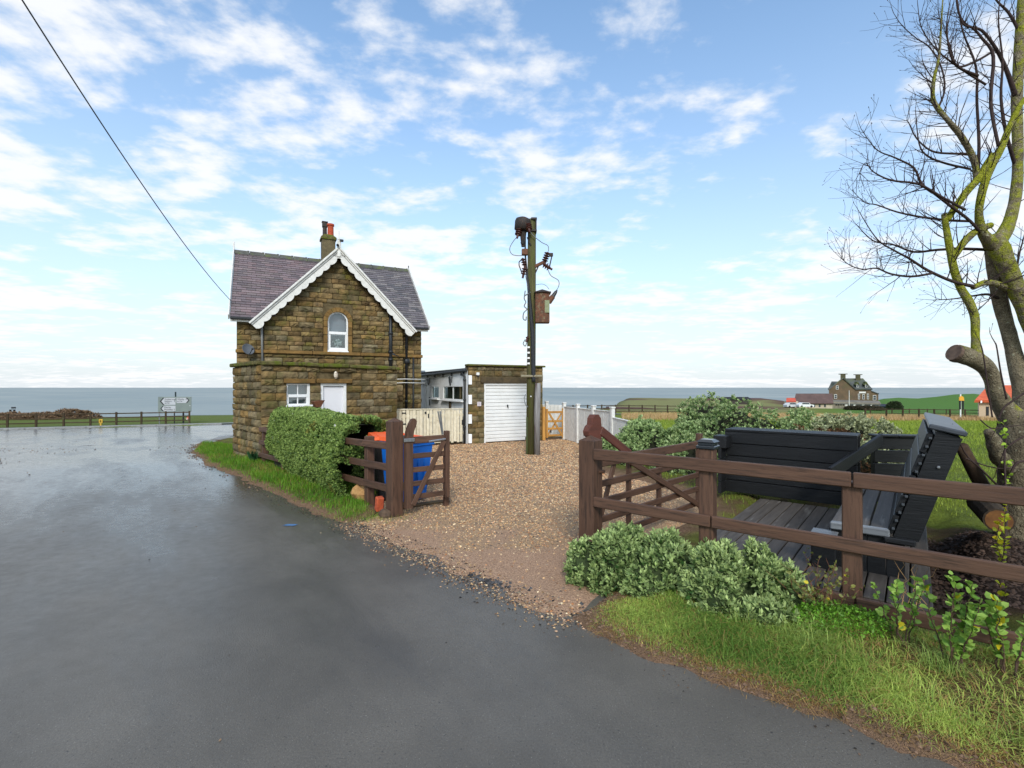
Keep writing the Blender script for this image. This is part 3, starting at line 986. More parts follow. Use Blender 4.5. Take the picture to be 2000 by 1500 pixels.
for s in (-1, 1): f.box((ac + s * (ar - .024), -.095, (2.97 + zc) / 2), (.044, .06, zc - 2.97))
f.box((ac, -.095, 3.03), (2 * ar - .09, .06, .10), .005)
aw = part(cot, 'arched_window', f, white_m, HM)
m = MB(); m.box((ac, -.10, 3.53), (2 * ar - .09, .07, .085), .006); part(aw, 'transom', m, white_m, HM)
for s in (-1, 1):
    m = MB(); m.box((ac + s * (ar - .065), -.10, 3.27), (.04, .062, .42)); part(aw, 'sash_stile', m, white_m, HM)
m = MB(); m.add([(ac + (ar - .045) * math.cos(a), -.085, zc + (ar - .045) * math.sin(a)) for a in np.linspace(0, math.pi, 17)] + [(ac - ar + .045, -.085, 3.56), (ac + ar - .045, -.085, 3.56)], [tuple(range(19))])
part(aw, 'pane', m, glass_m, HM)
m = MB(); m.box((ac, -.085, 3.28), (2 * ar - .16, .008, .42)); part(aw, 'pane', m, glass_m, HM)
m = MB(); m.box((ac, .10, 3.85), (2 * ar + .1, .01, .75)); part(aw, 'pane_backing', m, MAT('lilac_blind', srgb(176, 180, 190), None, 4, .9), HM)
m = MB(); m.box((ac, -.14, 2.955), (2 * ar + .02, .16, .05), .008); part(aw, 'sill', m, white_m, HM)
# pot of flowers on the inner sill
vp = thing('flower_pot', 'small white pot of pale flowers standing inside the arched gable window', 'plant', HM @ Vector((ac, .02, 3.03)), 27)
m = MB(); m.lathe([(.045, 0), (.06, .10), (.055, .105)], 12); part(vp, 'pot', m, white_m, smooth=True)
m = MB()
for q in range(46):
    a, e = RD.uniform(0, 6.28), RD.uniform(.1, 1.5)
    r = RD.uniform(.06, .19)
    c = Vector((math.cos(a) * math.cos(e) * r, math.sin(a) * math.cos(e) * r * .4, .12 + math.sin(e) * r * 1.2))
    w = RD.uniform(.018, .035)
    cc = srgb(214, 226, 220) if q % 3 else srgb(92, 130, 104)
    m.add([c + Vector((-w, 0, 0)), c + Vector((0, -.01, -w)), c + Vector((w, 0, .01)), c + Vector((0, .01, w))], [(0, 1, 2, 3)], None, cc)
part(vp, 'flowers', m, VC())

# roofs
EV, RG_ = (-.30, 3.84), (2.3, 6.30)
sl_len = math.hypot(RG_[0] - EV[0], RG_[1] - EV[1])
dy, dz = (RG_[0] - EV[0]) / sl_len, (RG_[1] - EV[1]) / sl_len
rf = MB()
for xa, xb, q in ((-.15, .55, 0), (.55, 4.9, .55), (4.9, 5.56, 0)):
    rf.quad((xa, EV[0] + dy * q, EV[1] - .02 + dz * q), (xb, EV[0] + dy * q, EV[1] - .02 + dz * q), (xb, RG_[0], RG_[1] - .02), (xa, RG_[0], RG_[1] - .02))
rf.quad((5.56, 4.9, EV[1] - .02), (-.15, 4.9, EV[1] - .02), (-.15, 2.3, RG_[1] - .02), (5.56, 2.3, RG_[1] - .02))
for s in (-1, 1):
    rf.quad((GXc, -.40, 6.0), (GXc, 2.2, 6.0), (GXc + s * 2.32, 2.2, 6.0 - SLP * 2.32), (GXc + s * 2.32, -.40, 6.0 - SLP * 2.32))
roof = part(cot, 'roof', rf, MAT('slate_plain', srgb(110, 100, 106), srgb(88, 82, 88), 12, .6), HM)
sm = MB()
row = .125; nrow = int(sl_len / row)
pal = [srgb(122, 107, 111), srgb(114, 102, 106), srgb(130, 114, 116), srgb(108, 98, 101), srgb(120, 108, 108), srgb(126, 107, 109)]
pal2 = [srgb(112, 106, 110), srgb(96, 94, 98), srgb(126, 120, 120), srgb(106, 100, 104)]
nv = Vector((0, -dz, dy))
for r in range(nrow + 1):
    q0 = r * row
    x = -.15 - (.13 if r % 2 else 0)
    while x < 5.56:
        w = .255 + RD.uniform(-.012, .012)
        a, b = max(x, -.15), min(x + w - .006, 5.56)
        y, z = EV[0] + dy * (q0 + .06), EV[1] + dz * (q0 + .06)
        if b - a > .03 and z > (6.0 - SLP * abs((a + b) / 2 - GXc)) - .25:
            c = RD.choice(pal if (a + b) / 2 < 2.7 else pal2); kf = RD.uniform(.80, 1.15); c = tuple(v * kf for v in c)
            p0 = Vector((0, EV[0] + dy * (q0 - .02), EV[1] + dz * (q0 - .02))) + nv * (.020 + RD.uniform(0, .006))
            p1 = Vector((0, EV[0] + dy * min(q0 + row, sl_len), EV[1] + dz * min(q0 + row, sl_len))) + nv * .004
            lo = p0 - nv * .012
            sm.add([(a, p0.y, p0.z), (b, p0.y, p0.z), (b, p1.y, p1.z), (a, p1.y, p1.z), (a, lo.y, lo.z), (b, lo.y, lo.z)],
                   [(0, 1, 2, 3), (4, 5, 1, 0), (4, 0, 3), (5, 2, 1)], None, c)
        x += w
part(roof, 'slates', sm, slate_m, HM, kind='stuff')
for k in range(13):                              # ridge tiles
    a, b = -.16 + k * .44, -.16 + (k + 1) * .44 - .012
    m = MB()
    po = [(0, -.15, -.12), (0, -.03, .03), (0, .03, .03), (0, .15, -.12), (0, .13, -.13), (0, 0, 0), (0, -.13, -.13)]
    m.prism([(a, 2.3 + p[1], 6.32 + p[2]) for p in po], (b - a, 0, 0))
    m.box((b - .03, 2.3, 6.345), (.06, .09, .03), .01)
    part(roof, 'ridge_tile', m, ridge_m, HM)
# fascias, gutters, verge boards
for a, b in ((-.15, .52), (4.93, 5.56)):
    beam(cot, 'fascia', (a, -.27, 3.765), (b, -.27, 3.765), .03, .12, whitew_m, HM)
    beam(cot, 'gutter', (a, -.33, 3.80), (b, -.33, 3.80), .09, .07, dpipe_m, HM, .02)
for x in (-.18, 5.59):
    beam(cot, 'verge_board', (x, EV[0] - .02, EV[1] - .02), (x, 2.3, 6.33), .035, .17, whitew_m, HM)
beam(cot, 'verge_finial', (-.18, 2.3, 6.25), (-.18, 2.3, 6.62), .05, .05, whitew_m, HM)
beam(cot, 'verge_finial', (5.59, 2.3, 6.25), (5.59, 2.3, 6.48), .03, .03, dpipe_m, HM)
# scalloped barge boards
LB = 2.36 * math.hypot(1, SLP)
ca, sa = 1 / math.hypot(1, SLP), SLP / math.hypot(1, SLP)
for s in (-1, 1):
    def sp(q, d, y):      # q down the slope, d below the top edge
        return (GXc + s * (q * ca - d * sa), y, 6.06 - q * sa - d * ca)
    top = [sp(0, 0, -.44), sp(LB, 0, -.44)]
    nl = 11; bot = []
    for k in range(nl):
        q0, q1 = LB - k * (LB - .26) / nl, LB - (k + 1) * (LB - .26) / nl
        big = 1.35 if k == 0 else 1.0
        for h in (0, .12, .3, .5, .7, .88):
            bot.append(sp(q0 + (q1 - q0) * h, .15 + .085 * big * math.sin(math.pi * (h * .88 + .06)) ** .6, -.44))
    bot += [sp(.26, .17, -.44), sp(.02, .30, -.44)]
    m = MB()
    ring = top + bot
    n = len(ring)
    ctr = [sp(q, .10, -.44) for q in np.linspace(LB - .02, .06, len(bot))]
    # strips between the straight top and the scalloped foot
    vs, fs = [], []
    for i, b in enumerate(bot):
        q = (Vector(b) - Vector(sp(0, 0, -.44)))
        along_q = max(0, min(LB, (q.x * s * ca - q.z * sa)))
        t_ = sp(along_q, 0, -.44)
        vs += [t_, b, (t_[0], -.40, t_[2]), (b[0], -.40, b[2])]
    for i in range(len(bot) - 1):
        o = i * 4
        fs += [(o, o + 4, o + 5, o + 1), (o + 2, o + 3, o + 7, o + 6), (o + 1, o + 5, o + 7, o + 3), (o, o + 2, o + 6, o + 4)]
    fs += [(0, 1, 3, 2)]
    m.add(vs, fs)
    part(cot, 'bargeboard', m, whitew_m, HM)
    beam(cot, 'verge_moulding', sp(-.02, -.03, -.455), sp(LB + .02, -.03, -.455), .07, .055, whitew_m, HM)
    beam(cot, 'verge_bead', sp(.05, .05, -.45), sp(LB, .05, -.45), .02, .012, gpipe_m, HM, .002)
m = MB(); m.box((GXc, -.43, 6.06), (.11, .07, .50), .015); m.lathe([(.03, 0), (.05, .05), (.012, .12), (.01, .3)], 8, TR(GXc, -.43, 6.30)); part(cot, 'finial', m, whitew_m, HM)
m = MB(); m.box((GXc + .07, -.49, 6.30), (.10, .07, .07), .012); part(cot, 'security_light', m, dpipe_m, HM)
m = MB(); m.tube([(GXc - .05, -.5, 6.15), (GXc - .05, -.56, 6.12)], .04, 10); part(cot, 'camera_dome', m, dpipe_m, HM)
# chimney
m = MB(); m.box((2.72, 2.35, 6.45), (.44, .44, 1.2), .01); chm = part(roof, 'chimney', m, MAT('chimney_stone', srgb(110, 98, 72), srgb(80, 72, 54), 6, .95, bsc=30, bst=.6), HM)
m = MB(); m.box((2.72, 2.35, 7.08), (.52, .52, .09), .015); m.add([(2.47, 2.10, 7.125), (2.97, 2.10, 7.125), (2.97, 2.6, 7.125), (2.47, 2.6, 7.125), (2.58, 2.22, 7.24), (2.86, 2.22, 7.24), (2.86, 2.48, 7.24), (2.58, 2.48, 7.24)], [(0, 1, 5, 4), (1, 2, 6, 5), (2, 3, 7, 6), (3, 0, 4, 7), (4, 5, 6, 7)])
part(cot, 'chimney_cap', m, coping_m, HM)
m = MB(); m.lathe([(.12, 0), (.105, .08), (.10, .36), (.125, .38), (.125, .44), (.10, .44)], 14, TR(2.80, 2.33, 7.2)); part(cot, 'chimney_pot', m, MAT('terracotta', srgb(186, 78, 48), srgb(150, 62, 42), 12, .8), HM, smooth=False)
m = MB(); m.lathe([(.075, 0), (.07, .42)], 10, TR(2.62, 2.45, 7.2)); m.box((2.62, 2.45, 7.62), (.17, .17, .16), .01); m.box((2.62, 2.45, 7.72), (.2, .2, .02))
part(cot, 'chimney_cowl', m, darkmetal_m, HM)
# pipes on the gable
m = MB(); m.tube([(.60, -.1, 3.74), (.64, -.18, 3.6), (.66, -.20, 2.5)], .032, 8); part(cot, 'downpipe', m, gpipe_m, HM, smooth=True)
m = MB(); m.tube([(4.33, -.22, 4.6), (4.33, -.22, 2.2)], .055, 10)
for z in (4.55, 3.6, 3.0, 2.75): m.tube([(4.33, -.22, z - .04), (4.33, -.22, z + .04)], .075, 10)
m.tube([(4.33, -.22, 2.95), (4.62, -.2, 2.86)], .04, 8); part(cot, 'soil_pipe', m, dpipe_m, HM, smooth=True)
m = MB(); m.tube([(4.86, -.33, 3.75), (4.88, -.1, 3.6), (4.88, -.07, 0)], .04, 8)
for z in (3.2, 2.55, 1.4): m.tube([(4.88, -.07, z - .03), (4.88, -.07, z + .03)], .055, 8)
m.box((4.90, -.09, 2.72), (.16, .12, .14), .02); part(cot, 'downpipe', m, dpipe_m, HM, smooth=True)
m = MB(); m.tube([(5.12, -.06, 2.9), (5.12, -.06, 0)], .03, 8); part(cot, 'downpipe', m, dpipe_m, HM, smooth=True)
for z in (2.10, 1.98):
    m = MB(); m.tube([(4.0, -.26, z), (4.8, -.2, z + .03), (5.5, -.1, z + .02)], .014, 6); part(cot, 'overflow_pipe', m, whitew_m, HM, smooth=True)
# satellite dish
DM = HM @ TR(.30, -.26, 2.94) @ Matrix.Rotation(math.radians(28), 4, 'Z') @ Matrix.Rotation(math.radians(68), 4, 'X')
m = MB(); m.lathe([(.005, -.045), (.08, -.035), (.15, -.01), (.17, .006), (.165, .010), (.15, -.002), (.08, -.027), (.004, -.037)], 20)
dish = part(cot, 'satellite_dish', m, MAT('grey_dish', srgb(92, 96, 102), None, 4, .5), DM, smooth=True)
m = MB(); m.tube([(0, -.17, -.02), (0, -.10, .20)], .010, 6); m.box((0, -.09, .21), (.05, .06, .05), .01); part(dish, 'feed_arm', m, dpipe_m, DM)
m = MB(); m.tube([(.30, -.20, 2.94), (.30, .0, 2.90)], .018, 6); part(dish, 'bracket', m, dpipe_m, HM)

# single storey extension
EC = Vector((-6.13, 11.87, 0))
EM = TR(EC) @ RZ(45)
EL = TR(-7.66, 13.40, 0) @ RZ(-45)
w_x = (.612, 1.207, 1.40, 1.955)
d_x = (1.49, 2.215, -.05, 1.965)
ex = holewall(0, 3.8, -.4, 2.42, [w_x, d_x], y=.02, reveal=.18)
part(cot, 'wall', ex, mortar_m, EM)
part(cot, 'wall', holewall(0, 2.165, -.4, 2.42, [], y=.02), mortar_m, EL)
m = MB(); m.add([(0, .02, -.4), (0, 1.9, -.4), (0, 1.9, 2.42), (0, .02, 2.42)], [(0, 1, 2, 3)], TR(3.8, 0, 0)); part(cot, 'wall', m, mortar_m, EM)
m = MB(); m.add([(-6.13, 11.9, 2.36), (-3.46, 14.56, 2.36), (-4.8, 16.0, 2.36), (-7.8, 14.2, 2.36), (-7.65, 13.42, 2.36)], [(0, 1, 2, 3, 4)]); part(cot, 'flat_roof', m, MAT('roofing_felt', srgb(80, 80, 80), None, 4, .9), I4)
lint_w = (w_x[0] - .08, w_x[1] + .12, 1.955, 2.08); lint_d = (d_x[0] - .12, d_x[1] + .14, 1.965, 2.09)
stone_face(acc, EM, 0, 3.80, 0, 2.40, .185, (.26, .56), [w_x, d_x, lint_w, lint_d], None, .07)
stone_face(acc, EL, 0, 2.165, -.05, 2.40, .185, (.24, .48), [], None, .08)
for h in (lint_w, lint_d):
    beam(cot, 'lintel', (h[0], -.01, (h[2] + h[3]) / 2), (h[1], -.01, (h[2] + h[3]) / 2), .10, h[3] - h[2] - .01, dress_m, EM, .012)
x = 0
while x < 3.75:
    l = min(RD.uniform(.45, .8), 3.84 - x)
    beam(cot, 'coping_stone', (x + .005, .06, 2.455 - .01 * x + RD.uniform(-.012, .012)), (x + l - .005, .06, 2.45 - .01 * x + RD.uniform(-.012, .012)), .34, .09 + RD.uniform(-.015, .02), coping_m, EM, .025)
    x += l
x = -.04
while x < 2.05:
    l = min(RD.uniform(.4, .7), 2.16 - x)
    beam(cot, 'coping_stone', (x + .005, .06, 2.455), (x + l - .005, .06, 2.455), .335, .10, coping_m, EL, .025)
    x += l
window(cot, EM, *w_x, .035, [(1.435, 1.60, [.90], .025), (1.675, 1.92, [.90], 0)], y=.06, back=backing_m, extra=.03)
m = MB()
x0, x1, z0, z1 = d_x
for a in (x0 + .035, x1 - .035): m.box((a, .07, (z0 + z1) / 2), (.07, .09, z1 - z0))
m.box(((x0 + x1) / 2, .07, z1 - .035), (x1 - x0 - .14, .09, .07))
dr = part(cot, 'door', m, white_m, EM)
m = MB(); m.box(((x0 + x1) / 2, .10, (z0 + z1) / 2 - .04), (x1 - x0 - .142, .04, z1 - z0 - .09), .004); part(dr, 'door_leaf', m, MAT('white_door', srgb(224, 223, 227), None, 4, .45), EM)
m = MB(); m.box((x0 + .13, .07, 1.0), (.03, .03, .12), .01); part(dr, 'handle', m, metal_m, EM)
LM = EM @ TR(1.86, -.07, 2.19) @ Matrix.Rotation(math.pi / 2, 4, 'X')
m = MB(); m.lathe([(.058, 0), (.058, .03), (.045, .06), (.01, .075)], 16, Matrix.Diagonal((.9, 1.75, 1, 1))); lamp = part(cot, 'bulkhead_lamp', m, MAT('opal_lamp', srgb(226, 216, 200), None, 4, .4), LM, smooth=True)
m = MB()
for q in (-.05, 0, .05): m.box((0, q, .062), (.09, .008, .03))
m.box((0, 0, .068), (.008, .19, .03)); part(lamp, 'guard', m, MAT('lamp_guard', srgb(150, 130, 110), None, 4, .6), LM)
lay_stones(cot, acc, 300)
# bird table roof showing over the hedge
bt = thing('bird_table', 'small brown wooden bird table top showing above the hedge beside the white door', 'bird table', EM @ Vector((1.17, -.55, 0)), 45)
m = MB(); m.tube([(0, 0, 0), (0, 0, 1.36)], .03, 8); part(bt, 'post', m, farwood_m)
m = MB(); m.add([(-.14, -.10, 1.50), (.14, -.10, 1.53), (.14, .12, 1.53), (-.14, .12, 1.50), (-.06, -.05, 1.36), (.06, -.05, 1.36), (.06, .06, 1.36), (-.06, .06, 1.36)], [(0, 1, 2, 3), (4, 5, 1, 0), (5, 6, 2, 1), (6, 7, 3, 2), (7, 4, 0, 3)]); part(bt, 'tray', m, MAT('red_brown_bark', srgb(132, 84, 58), srgb(94, 62, 46), 20, .8))

# ------------------------------------------------------------------ garage and white annexe
gar = thing('garage', 'flat roofed stone garage with white up and over door', 'garage', (-1.423, 15.9, 0), 27)
GM = WM[gar]
GW = 2.816
gd = (.567, 2.40, -.1, 2.0)
m = holewall(0, GW, -.3, 2.56, [gd], y=.02, reveal=.14)
m.quad((GW, .02, -.3), (GW, 4.5, -.3), (GW, 4.5, 2.56), (GW, .02, 2.56)); m.quad((0, .02, 2.5), (GW, .02, 2.5), (GW, 4.5, 2.5), (0, 4.5, 2.5))
m.quad((0, .3, 2.40), (0, .02, 2.40), (0, .02, 2.56), (0, .3, 2.56)); m.quad((0, .8, -.3), (GW, .8, -.3), (GW, .8, 2.5), (0, .8, 2.5))
part(gar, 'wall', m, mortar_m)
ga = []
stone_face(ga, GM, .0, GW, 0, 2.54, .185, (.22, .42), [gd, (gd[0] - .14, gd[1] + .22, 2.0, 2.2)], None, .045)
lay_stones(gar, ga, 300)
beam(gar, 'lintel', (gd[0] - .13, -.0, 2.10), (gd[1] + .21, -.0, 2.10), .09, .19, MAT('dark_lintel', srgb(92, 78, 56), srgb(66, 58, 44), 7, .95, bsc=30, bst=.5), None, .012)
for a, b in ((-.05, .95), (.95, 1.9), (1.9, 2.88)):
    beam(gar, 'coping_stone', (a + .004, .06, 2.59), (b - .004, .06, 2.59), .32, .06, coping_m, None, .012)
m = MB()
x0, x1, z0, z1 = gd
for a in (x0 + .03, x1 - .03): m.box((a, .07, .99), (.06, .09, 2.02))
m.box(((x0 + x1) / 2, .07, 1.965), (x1 - x0 - .12, .09, .07))
gdoor = part(gar, 'garage_door', m, white_m)
gp_m = MAT('garage_door_panel', srgb(232, 232, 230), srgb(222, 222, 220), 3, .5, srgb(206, 204, 196), 2, (.6, .8))
for k in range(16):
    zz = .02 + k * (1.91 / 16)
    m = MB(); m.prism([(x0 + .065, .085, zz + .004), (x0 + .065, .07, zz + .018), (x0 + .065, .07, zz + .104), (x0 + .065, .085, zz + .116), (x0 + .065, .11, zz + .116), (x0 + .065, .11, zz + .004)], (x1 - x0 - .13, 0, 0))
    part(gdoor, 'panel', m, gp_m)
m = MB(); m.box((1.46, .055, 1.22), (.05, .03, .09), .008); m.tube([(1.46, .04, 1.24), (1.46, .02, 1.24), (1.46, .015, 1.13)], .011, 6); part(gdoor, 'handle', m, dpipe_m)
m = MB(); m.box((2.16, .06, .09), (.02, .03, .09)); m.box((2.19, .06, .05), (.08, .03, .02)); part(gdoor, 'bolt', m, dpipe_m)
m = MB(); m.box((.30, -.07, 2.30), (.10, .08, .09), .01); fl = part(gar, 'floodlight', m, white_m)
m = MB(); m.box((.30, -.10, 2.22), (.05, .05, .04), .01); part(fl, 'sensor', m, dpipe_m)
m = MB(); m.box((.36, -.05, 1.31), (.14, .012, .14), .004); sg = part(gar, 'notice_plate', m, MAT('pink_white_plate', srgb(222, 208, 210), srgb(206, 200, 206), 30, .5))
m = MB()
for q in range(4): m.box((.36, -.058, 1.355 - q * .028), (.09 - .02 * (q % 2), .004, .010))
part(sg, 'faded_lettering', m, MAT('faded_print', srgb(150, 140, 150), None, 3, .7))
for k in range(7):
    if k % 2 == 0:
        m = MB(); m.box((.045, -.02, .18 + k * .32), (.11, .08, .30), .006); part(gar, 'painted_quoin', m, render_m)

ann = thing('white_annexe', 'low white rendered annexe with dark flat roof between cottage and garage', 'annexe', (-1.423 - .454 * 5.96, 15.9 + .891 * 5.96, 0), -63)
AM = WM[ann]
an_h = [(3.41, 5.50, 1.40, 1.93), (2.03, 2.99, 1.42, 1.93), (1.18, 1.85, -.1, 1.95), (.05, .40, .2, 1.95)]
m = holewall(-.1, 5.90, -.4, 2.40, an_h, y=0, reveal=.1)
part(ann, 'wall', m, render_m)
m = MB(); m.box((2.85, 1.37, 2.47), (5.9, 2.8, .05)); part(ann, 'roof', m, MAT('roofing_felt2', srgb(92, 98, 102), srgb(70, 74, 78), 3, .8))
m = MB(); m.box((2.7, 1.3, 1.0), (5.4, .02, 2.6)); part(ann, 'dark_room_sheet', m, dark_m)  # dark sheet gives the annexe interior its unlit look by colour
window(ann, AM, *an_h[0], .05, [(1.45, 1.88, [4.45], 0)], y=.03, back=MAT('green_grey_backing', srgb(96, 108, 100), srgb(70, 80, 76), 2.5, .9), glass=GLASS('dull_glass', (.8, .86, .84), .25))  # added dark sheet stands for the dim room behind the glass
window(ann, AM, *an_h[1], .05, [(1.47, 1.88, [], 0)], y=.03, back=MAT('dark_backing', srgb(120, 124, 118), None, 4, .9), glass=GLASS('dull_glass'))
m = MB(); m.box((1.515, .05, .95), (.66, .05, 2.0), .006)
for q in range(3): m.box((1.515, .018, 1.60 + q * .11), (.46, .012, .085), .004)
ad = part(ann, 'door', m, white_m)
m = MB(); m.box((1.70, .012, 1.30), (.10, .02, .34), .01); part(ad, 'letter_box', m, dpipe_m)
m = MB(); m.box((.225, .05, 1.075), (.35, .04, 1.75)); gl = part(ann, 'glazed_panel', m, white_m)
m = MB(); m.box((.24, .024, 1.08), (.24, .01, 1.6)); part(gl, 'pane', m, MAT('grey_glass', srgb(120, 130, 132), None, 3, .1, spec=.6))
beam(ann, 'gutter', (-.1, -.05, 2.37), (5.88, -.05, 2.40), .10, .08, dpipe_m, None, .02)
for k in range(6):
    m = MB(); m.box((.7 + k * .95, -.06, 2.30), (.05, .06, .10), .01); part(ann, 'gutter_bracket', m, dpipe_m)
m = MB(); m.tube([(5.62, -.06, 2.36), (5.64, -.07, 2.28), (5.76, -.06, 2.20), (5.76, -.06, .0)], .038, 8)
for z in (2.1, 1.45, .55): m.tube([(5.76, -.06, z - .03), (5.76, -.06, z + .03)], .05, 8)
part(ann, 'downpipe', m, dpipe_m, smooth=True)
m = MB(); m.box((5.66, -.09, .70), (.13, .10, .17), .01); part(ann, 'meter_box', m, dpipe_m)
m = MB(); m.box((-.30, .1, 2.50), (.7, .5, .19), .02); part(ann, 'lead_flashing', m, MAT('lead', srgb(166, 172, 178), None, 4, .6))
def ornament(x, z, pts):
    m = MB(); m.prism([(x + a, -.03, z + b) for a, b in pts], (0, .02, 0)); part(ann, 'wall_ornament', m, dpipe_m)
ornament(1.72, 2.12, [(-.36, .08), (-.22, .06), (.02, -.08), (.10, .02), (.12, .12), (.05, .08), (-.02, -.16), (-.10, -.14)])
ornament(4.25, 2.10, [(-.16, .12), (-.02, .16), (.05, .05), (.06, -.16), (-.02, -.18), (-.10, -.06)])
ornament(4.36, 2.12, [(.05, .10), (.10, .12), (.08, -.10), (.04, -.10)])
m = MB(); m.box((.78, -.12, 2.03), (.12, .16, .16), .02); part(ann, 'wall_lantern', m, gpipe_m)
m = MB(); m.box((.62, -.03, 1.32), (.07, .05, .14), .015); part(ann, 'doorbell_cover', m, dpipe_m)
m = MB(); m.box((4.32, -.05, 1.17), (.13, .05, .36), .008); part(ann, 'wooden_plaque', m, farwood_m)

# ------------------------------------------------------------------ cream slatted fence before the annexe
pf = thing('cream_fence', 'worn cream painted board fence in front of the white annexe', 'fence', (-3.69, 14.9, 0), 0)
a0, a1 = Vector((-3.69, 14.9, 0)), Vector((-1.60, 16.10, 0))
dd = (a1 - a0); LL = dd.length; dd.normalize(); nn = Vector((dd.y, -dd.x, 0))
x = 0
while x < LL - .05:
    w = RD.uniform(.085, .105)
    zt = 1.15 + RD.uniform(-.012, .006) - .015 * x
    p = a0 + dd * (x + w / 2)
    zb = .05 + RD.uniform(0, .05)
    beam(pf, 'board', (p.x, p.y, zb), (p.x, p.y, zt), .018, w, cream_m, TR(0, 0, 0), .003, RD.uniform(-.01, .01)).matrix_basis
    x += w + RD.choice((.004, .006, .022, .012))
for z in (.35, .95):
    q0, q1 = a0 - nn * .04, a1 - nn * .04
    beam(pf, 'rail', (q0.x, q0.y, z), (q1.x, q1.y, z), .035, .08, cream_m, I4)
q0, q1 = a0 + nn * .0, a1
beam(pf, 'top_rail', (q0.x, q0.y, 1.178), (q1.x, q1.y, 1.145), .06, .035, cream_m, I4)
for (f_, z, w, h) in ((.16, 1.06, .13, .035), (.16, .72, .13, .035), (.45, 1.05, .06, .08), (.49, .95, .035, .14)):
    p = a0 + dd * (LL * f_) + nn * .02
    m = MB(); m.box((0, 0, 0), (w, .02, h), .004); part(pf, 'hinge' if w > .1 else 'latch', m, dpipe_m, TR(p.x, p.y, z) @ RZ(math.degrees(math.atan2(dd.y, dd.x))))

# ------------------------------------------------------------------ white fence and small timber gate beside the garage
wf = thing('white_board_fence', 'white painted close boarded fence with capped posts right of the garage', 'fence', (1.80, 17.45, 0), 0)
def boards(root, b0, b1, zt0, zt1, w=.13, m_=whitew_m, zb=.02):
    b0, b1 = Vector(b0), Vector(b1); d = b1 - b0; L = d.length; d.normalize(); n = int(L / w)
    for i in range(n):
        p = b0 + d * ((i + .5) * L / n)
        zt = zt0 + (zt1 - zt0) * (i + .5) / n
        o = beam(root, 'board', (p.x, p.y, zb), (p.x, p.y, zt), .02, L / n - .008, m_, I4, .004)
        ang = math.atan2(d.y, d.x)
        M = TR(p.x, p.y, (zb + zt) / 2) @ Matrix.Rotation(ang, 4, 'Z') @ Matrix.Rotation(-math.pi / 2, 4, 'Y')
        o.matrix_basis = WM[root].inverted() @ M; WM[o] = M
for o in list(pf.children):
    if o.name.startswith('board'):
        M = WM[o]; p = M.translation; L = 0
        ang = math.atan2(dd.y, dd.x)
        M2 = TR(p) @ Matrix.Rotation(ang, 4, 'Z') @ Matrix.Rotation(-math.pi / 2, 4, 'Y')
        o.matrix_basis = WM[pf].inverted() @ M2; WM[o] = M2
wa, wb, wc = Vector((1.86, 17.35, 0)), Vector((2.88, 13.95, 0)), Vector((3.25, 12.6, 0))
boards(wf, wa, wb, 1.16, 1.15)
boards(wf, wb, wc, .98, .92)
boards(wf, (1.15, 18.3, 0), (2.0, 18.1, 0), 1.22, 1.20, .14)
for p, z in ((wa, 1.28), (wa.lerp(wb, .33), 1.27), (wa.lerp(wb, .66), 1.26), (wb, 1.26), (Vector((1.3, 18.25, 0)), 1.30)):
    m = MB(); m.box((0, 0, z / 2), (.11, .11, z), .008); m.box((0, 0, z + .02), (.14, .14, .04), .012)
    part(wf, 'post', m, whitew_m, TR(p.x, p.y, 0) @ RZ(-70))
for (p, q, z0, z1) in ((wa, wb, 1.17, 1.16), (wb, wc, .995, .935)):
    beam(wf, 'cap_rail', (p.x, p.y, z0), (q.x, q.y, z1), .07, .03, whitew_m, I4)

tg = thing('timber_gate', 'small orange timber garden gate between garage and white fence', 'gate', (1.20, 17.12, 0), 20)
gw = .66
beam(tg, 'stile', (.03, 0, .08), (.03, 0, 1.10), .07, .07, pine_m)
beam(tg, 'stile', (gw, 0, .06), (gw, 0, 1.12), .08, .07, pine_m)
for z in (.98, .66, .40, .16):
    beam(tg, 'rail', (.07, .0, z), (gw - .04, .0, z), .04, .075, pine_m)
beam(tg, 'brace', (.10, -.035, .95), (gw - .03, -.035, .12), .025, .07, pine_m)
beam(tg, 'brace', (gw - .05, .035, .93), (.10, .035, .20), .025, .055, pine_m)
m = MB(); m.box((.16, -.04, .30), (.05, .03, .08), .01); part(tg, 'latch', m, dpipe_m)
beam(tg, 'gate_post', (-.09, 0, 0), (-.09, 0, 1.18), .10, .10, pine_m)
# ------------------------------------------------------------------ brown posts, rails and gates
def post(root, name, p, w, z0, z1, mat, rz, cap=True, capm=None):
    m = MB(); m.box((0, 0, (z0 + z1) / 2), (w, w, z1 - z0), .008)
    if cap:
        h = w / 2
        m.add([(-h, -h, z1 - .004), (h, -h, z1 - .004), (h, h, z1 - .004), (-h, h, z1 - .004), (0, 0, z1 + w * .28)], [(0, 1, 4), (1, 2, 4), (2, 3, 4), (3, 0, 4)])
    return part(root, name, m, mat, TR(p[0], p[1], 0) @ RZ(rz))
brownv_m = MAT('brown_post_upright', srgb(98, 72, 57), srgb(81, 58, 46), 1.0, .62, srgb(64, 48, 39), 1.7, (.5, .64), bsc=3.0, bst=.55, bd=.006, stretch=(26, 26, 2.2), rand=.13, spec=.3)

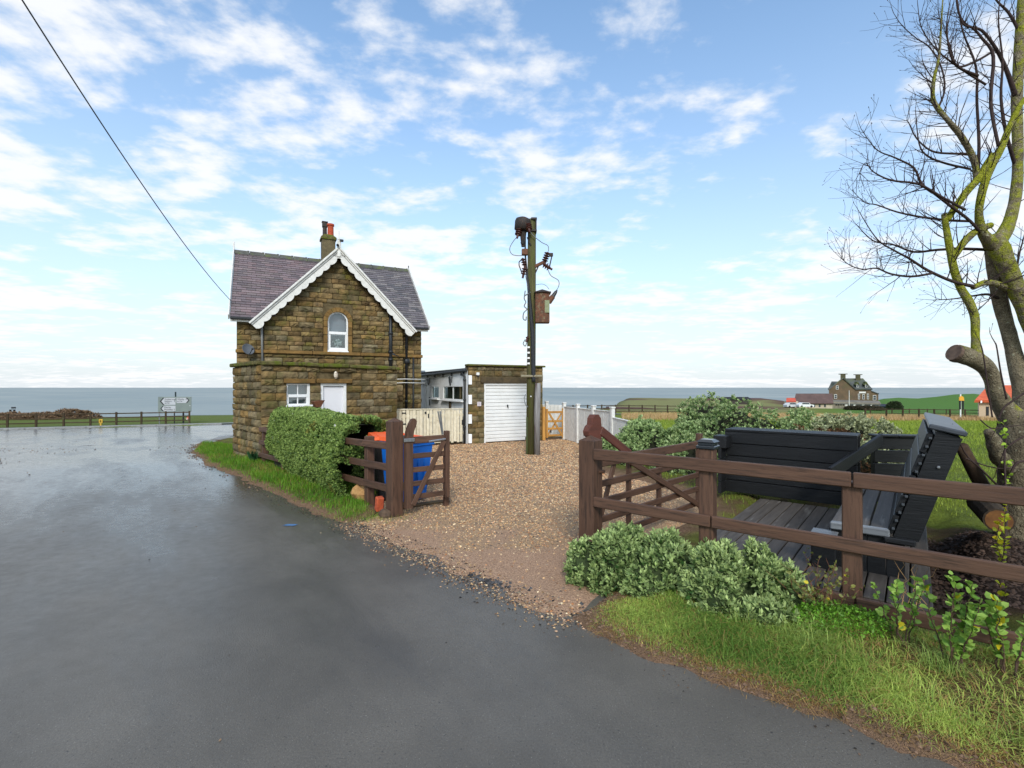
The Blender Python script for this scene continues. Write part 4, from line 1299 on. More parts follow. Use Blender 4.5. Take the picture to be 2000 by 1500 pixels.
# left of the entrance
LP0 = Vector((-1.69, 7.0, 0)); LD = Vector((-.67, .742, 0)).normalized(); LN = Vector((-LD.y, LD.x, 0)) * 1.0
LN = Vector((-.742, -.67, 0))                      # towards the lane
lf = thing('post_and_rail_fence', 'brown three rail fence running from the entrance into the clipped hedge', 'fence', LP0 + LD * .8)
for s_, z1 in ((.80, 1.09), (2.9, 1.0), (4.9, .95), (6.35, .9)):
    p = LP0 + LD * s_; post(lf, 'post', p, .12, -.1, z1, brownv_m, 42, False)
rails = [(0.06, .83), (.83, 3.1), (3.1, 5.0), (5.0, 6.5)]
for zr in (1.01, .70, .40):
    for i, (s0, s1) in enumerate(rails):
        a = LP0 + LD * s0 + LN * (.085 if i else .06); b = LP0 + LD * s1 + LN * .085
        beam(lf, 'rail', (a.x, a.y, zr - .026 * s0), (b.x, b.y, zr - .026 * s1), .04, .105, brown_m, I4)
lgp = thing('gate_post', 'thick brown gate post left of the gravel entrance in front of the blue bin', 'post', LP0)
post(lgp, 'post_shaft', LP0, .185, -.1, 1.365, brownv_m, 42)
for z in (1.09, .41):
    m = MB(); m.box((.10, 0, z), (.05, .05, .05), .008); m.tube([(.13, -.01, z - .05), (.13, -.01, z + .07)], .013, 8); part(lgp, 'hinge_pin', m, metal_m, TR(LP0) @ RZ(20))

# small left leaf
lg = thing('field_gate', 'short brown five bar gate leaf standing open before the blue bin', 'gate', (-1.50, 6.96, 0))
A, B = Vector((-1.51, 6.97, 0)), Vector((-.985, 7.34, 0)); D = (B - A).normalized()
ang = math.degrees(math.atan2(D.y, D.x)); FG = TR(A) @ RZ(ang); Lg = (B - A).length
m = MB()
po = [(-.03, 0, .12), (.085, 0, .12), (.085, 0, 1.08), (.10, 0, 1.22), (.14, 0, 1.32), (.145, 0, 1.37), (.11, 0, 1.405), (.07, 0, 1.395), (.03, 0, 1.33), (-.01, 0, 1.22), (-.03, 0, 1.06)]
m.prism([(p[0], -.035, p[2]) for p in po], (0, .07, 0)); part(lg, 'heel_stile', m, brownv_m, FG)
beam(lg, 'toe_stile', (Lg, 0, .20), (Lg, 0, 1.20), .07, .08, brown_m, FG)
for z in (1.09, .86, .66, .46, .27):
    beam(lg, 'rail', (.085, 0, z), (Lg - .04, 0, z), .03 if z < 1 else .05, .075 if z < 1 else .10, brown_m, FG)
beam(lg, 'brace', (.08, -.035, .16), (Lg - .06, -.035, 1.06), .025, .075, brown_m, FG)
m = MB(); m.box((.02, -.05, 1.10), (.16, .02, .05), .006); part(lg, 'hinge_strap', m, metal_m, FG)
m = MB(); m.tube([(Lg - .32, -.05, 1.06), (Lg - .05, -.05, 1.08)], .016, 6); part(lg, 'latch_bar', m, metal_m, FG)
for q in (0, .035):
    m = MB(); m.tube([(Lg - .09 + q * .3, -.03, 1.15), (Lg - .17 + q, -.05, 1.50)], .012, 6); part(lg, 'latch_lever', m, metal_m, FG)
gsp = thing('gate_stop_post', 'slim dark brown post in gravel behind the end of the short gate', 'post', (-1.02, 7.52, 0))
post(gsp, 'post_shaft', (-1.02, 7.52), .075, -.1, .86, brownv_m, 30, False)

# right of the entrance
RP0 = Vector((.84, 5.2, 0)); RDr = Vector((.771, -.637, 0)).normalized(); RN = Vector((-.637, -.771, 0))
rgp = thing('gate_post', 'thick brown gate post right of the gravel entrance before the long open gate', 'post', RP0)
post(rgp, 'post_shaft', RP0, .185, -.1, 1.29, brownv_m, -42)
m = MB(); m.tube([(.08, .02, .96), (.15, .02, .96)], .02, 8); part(rgp, 'hinge_pin', m, brown_m, TR(RP0) @ RZ(-30))
rf_ = thing('post_and_rail_fence', 'brown rail fence in front of the black garden seating', 'fence', RP0 + RDr * 1.22)
p = RP0 + RDr * 1.22; post(rf_, 'post', p, .125, -.1, 1.30, brownv_m, -39.6, False)
SP = TR(p.x, p.y, 1.30) @ RZ(-39.6)
m = MB(); m.box((0, 0, .012), (.165, .165, .03), .01); m.box((0, 0, .042), (.14, .14, .035), .008)
m.add([(-.08, -.08, .06), (.08, -.08, .06), (.08, .08, .06), (-.08, .08, .06), (-.05, -.05, .082), (.05, -.05, .082), (.05, .05, .082), (-.05, .05, .082)], [(0, 1, 5, 4), (1, 2, 6, 5), (2, 3, 7, 6), (3, 0, 4, 7), (4, 5, 6, 7)])
part(rf_, 'solar_post_cap', m, MAT('black_gloss_cap', srgb(40, 46, 52), None, 4, .2, spec=.6), SP)
for s_ in (2.30, 3.55, 4.8):
    p = RP0 + RDr * s_; post(rf_, 'post', p, .125, -.05, 1.13, brownv_m, -39.6, False)
for zr, h, segs in ((1.155, .115, ((.09, 2.30), (2.31, 4.8))), (.66, .105, ((.09, 1.27), (1.28, 3.55), (3.56, 4.8))), (.225, .11, ((1.3, 2.32), (2.33, 4.8)))):
    for s0, s1 in segs:
        a = RP0 + RDr * s0 + RN * .085; b = RP0 + RDr * s1 + RN * .085
        beam(rf_, 'rail', (a.x, a.y, zr), (b.x, b.y, zr), .042, h, brown_m, I4)
# long five bar gate folded back
rg = thing('field_gate', 'long brown five bar gate with raised curved heel swung open behind the right post', 'gate', (.93, 5.36, 0))
A, B = Vector((.93, 5.36, 0)), Vector((2.74, 7.12, 0)); D = (B - A).normalized()
FG = TR(A) @ RZ(math.degrees(math.atan2(D.y, D.x))); Lg = (B - A).length
m = MB()
po = [(-.11, 1.0), (.06, 1.0), (.06, 1.45), (.05, 1.53), (.01, 1.575), (-.05, 1.575), (-.09, 1.54), (-.10, 1.47), (-.14, 1.45), (-.17, 1.40), (-.16, 1.35), (-.12, 1.33)]
m.prism([(p[0] - .02, -.04, p[1] - .02) for p in po], (0, .08, 0)); part(rg, 'heel_top', m, redwood_m, FG)
beam(rg, 'heel_stile', (-.02, 0, .10), (-.02, 0, 1.0), .07, .11, brown_m, FG)
beam(rg, 'toe_stile', (Lg, 0, .12), (Lg, 0, 1.18), .07, .085, brown_m, FG)
for z, h in ((1.02, .11), (.78, .075), (.58, .075), (.38, .075), (.17, .075)):
    beam(rg, 'rail', (.04, 0, z), (Lg - .045, 0, z), .032, h, brown_m, FG)
beam(rg, 'brace', (.03, -.034, 1.38), (.62, -.034, 1.06), .03, .10, redwood_m, FG)
beam(rg, 'brace', (.62, -.034, .98), (Lg - .06, -.034, .14), .03, .075, brown_m, FG)
beam(rg, 'brace', (.40, .034, .98), (.02, .034, .16), .028, .07, brown_m, FG)
for x in (.70, 1.42):
    beam(rg, 'upright', (x, .034, .15), (x, .034, .98), .028, .07, brown_m, FG)

# ------------------------------------------------------------------ wheelie bins
def wheelie(label, loc, rz, body_m, lid_m):
    t = thing('wheelie_bin', label, 'bin', loc, rz)
    m = MB()
    def ring(w, d, z, y0=0): return [(-w, -d + y0, z), (w, -d + y0, z), (w, d + y0, z), (-w, d + y0, z)]
    lv = [ring(.21, .24, .05, .02), ring(.225, .27, .30, .01), ring(.265, .325, .92, -.01), ring(.285, .345, .93, -.01), ring(.285, .345, .985, -.01)]
    vs = sum(lv, []); fs = [(3, 2, 1, 0)]
    for i in range(len(lv) - 1):
        for k in range(4): fs.append((i * 4 + k, i * 4 + (k + 1) % 4, i * 4 + 4 + (k + 1) % 4, i * 4 + 4 + k))
    fs.append((16, 17, 18, 19))
    m.add(vs, fs)
    for q in (-.13, 0, .13): m.box((q, -.302, .55), (.035, .03, .62), .008)
    for q in (-.12, .06): m.add(*cbox(.03, .10, .60, .008), TR(.248, q, .58) @ Matrix.Rotation(.07, 4, 'Y'))
    part(t, 'body', m, body_m)
    m = MB()
    m.add([(-.30, -.385, .99), (.30, -.385, .99), (.30, .34, .99), (-.30, .34, .99), (-.285, -.36, 1.035), (.285, -.36, 1.035), (.285, .33, 1.06), (-.285, .33, 1.06)],
          [(3, 2, 1, 0), (0, 1, 5, 4), (1, 2, 6, 5), (2, 3, 7, 6), (3, 0, 4, 7), (4, 5, 6, 7)])
    for q in (-.17, 0, .17): m.add(*cbox(.07, .60, .014, .005), TR(q, -.02, 1.052) @ Matrix.Rotation(.036, 4, 'X'))
    part(t, 'lid', m, lid_m)
    m = MB(); m.tube([(-.24, .41, .97), (.24, .41, .97)], .018, 8); part(t, 'handle', m, body_m)
    for s in (-1, 1):
        m = MB(); m.box((s * .24, .375, .965), (.04, .09, .05), .008); part(t, 'handle_bracket', m, body_m)
        W = TR(s * .25, .27, .10) @ Matrix.Rotation(math.pi / 2, 4, 'Y')
        m = MB(); m.lathe([(.10, -.025), (.105, -.015), (.105, .015), (.10, .025)], 16, W); w = part(t, 'wheel', m, MAT('black_rubber', srgb(30, 30, 32), None, 4, .7))
        m = MB(); m.lathe([(.05, -.03), (.05, .03)], 10, W); part(w, 'hub', m, dpipe_m)
    return t
blue_m = MAT('blue_bin_plastic', srgb(20, 112, 212), srgb(16, 100, 196), 3, .42, spec=.4)
orange_m = MAT('orange_bin_lid', srgb(240, 104, 48), srgb(226, 90, 40), 3, .5)
bin1 = wheelie('blue wheelie bin with orange lid behind the left gate post', (-1.72, 7.93, 0), 50, blue_m, orange_m)
bin2 = wheelie('dark wheelie bin with orange lid and grey label between hedge and fence post', (-2.13, 8.38, 0), 25, MAT('dark_bin_plastic', srgb(50, 46, 44), srgb(42, 40, 38), 3, .5), orange_m)
m = MB(); m.box((.04, -.325, .76), (.13, .006, .16), .003); part(bin2, 'label_sticker', m, MAT('grey_sticker', srgb(96, 96, 120), srgb(150, 150, 156), 25, .5))
m = MB(); m.box((.04, -.329, .70), (.11, .004, .04), .002); part(bin2, 'sticker_print', m, MAT('pale_sticker', srgb(206, 206, 206), None, 3, .5))
m = MB(); m.box((-.30, -.37, .80), (.03, .02, .36), .004); part(bin1, 'white_strip', m, white_m)
plk = MB(); plk.box((0, 0, .02), (.95, .12, .04), .006)
solo('timber_plank', plk, farwood_m, 'grey brown plank lying on gravel under the blue bin', 'plank', TR(-1.42, 7.52, .02) @ RZ(32))
brk = MB(); brk.box((0, 0, 0), (.11, .10, .215), .012)
solo('brick', brk, MAT('orange_brick', srgb(196, 92, 58), srgb(160, 72, 48), 25, .9, bsc=60, bst=.5), 'upright orange brick at the foot of the brown fence near the bins', 'brick', TR(*(lambda g: (g.x, g.y, .12))(G(741, 1000))) @ RZ(35) @ Matrix.Rotation(.2, 4, 'X'))
def rock(name, label, loc, r, mat, seed, sq=(1, 1, 1)):
    r_ = random.Random(seed)
    me = MB(); vs, fs = [], []
    n, k = 10, 6
    for i in range(k + 1):
        for j in range(n):
            th, ph = math.pi * i / k, 2 * math.pi * j / n
            vs.append(Vector((math.sin(th) * math.cos(ph), math.sin(th) * math.sin(ph), math.cos(th))))
    V = np.array([tuple(v) for v in vs]); d = .72 + .55 * vnoise(V + seed, 1.6)
    vs = [tuple(v * d[i] * r * np.array(sq)) for i, v in enumerate(V)]
    for i in range(k):
        for j in range(n): fs.append((i * n + j, i * n + (j + 1) % n, (i + 1) * n + (j + 1) % n, (i + 1) * n + j)[::-1])
    me.add(vs, fs)
    return solo(name, me, mat, label, 'stone', TR(loc), smooth=False)
rock_m = MAT('sandstone_rock', srgb(196, 154, 100), srgb(150, 110, 68), 12, .9, bsc=30, bst=.5)
g = G(710, 985); rock('rock', 'pale sandstone rock under the end of the clipped hedge', (g.x - .05, g.y + .1, .16), .16, rock_m, 3, (1, .8, 1.0))
g = G(752, 1012); rock('rock', 'small brown stone lying beside the orange brick', (g.x, g.y, .05), .09, MAT('brown_rock', srgb(98, 78, 62), srgb(70, 58, 48), 12, .9), 8)

# ------------------------------------------------------------------ utility pole
PX, PY, PS = .537, 13.4, 13.4 / FPX
up_ = thing('utility_pole', 'tall mossy wooden utility pole carrying transformer and insulators', 'utility pole', (PX, PY, -.1))
PF = TR(PX, PY, 0)
def pp(u, v, y=0.0): return ((u - 1038.5) * PS, y, EYE - (v - HZ) * PS)
m = MB(); m.tube([(0 - .03, 0, -.2), (0, 0, 3.2), (.01, 0, pp(1039, 429)[2])], [.128, .12, .115], 14); part(up_, 'pole', m, pole_m, PF, smooth=True)
m = MB(); m.tube([pp(1026, 462, -.14), pp(1026, 500, -.14), pp(1030, 545, -.15), pp(1035, 590, -.16), pp(1040, 650, -.16), pp(1042, 740, -.15), pp(1042, 746, -.15)], [.022, .022, .03, .045, .055, .055, .05], 8); part(up_, 'cable', m, wire_m, PF, smooth=True)
CW = PF @ TR(pp(1021, 441, -.10)) @ Matrix.Rotation(.12, 4, 'Y')
m = MB(); m.lathe([(.16, -.17), (.21, -.15), (.22, .08), (.20, .14), (.10, .19)], 16); can = part(up_, 'pothead', m, darkmetal_m, CW, smooth=True)
m = MB(); m.tube([pp(1022, 455, -.1), pp(1022, 484, -.1)], [.10, .05], 10); part(up_, 'cable_gland', m, darkmetal_m, PF)
def insul(p, d, n, r, name='insulator'):
    p = Vector(p); d = Vector(d).normalized()
    M = TR(p) @ d.to_track_quat('Z', 'Y').to_matrix().to_4x4()
    prof = [(.025, 0)]
    for k in range(n): prof += [(r * .45, .02 + k * .065), (r, .035 + k * .065), (r, .05 + k * .065), (r * .45, .065 + k * .065)]
    prof += [(.03, .02 + n * .065 + .02), (.03, .1 + n * .065)]
    m = MB(); m.lathe(prof, 12, M); return part(up_, name, m, ins_m, PF, smooth=False)
insul(pp(1016, 447, -.16), (-.25, -.3, -1), 4, .09); insul(pp(1032, 443, -.22), (.1, -.5, -1), 3, .085)
m = MB(); m.box(pp(1043, 430), (.16, .30, .06), .008); m.box(pp(1047, 441), (.03, .30, .30), .004); m.box(pp(1042, 453), (.18, .30, .05), .006); part(up_, 'top_bracket', m, darkmetal_m, PF)
m = MB(); m.box(pp(1025, 496, -.17), (.17, .14, .17), .02); part(up_, 'junction_box', m, rust_m, PF)
m = MB(); m.lathe([(.05, 0), (.06, .05), (.03, .09)], 10, TR(pp(1021, 480, -.15))); part(up_, 'insulator', m, dpipe_m, PF)
m = MB(); m.tube([pp(1030, 466, -.12), pp(1037, 482, -.12)], .02, 6); part(up_, 'strut', m, darkmetal_m, PF)
insul(pp(1021, 508, -.2), (.25, 0, -1), 3, .07); insul(pp(1025, 526, -.2), (-.2, 0, -1), 3, .075)
m = MB(); m.tube([pp(1021, 508, -.22), pp(1014, 516, -.22), pp(1014, 522, -.22), pp(1019, 536, -.22)], .015, 6); part(up_, 'fuse_link', m, darkmetal_m, PF)
beam(up_, 'cross_arm', pp(1044, 522, -.05), pp(1062, 513, -.05), .09, .08, rust_m, PF)
m = MB(); m.tube([pp(1045, 536, -.05), pp(1052, 520, -.05)], .018, 6); part(up_, 'arm_brace', m, darkmetal_m, PF)
insul(pp(1070, 494, -.08), (-.35, 0, -1), 4, .085); insul(pp(1061, 517, -.08), (.8, 0, -.5), 3, .095)
m = MB(); m.tube([pp(1070, 496, -.12), pp(1077, 500, -.12), pp(1077, 505, -.12), pp(1073, 523, -.12)], .018, 6); m.box(pp(1076, 500, -.12), (.11, .06, .10), .02); part(up_, 'fuse_link', m, darkmetal_m, PF)
def wire(pts, r=.011, nm='lead_wire'):
    P_ = [Vector(p) for p in pts]; out = []
    for i in range(len(P_) - 1):
        p0, p1, p2, p3 = P_[max(i - 1, 0)], P_[i], P_[i + 1], P_[min(i + 2, len(P_) - 1)]
        for k in range(6):
            t = k / 6
            out.append(.5 * ((2 * p1) + (p2 - p0) * t + (2 * p0 - 5 * p1 + 4 * p2 - p3) * t * t + (3 * p1 - p0 - 3 * p2 + p3) * t ** 3))
    out.append(P_[-1])
    m = MB(); m.tube(out, r, 5); part(up_, nm, m, MAT('grey_lead', srgb(120, 124, 128), None, 4, .6), PF, smooth=True)
wire([pp(1012, 466, -.2), pp(1004, 474, -.2), pp(996, 489, -.2), pp(1000, 500, -.2), pp(1010, 503, -.2), pp(1020, 503, -.2)])
wire([pp(1034, 456, -.25), pp(1042, 465, -.2), pp(1058, 476, -.12), pp(1070, 482, -.1), pp(1071, 493, -.1)])
wire([pp(1070, 528, -.1), pp(1076, 540, -.1), pp(1090, 549, -.1), pp(1091, 560, -.1), pp(1084, 572, -.1)])
wire([pp(1046, 558, -.1), pp(1058, 557, -.15), pp(1066, 561, -.2), pp(1072, 568, -.2)], .007)
wire([pp(1026, 541, -.2), pp(1030, 560, -.18), pp(1034, 585, -.16)], .008)
TB = PF @ TR(pp(1059, 602, -.12))
m = MB(); m.prism([(-.19, -.14, -.42), (.02, -.20, -.42), (.19, -.12, -.42), (.19, .18, -.42), (-.19, .18, -.42)], (0, 0, .80)); tb = part(up_, 'transformer_tank', m, rust_m, TB)
m = MB(); m.prism([(-.22, -.18, .38), (.02, -.25, .38), (.23, -.15, .38), (.23, .2, .38), (-.22, .2, .38)], (0, 0, .03)); m.add([(-.2, -.16, .41), (.02, -.23, .41), (.21, -.13, .41), (.21, .18, .41), (-.2, .18, .41), (0, 0, .50)], [(0, 1, 5), (1, 2, 5), (2, 3, 5), (3, 4, 5), (4, 0, 5)]); part(tb, 'lid', m, darkmetal_m, TB)
m = MB(); m.box((.12, -.175, -.0), (.13, .02, .34), .004, TR(0, 0, 0) @ RZ(0)); part(tb, 'nameplate', m, MAT('pale_green_plate', srgb(142, 152, 118), srgb(120, 116, 90), 14, .7), TB)
m = MB(); m.tube([(.17, -.1, .12), (.28, -.1, .28)], .075, 8); part(tb, 'bushing_pocket', m, rust_m, TB)
m = MB(); m.tube([(.28, -.1, .28), (.36, -.1, .40), (.40, -.1, .46)], [.06, .045, .015], 8); part(tb, 'bushing', m, dpipe_m, TB)
wire([pp(1026, 570, -.16), pp(1024, 585, -.17), pp(1027, 592, -.17), pp(1024, 600, -.17), pp(1029, 606, -.17), pp(1023, 613, -.17), pp(1022, 624, -.17), pp(1027, 627, -.17), pp(1028, 620, -.17)], .016, 'cable_tail')
wire([pp(1036, 573, -.16), pp(1030, 577, -.18), pp(1024, 580, -.18)], .02, 'bracket_hook')
insul(pp(1031, 658, -.14), (-.3, -.2, -1), 1, .05)
wire([pp(1026, 664, -.16), pp(1022, 672, -.16), pp(1026, 677, -.16), pp(1029, 670, -.16)], .014, 'earth_ring')
for k in range(7):
    m = MB(); m.box(pp(1032.5, 679 + k * 5.2, -.125), (.07, .012, .05), .002)
    part(up_, 'number_plate', m, (white_m, dpipe_m)[k % 2], PF)
m = MB(); m.tube([pp(1018, 735, -.17), pp(1060, 735, -.17)], .035, 8); part(up_, 'cross_rod', m, MAT('pale_rod', srgb(150, 142, 118), srgb(120, 112, 92), 20, .8), PF)
wire([pp(1027, 770, -.14), pp(1024, 778, -.16), pp(1026, 788, -.15), pp(1031, 795, -.13)], .012, 'cable_tail')
m = MB(); m.box(pp(1037, 774, -.13), (.03, .01, .03), .004); part(up_, 'number_plate', m, white_m, PF)
m = MB(); m.box(pp(1029.5, 850, -.06), (.05, .06, 1.0), .004); part(up_, 'cable_guard', m, MAT('green_guard', srgb(74, 84, 44), srgb(60, 66, 40), 6, .8), PF)
sp_ = MB(); sp_.tube([(0, 0, -.1), (-.01, 0, 1.0), (.02, 0, 1.97)], [.085, .085, .08], 10)
solo('stub_post', sp_, greywood_m, 'short grey weathered stub post tied to the utility pole foot', 'post', TR(PX + .155, PY - .10, 0), smooth=True)
# overhead line from the cottage towards the top left
a, b = HM @ Vector((-.15, .2, 4.35)), at(18, -40, 4.6)
pts = []
for k in range(25):
    t = k / 24; p = a.lerp(b, t); p.z -= .22 * 4 * t * (1 - t); pts.append(p)
m = MB(); m.tube(pts, .008, 6)
solo('overhead_line', m, MAT('grey_cable', srgb(70, 74, 80), None, 4, .7), 'black overhead cable rising from the cottage to the top left of the sky', 'cable', smooth=True)

# ------------------------------------------------------------------ black garden seating on a plank deck
SE = Vector((.771, -.637, 0)).normalized(); SG = Vector((.637, .771, 0)).normalized()    # along the fence / away from it
DZ0 = .15
def F2(o, d):       # frame with x along d
    return TR(o) @ RZ(math.degrees(math.atan2(d.y, d.x)))
deck = thing('deck', 'dark plank deck under the black garden seating', 'deck', (2.2, 5.3, 0))
dO = Vector((2.05, 5.35, 0)); DF = F2(dO, SE)           # x along the fence, y away
for k in range(13):
    x = .075 + k * .150
    L0, L1 = (-.55 if k > 1 else .2), 2.75
    beam(deck, 'plank', (x, L0, DZ0 - .02), (x, L1, DZ0 - .02), .138, .04, deck_m, DF, .006)
# long planter backed wall
lw = thing('plank_planter', 'long low black plank planter wall at the back of the deck', 'planter', (3.49, 7.98, 0))
LF = F2(Vector((3.49, 7.98, 0)), SE)
for k in range(5):
    beam(lw, 'plank', (0, .03, DZ0 + .10 + k * .198), (1.78, .03, DZ0 + .10 + k * .198), .05, .188, black_m, LF, .006)
    beam(lw, 'plank', (0, .50, DZ0 + .10 + k * .198), (1.78, .50, DZ0 + .10 + k * .198), .05, .188, black_m, LF, .006)
    beam(lw, 'end_plank', (.03, .06, DZ0 + .10 + k * .198), (.03, .47, DZ0 + .10 + k * .198), .05, .188, black_m, LF, .006)
for y in (.085, .265, .445):
    beam(lw, 'top_plank', (.0, y, DZ0 + 1.005), (1.78, y, DZ0 + 1.005), .174, .035, black_m, LF, .006)
beam(lw, 'arm_block', (.0, -.28, DZ0 + .83), (.0, .02, DZ0 + .83), .20, .20, black_m, LF, .012)
for k in range(4): beam(lw, 'arm_plank', (.0, -.28, DZ0 + .10 + k * .185), (.0, .0, DZ0 + .10 + k * .185), .05, .175, black_m, LF, .006)
# rear seat back with slanted arm
rb = thing('seat_back', 'black plank seat back with open gaps and slanted arm at the far deck corner', 'seat', (5.5, 7.4, 0))
b0, b1 = at(1706, 852, 7.35), at(1822, 852, 7.2)
RF = F2(Vector((b0.x, b0.y, 0)), Vector((b1.x - b0.x, b1.y - b0.y, 0))); RL = math.hypot(b1.x - b0.x, b1.y - b0.y)
for k in range(5):
    beam(rb, 'plank', (0, 0, 1.015 - k * .198), (RL, 0, 1.015 - k * .198), .05, .178, black_m, RF, .006)
for i, x in enumerate((.0, .31, .60)):
    beam(rb, 'cap_plank', (x, .05, 1.125), (min(x + .30, RL), .05, 1.125), .24, .03, black_m, RF, .006)
for x in (.04, RL - .08): beam(rb, 'post', (x, .06, .0), (x, .06, 1.10), .07, .07, black_m, RF)
a_ = RF.inverted() @ at(1722, 858, 7.25); c_ = RF.inverted() @ at(1622, 925, 6.55)
beam(rb, 'slanted_arm', tuple(a_), tuple(c_), .05, .17, black_m, RF, .008)
# side bench with leaning back
sb = thing('garden_bench', 'black plank bench with tall backrest leaning outwards beside the tree', 'bench', (3.05, 4.62, 0))
BF = F2(Vector((3.05, 4.66, 0)), SE)        # x across the seat, y away from the lane
SZ = .55
for k in range(3):
    beam(sb, 'seat_plank', (.075 + k * .150, .02, SZ), (.075 + k * .150, 2.3, SZ), .140, .045, deck_m if True else black_m, BF, .008)  # deck grey instead of black puts the wet shine into the colour
beam(sb, 'seat_edge', (0, .0, SZ - .01), (.45, .0, SZ - .01), .07, .07, MAT('sheen_plank_edge', srgb(130, 134, 138), srgb(96, 98, 102), 1.0, .4, bsc=3, bst=.4, stretch=(2, 26, 26)), BF, .01)  # pale colour carries the gloss along the black edge
for k in range(4):
    m = MB(); m.box((.07 + k * .14, .03, SZ / 2 - .02), (.134, .04, SZ - .06), .006); part(sb, 'front_plank', m, black_m, BF)
for k in range(2): beam(sb, 'side_plank', (.0, .05, .18 + k * .19), (.0, 2.3, .18 + k * .19), .04, .18, black_m, BF, .006)
lean = math.tan(math.radians(17))
hb = .93
for k in range(5):
    z0, z1 = SZ - .02 + k * hb / 5, SZ - .02 + (k + 1) * hb / 5
    zm = (z0 + z1) / 2; x = .45 + (zm - SZ) * lean
    beam(sb, 'back_plank', (x, .0, zm), (x, 2.5, zm), .045, hb / 5 - .012, black_m, BF, .006, roll=math.radians(17))
# outer shell of the back: end boards, ladder-like hollow core and cap
def bq(x, z): return (.45 + (z - SZ) * lean + x, z)
for y in (0.015, 2.48):
    m = MB(); po = [bq(.035, SZ - .05), bq(.215, SZ - .05 - .0), bq(.215, SZ + hb - .06), bq(.035, SZ + hb - .0)]
    m.prism([(p[0], y - .02, p[1]) for p in po], (0, .045, 0)); part(sb, 'end_board', m, black_m, BF)
m = MB(); po = [bq(.03, SZ - .04), bq(.20, SZ - .04), bq(.20, SZ + hb - .05), bq(.03, SZ + hb - .01)]
m.prism([(p[0], .04, p[1]) for p in po], (0, 2.4, 0)); part(sb, 'back_panel', m, black_m, BF)
for k in range(12):
    z = SZ + .04 + k * .075
    m = MB(); x, zz = bq(.012, z); m.box((x, -.014, zz), (.022, .03, .02), .003); part(sb, 'core_web', m, MAT('grey_plastic_web', srgb(70, 74, 78), None, 4, .45), BF)
m = MB(); x, zz = bq(.10, SZ + hb + .01); m.box((0, 0, 0), (.25, 2.56, .045), .012, TR(x, 1.24, zz) @ Matrix.Rotation(math.radians(14), 4, 'Y')); part(sb, 'cap_plank', m, MAT('sheen_grey_cap', srgb(74, 78, 84), srgb(56, 60, 66), 3, .38, bsc=30, bst=.2), BF)  # lighter than the planks: sky gloss put into the cap colour
m = MB(); m.box((bq(.14, SZ + .62)[0], -.014, SZ + .62), (.022, .02, .022), .006); part(sb, 'bolt_head', m, metal_m, BF)
m = MB(); m.box((.52, -.03, SZ - .06), (.22, .06, .05), .01); part(sb, 'foot_trim', m, black_m, BF)
m = MB(); m.box((-.04, -.06, .26), (.20, .18, .40), .012); part(sb, 'leg_block', m, black_m, BF)
m = MB(); m.box((-.04, -.06, .468), (.21, .19, .02), .006); part(sb, 'leg_cap', m, MATS['sheen_plank_edge'], BF)  # added pale slab colours in the bright top of the black leg
# timber prop and cut log
pr = MB(); pr.tube([at(1925, 960, 5.6), at(1900, 915, 5.6), at(1878, 872, 5.5)], [.075, .07, .06], 8)
solo('timber_prop', pr, MAT('dark_bark_prop', srgb(84, 66, 50), srgb(58, 46, 38), 10, .9, bsc=20, bst=.8), 'rough brown timber prop leaning against the bench back', 'timber', smooth=True)
lg_ = thing('cut_log', 'short cut log with orange end grain lying on dark soil by the tree', 'log', (4.62, 4.55, .25))
lc = at(1951, 1017, 4.62); ld = Vector((.55, .83, .05)).normalized()
m = MB(); m.tube([lc, lc + ld * .7], .115, 14); part(lg_, 'bark', m, MAT('log_bark', srgb(74, 60, 46), srgb(50, 42, 34), 14, .9, bsc=24, bst=.8), I4, smooth=False)
m = MB(); m.tube([lc - ld * .004, lc + ld * .01], .10, 14); part(lg_, 'end_grain', m, MAT('end_grain', srgb(130, 88, 46), srgb(96, 62, 34), 18, .8), I4)
# ------------------------------------------------------------------ leaves
def unit(v): return v / np.maximum(np.linalg.norm(v, axis=-1, keepdims=True), 1e-9)

def leafmesh(name, c, d, size, width, colr, mat, round_=False):
    """c base points, d leaf directions, size lengths"""
    n = len(c)
    d = unit(d)
    r = unit(RG.normal(size=(n, 3)))
    sd_ = unit(np.cross(d, r)); nm = np.cross(sd_, d)
    L = size[:, None]; W = (size * width)[:, None]
    tip = c + d * L - nm * L * RG.uniform(-.05, .25, (n, 1))
    if round_:
        V = np.stack([c, c + d * L * .3 + sd_ * W * .8 + nm * W * .2, c + d * L * .72 + sd_ * W * .75 + nm * W * .15, tip,
                      c + d * L * .72 - sd_ * W * .75 + nm * W * .15, c + d * L * .3 - sd_ * W * .8 + nm * W * .2], 1).reshape(-1, 3)
        F = (np.arange(n)[:, None, None] * 6 + np.array([(0, 1, 2, 3), (0, 3, 4, 5)])[None]).reshape(-1, 4)
        return npmesh(name, V, F, mat, np.repeat(colr, 6, 0))
    V = np.stack([c, c + d * L * .5 + sd_ * W + nm * W * .35, tip, c + d * L * .5 - sd_ * W + nm * W * .35], 1).reshape(-1, 3)
    F = (np.arange(n)[:, None, None] * 4 + np.array([(0, 1, 2), (0, 2, 3)])[None]).reshape(-1, 3)
    return npmesh(name, V, F, mat, np.repeat(colr, 4, 0))

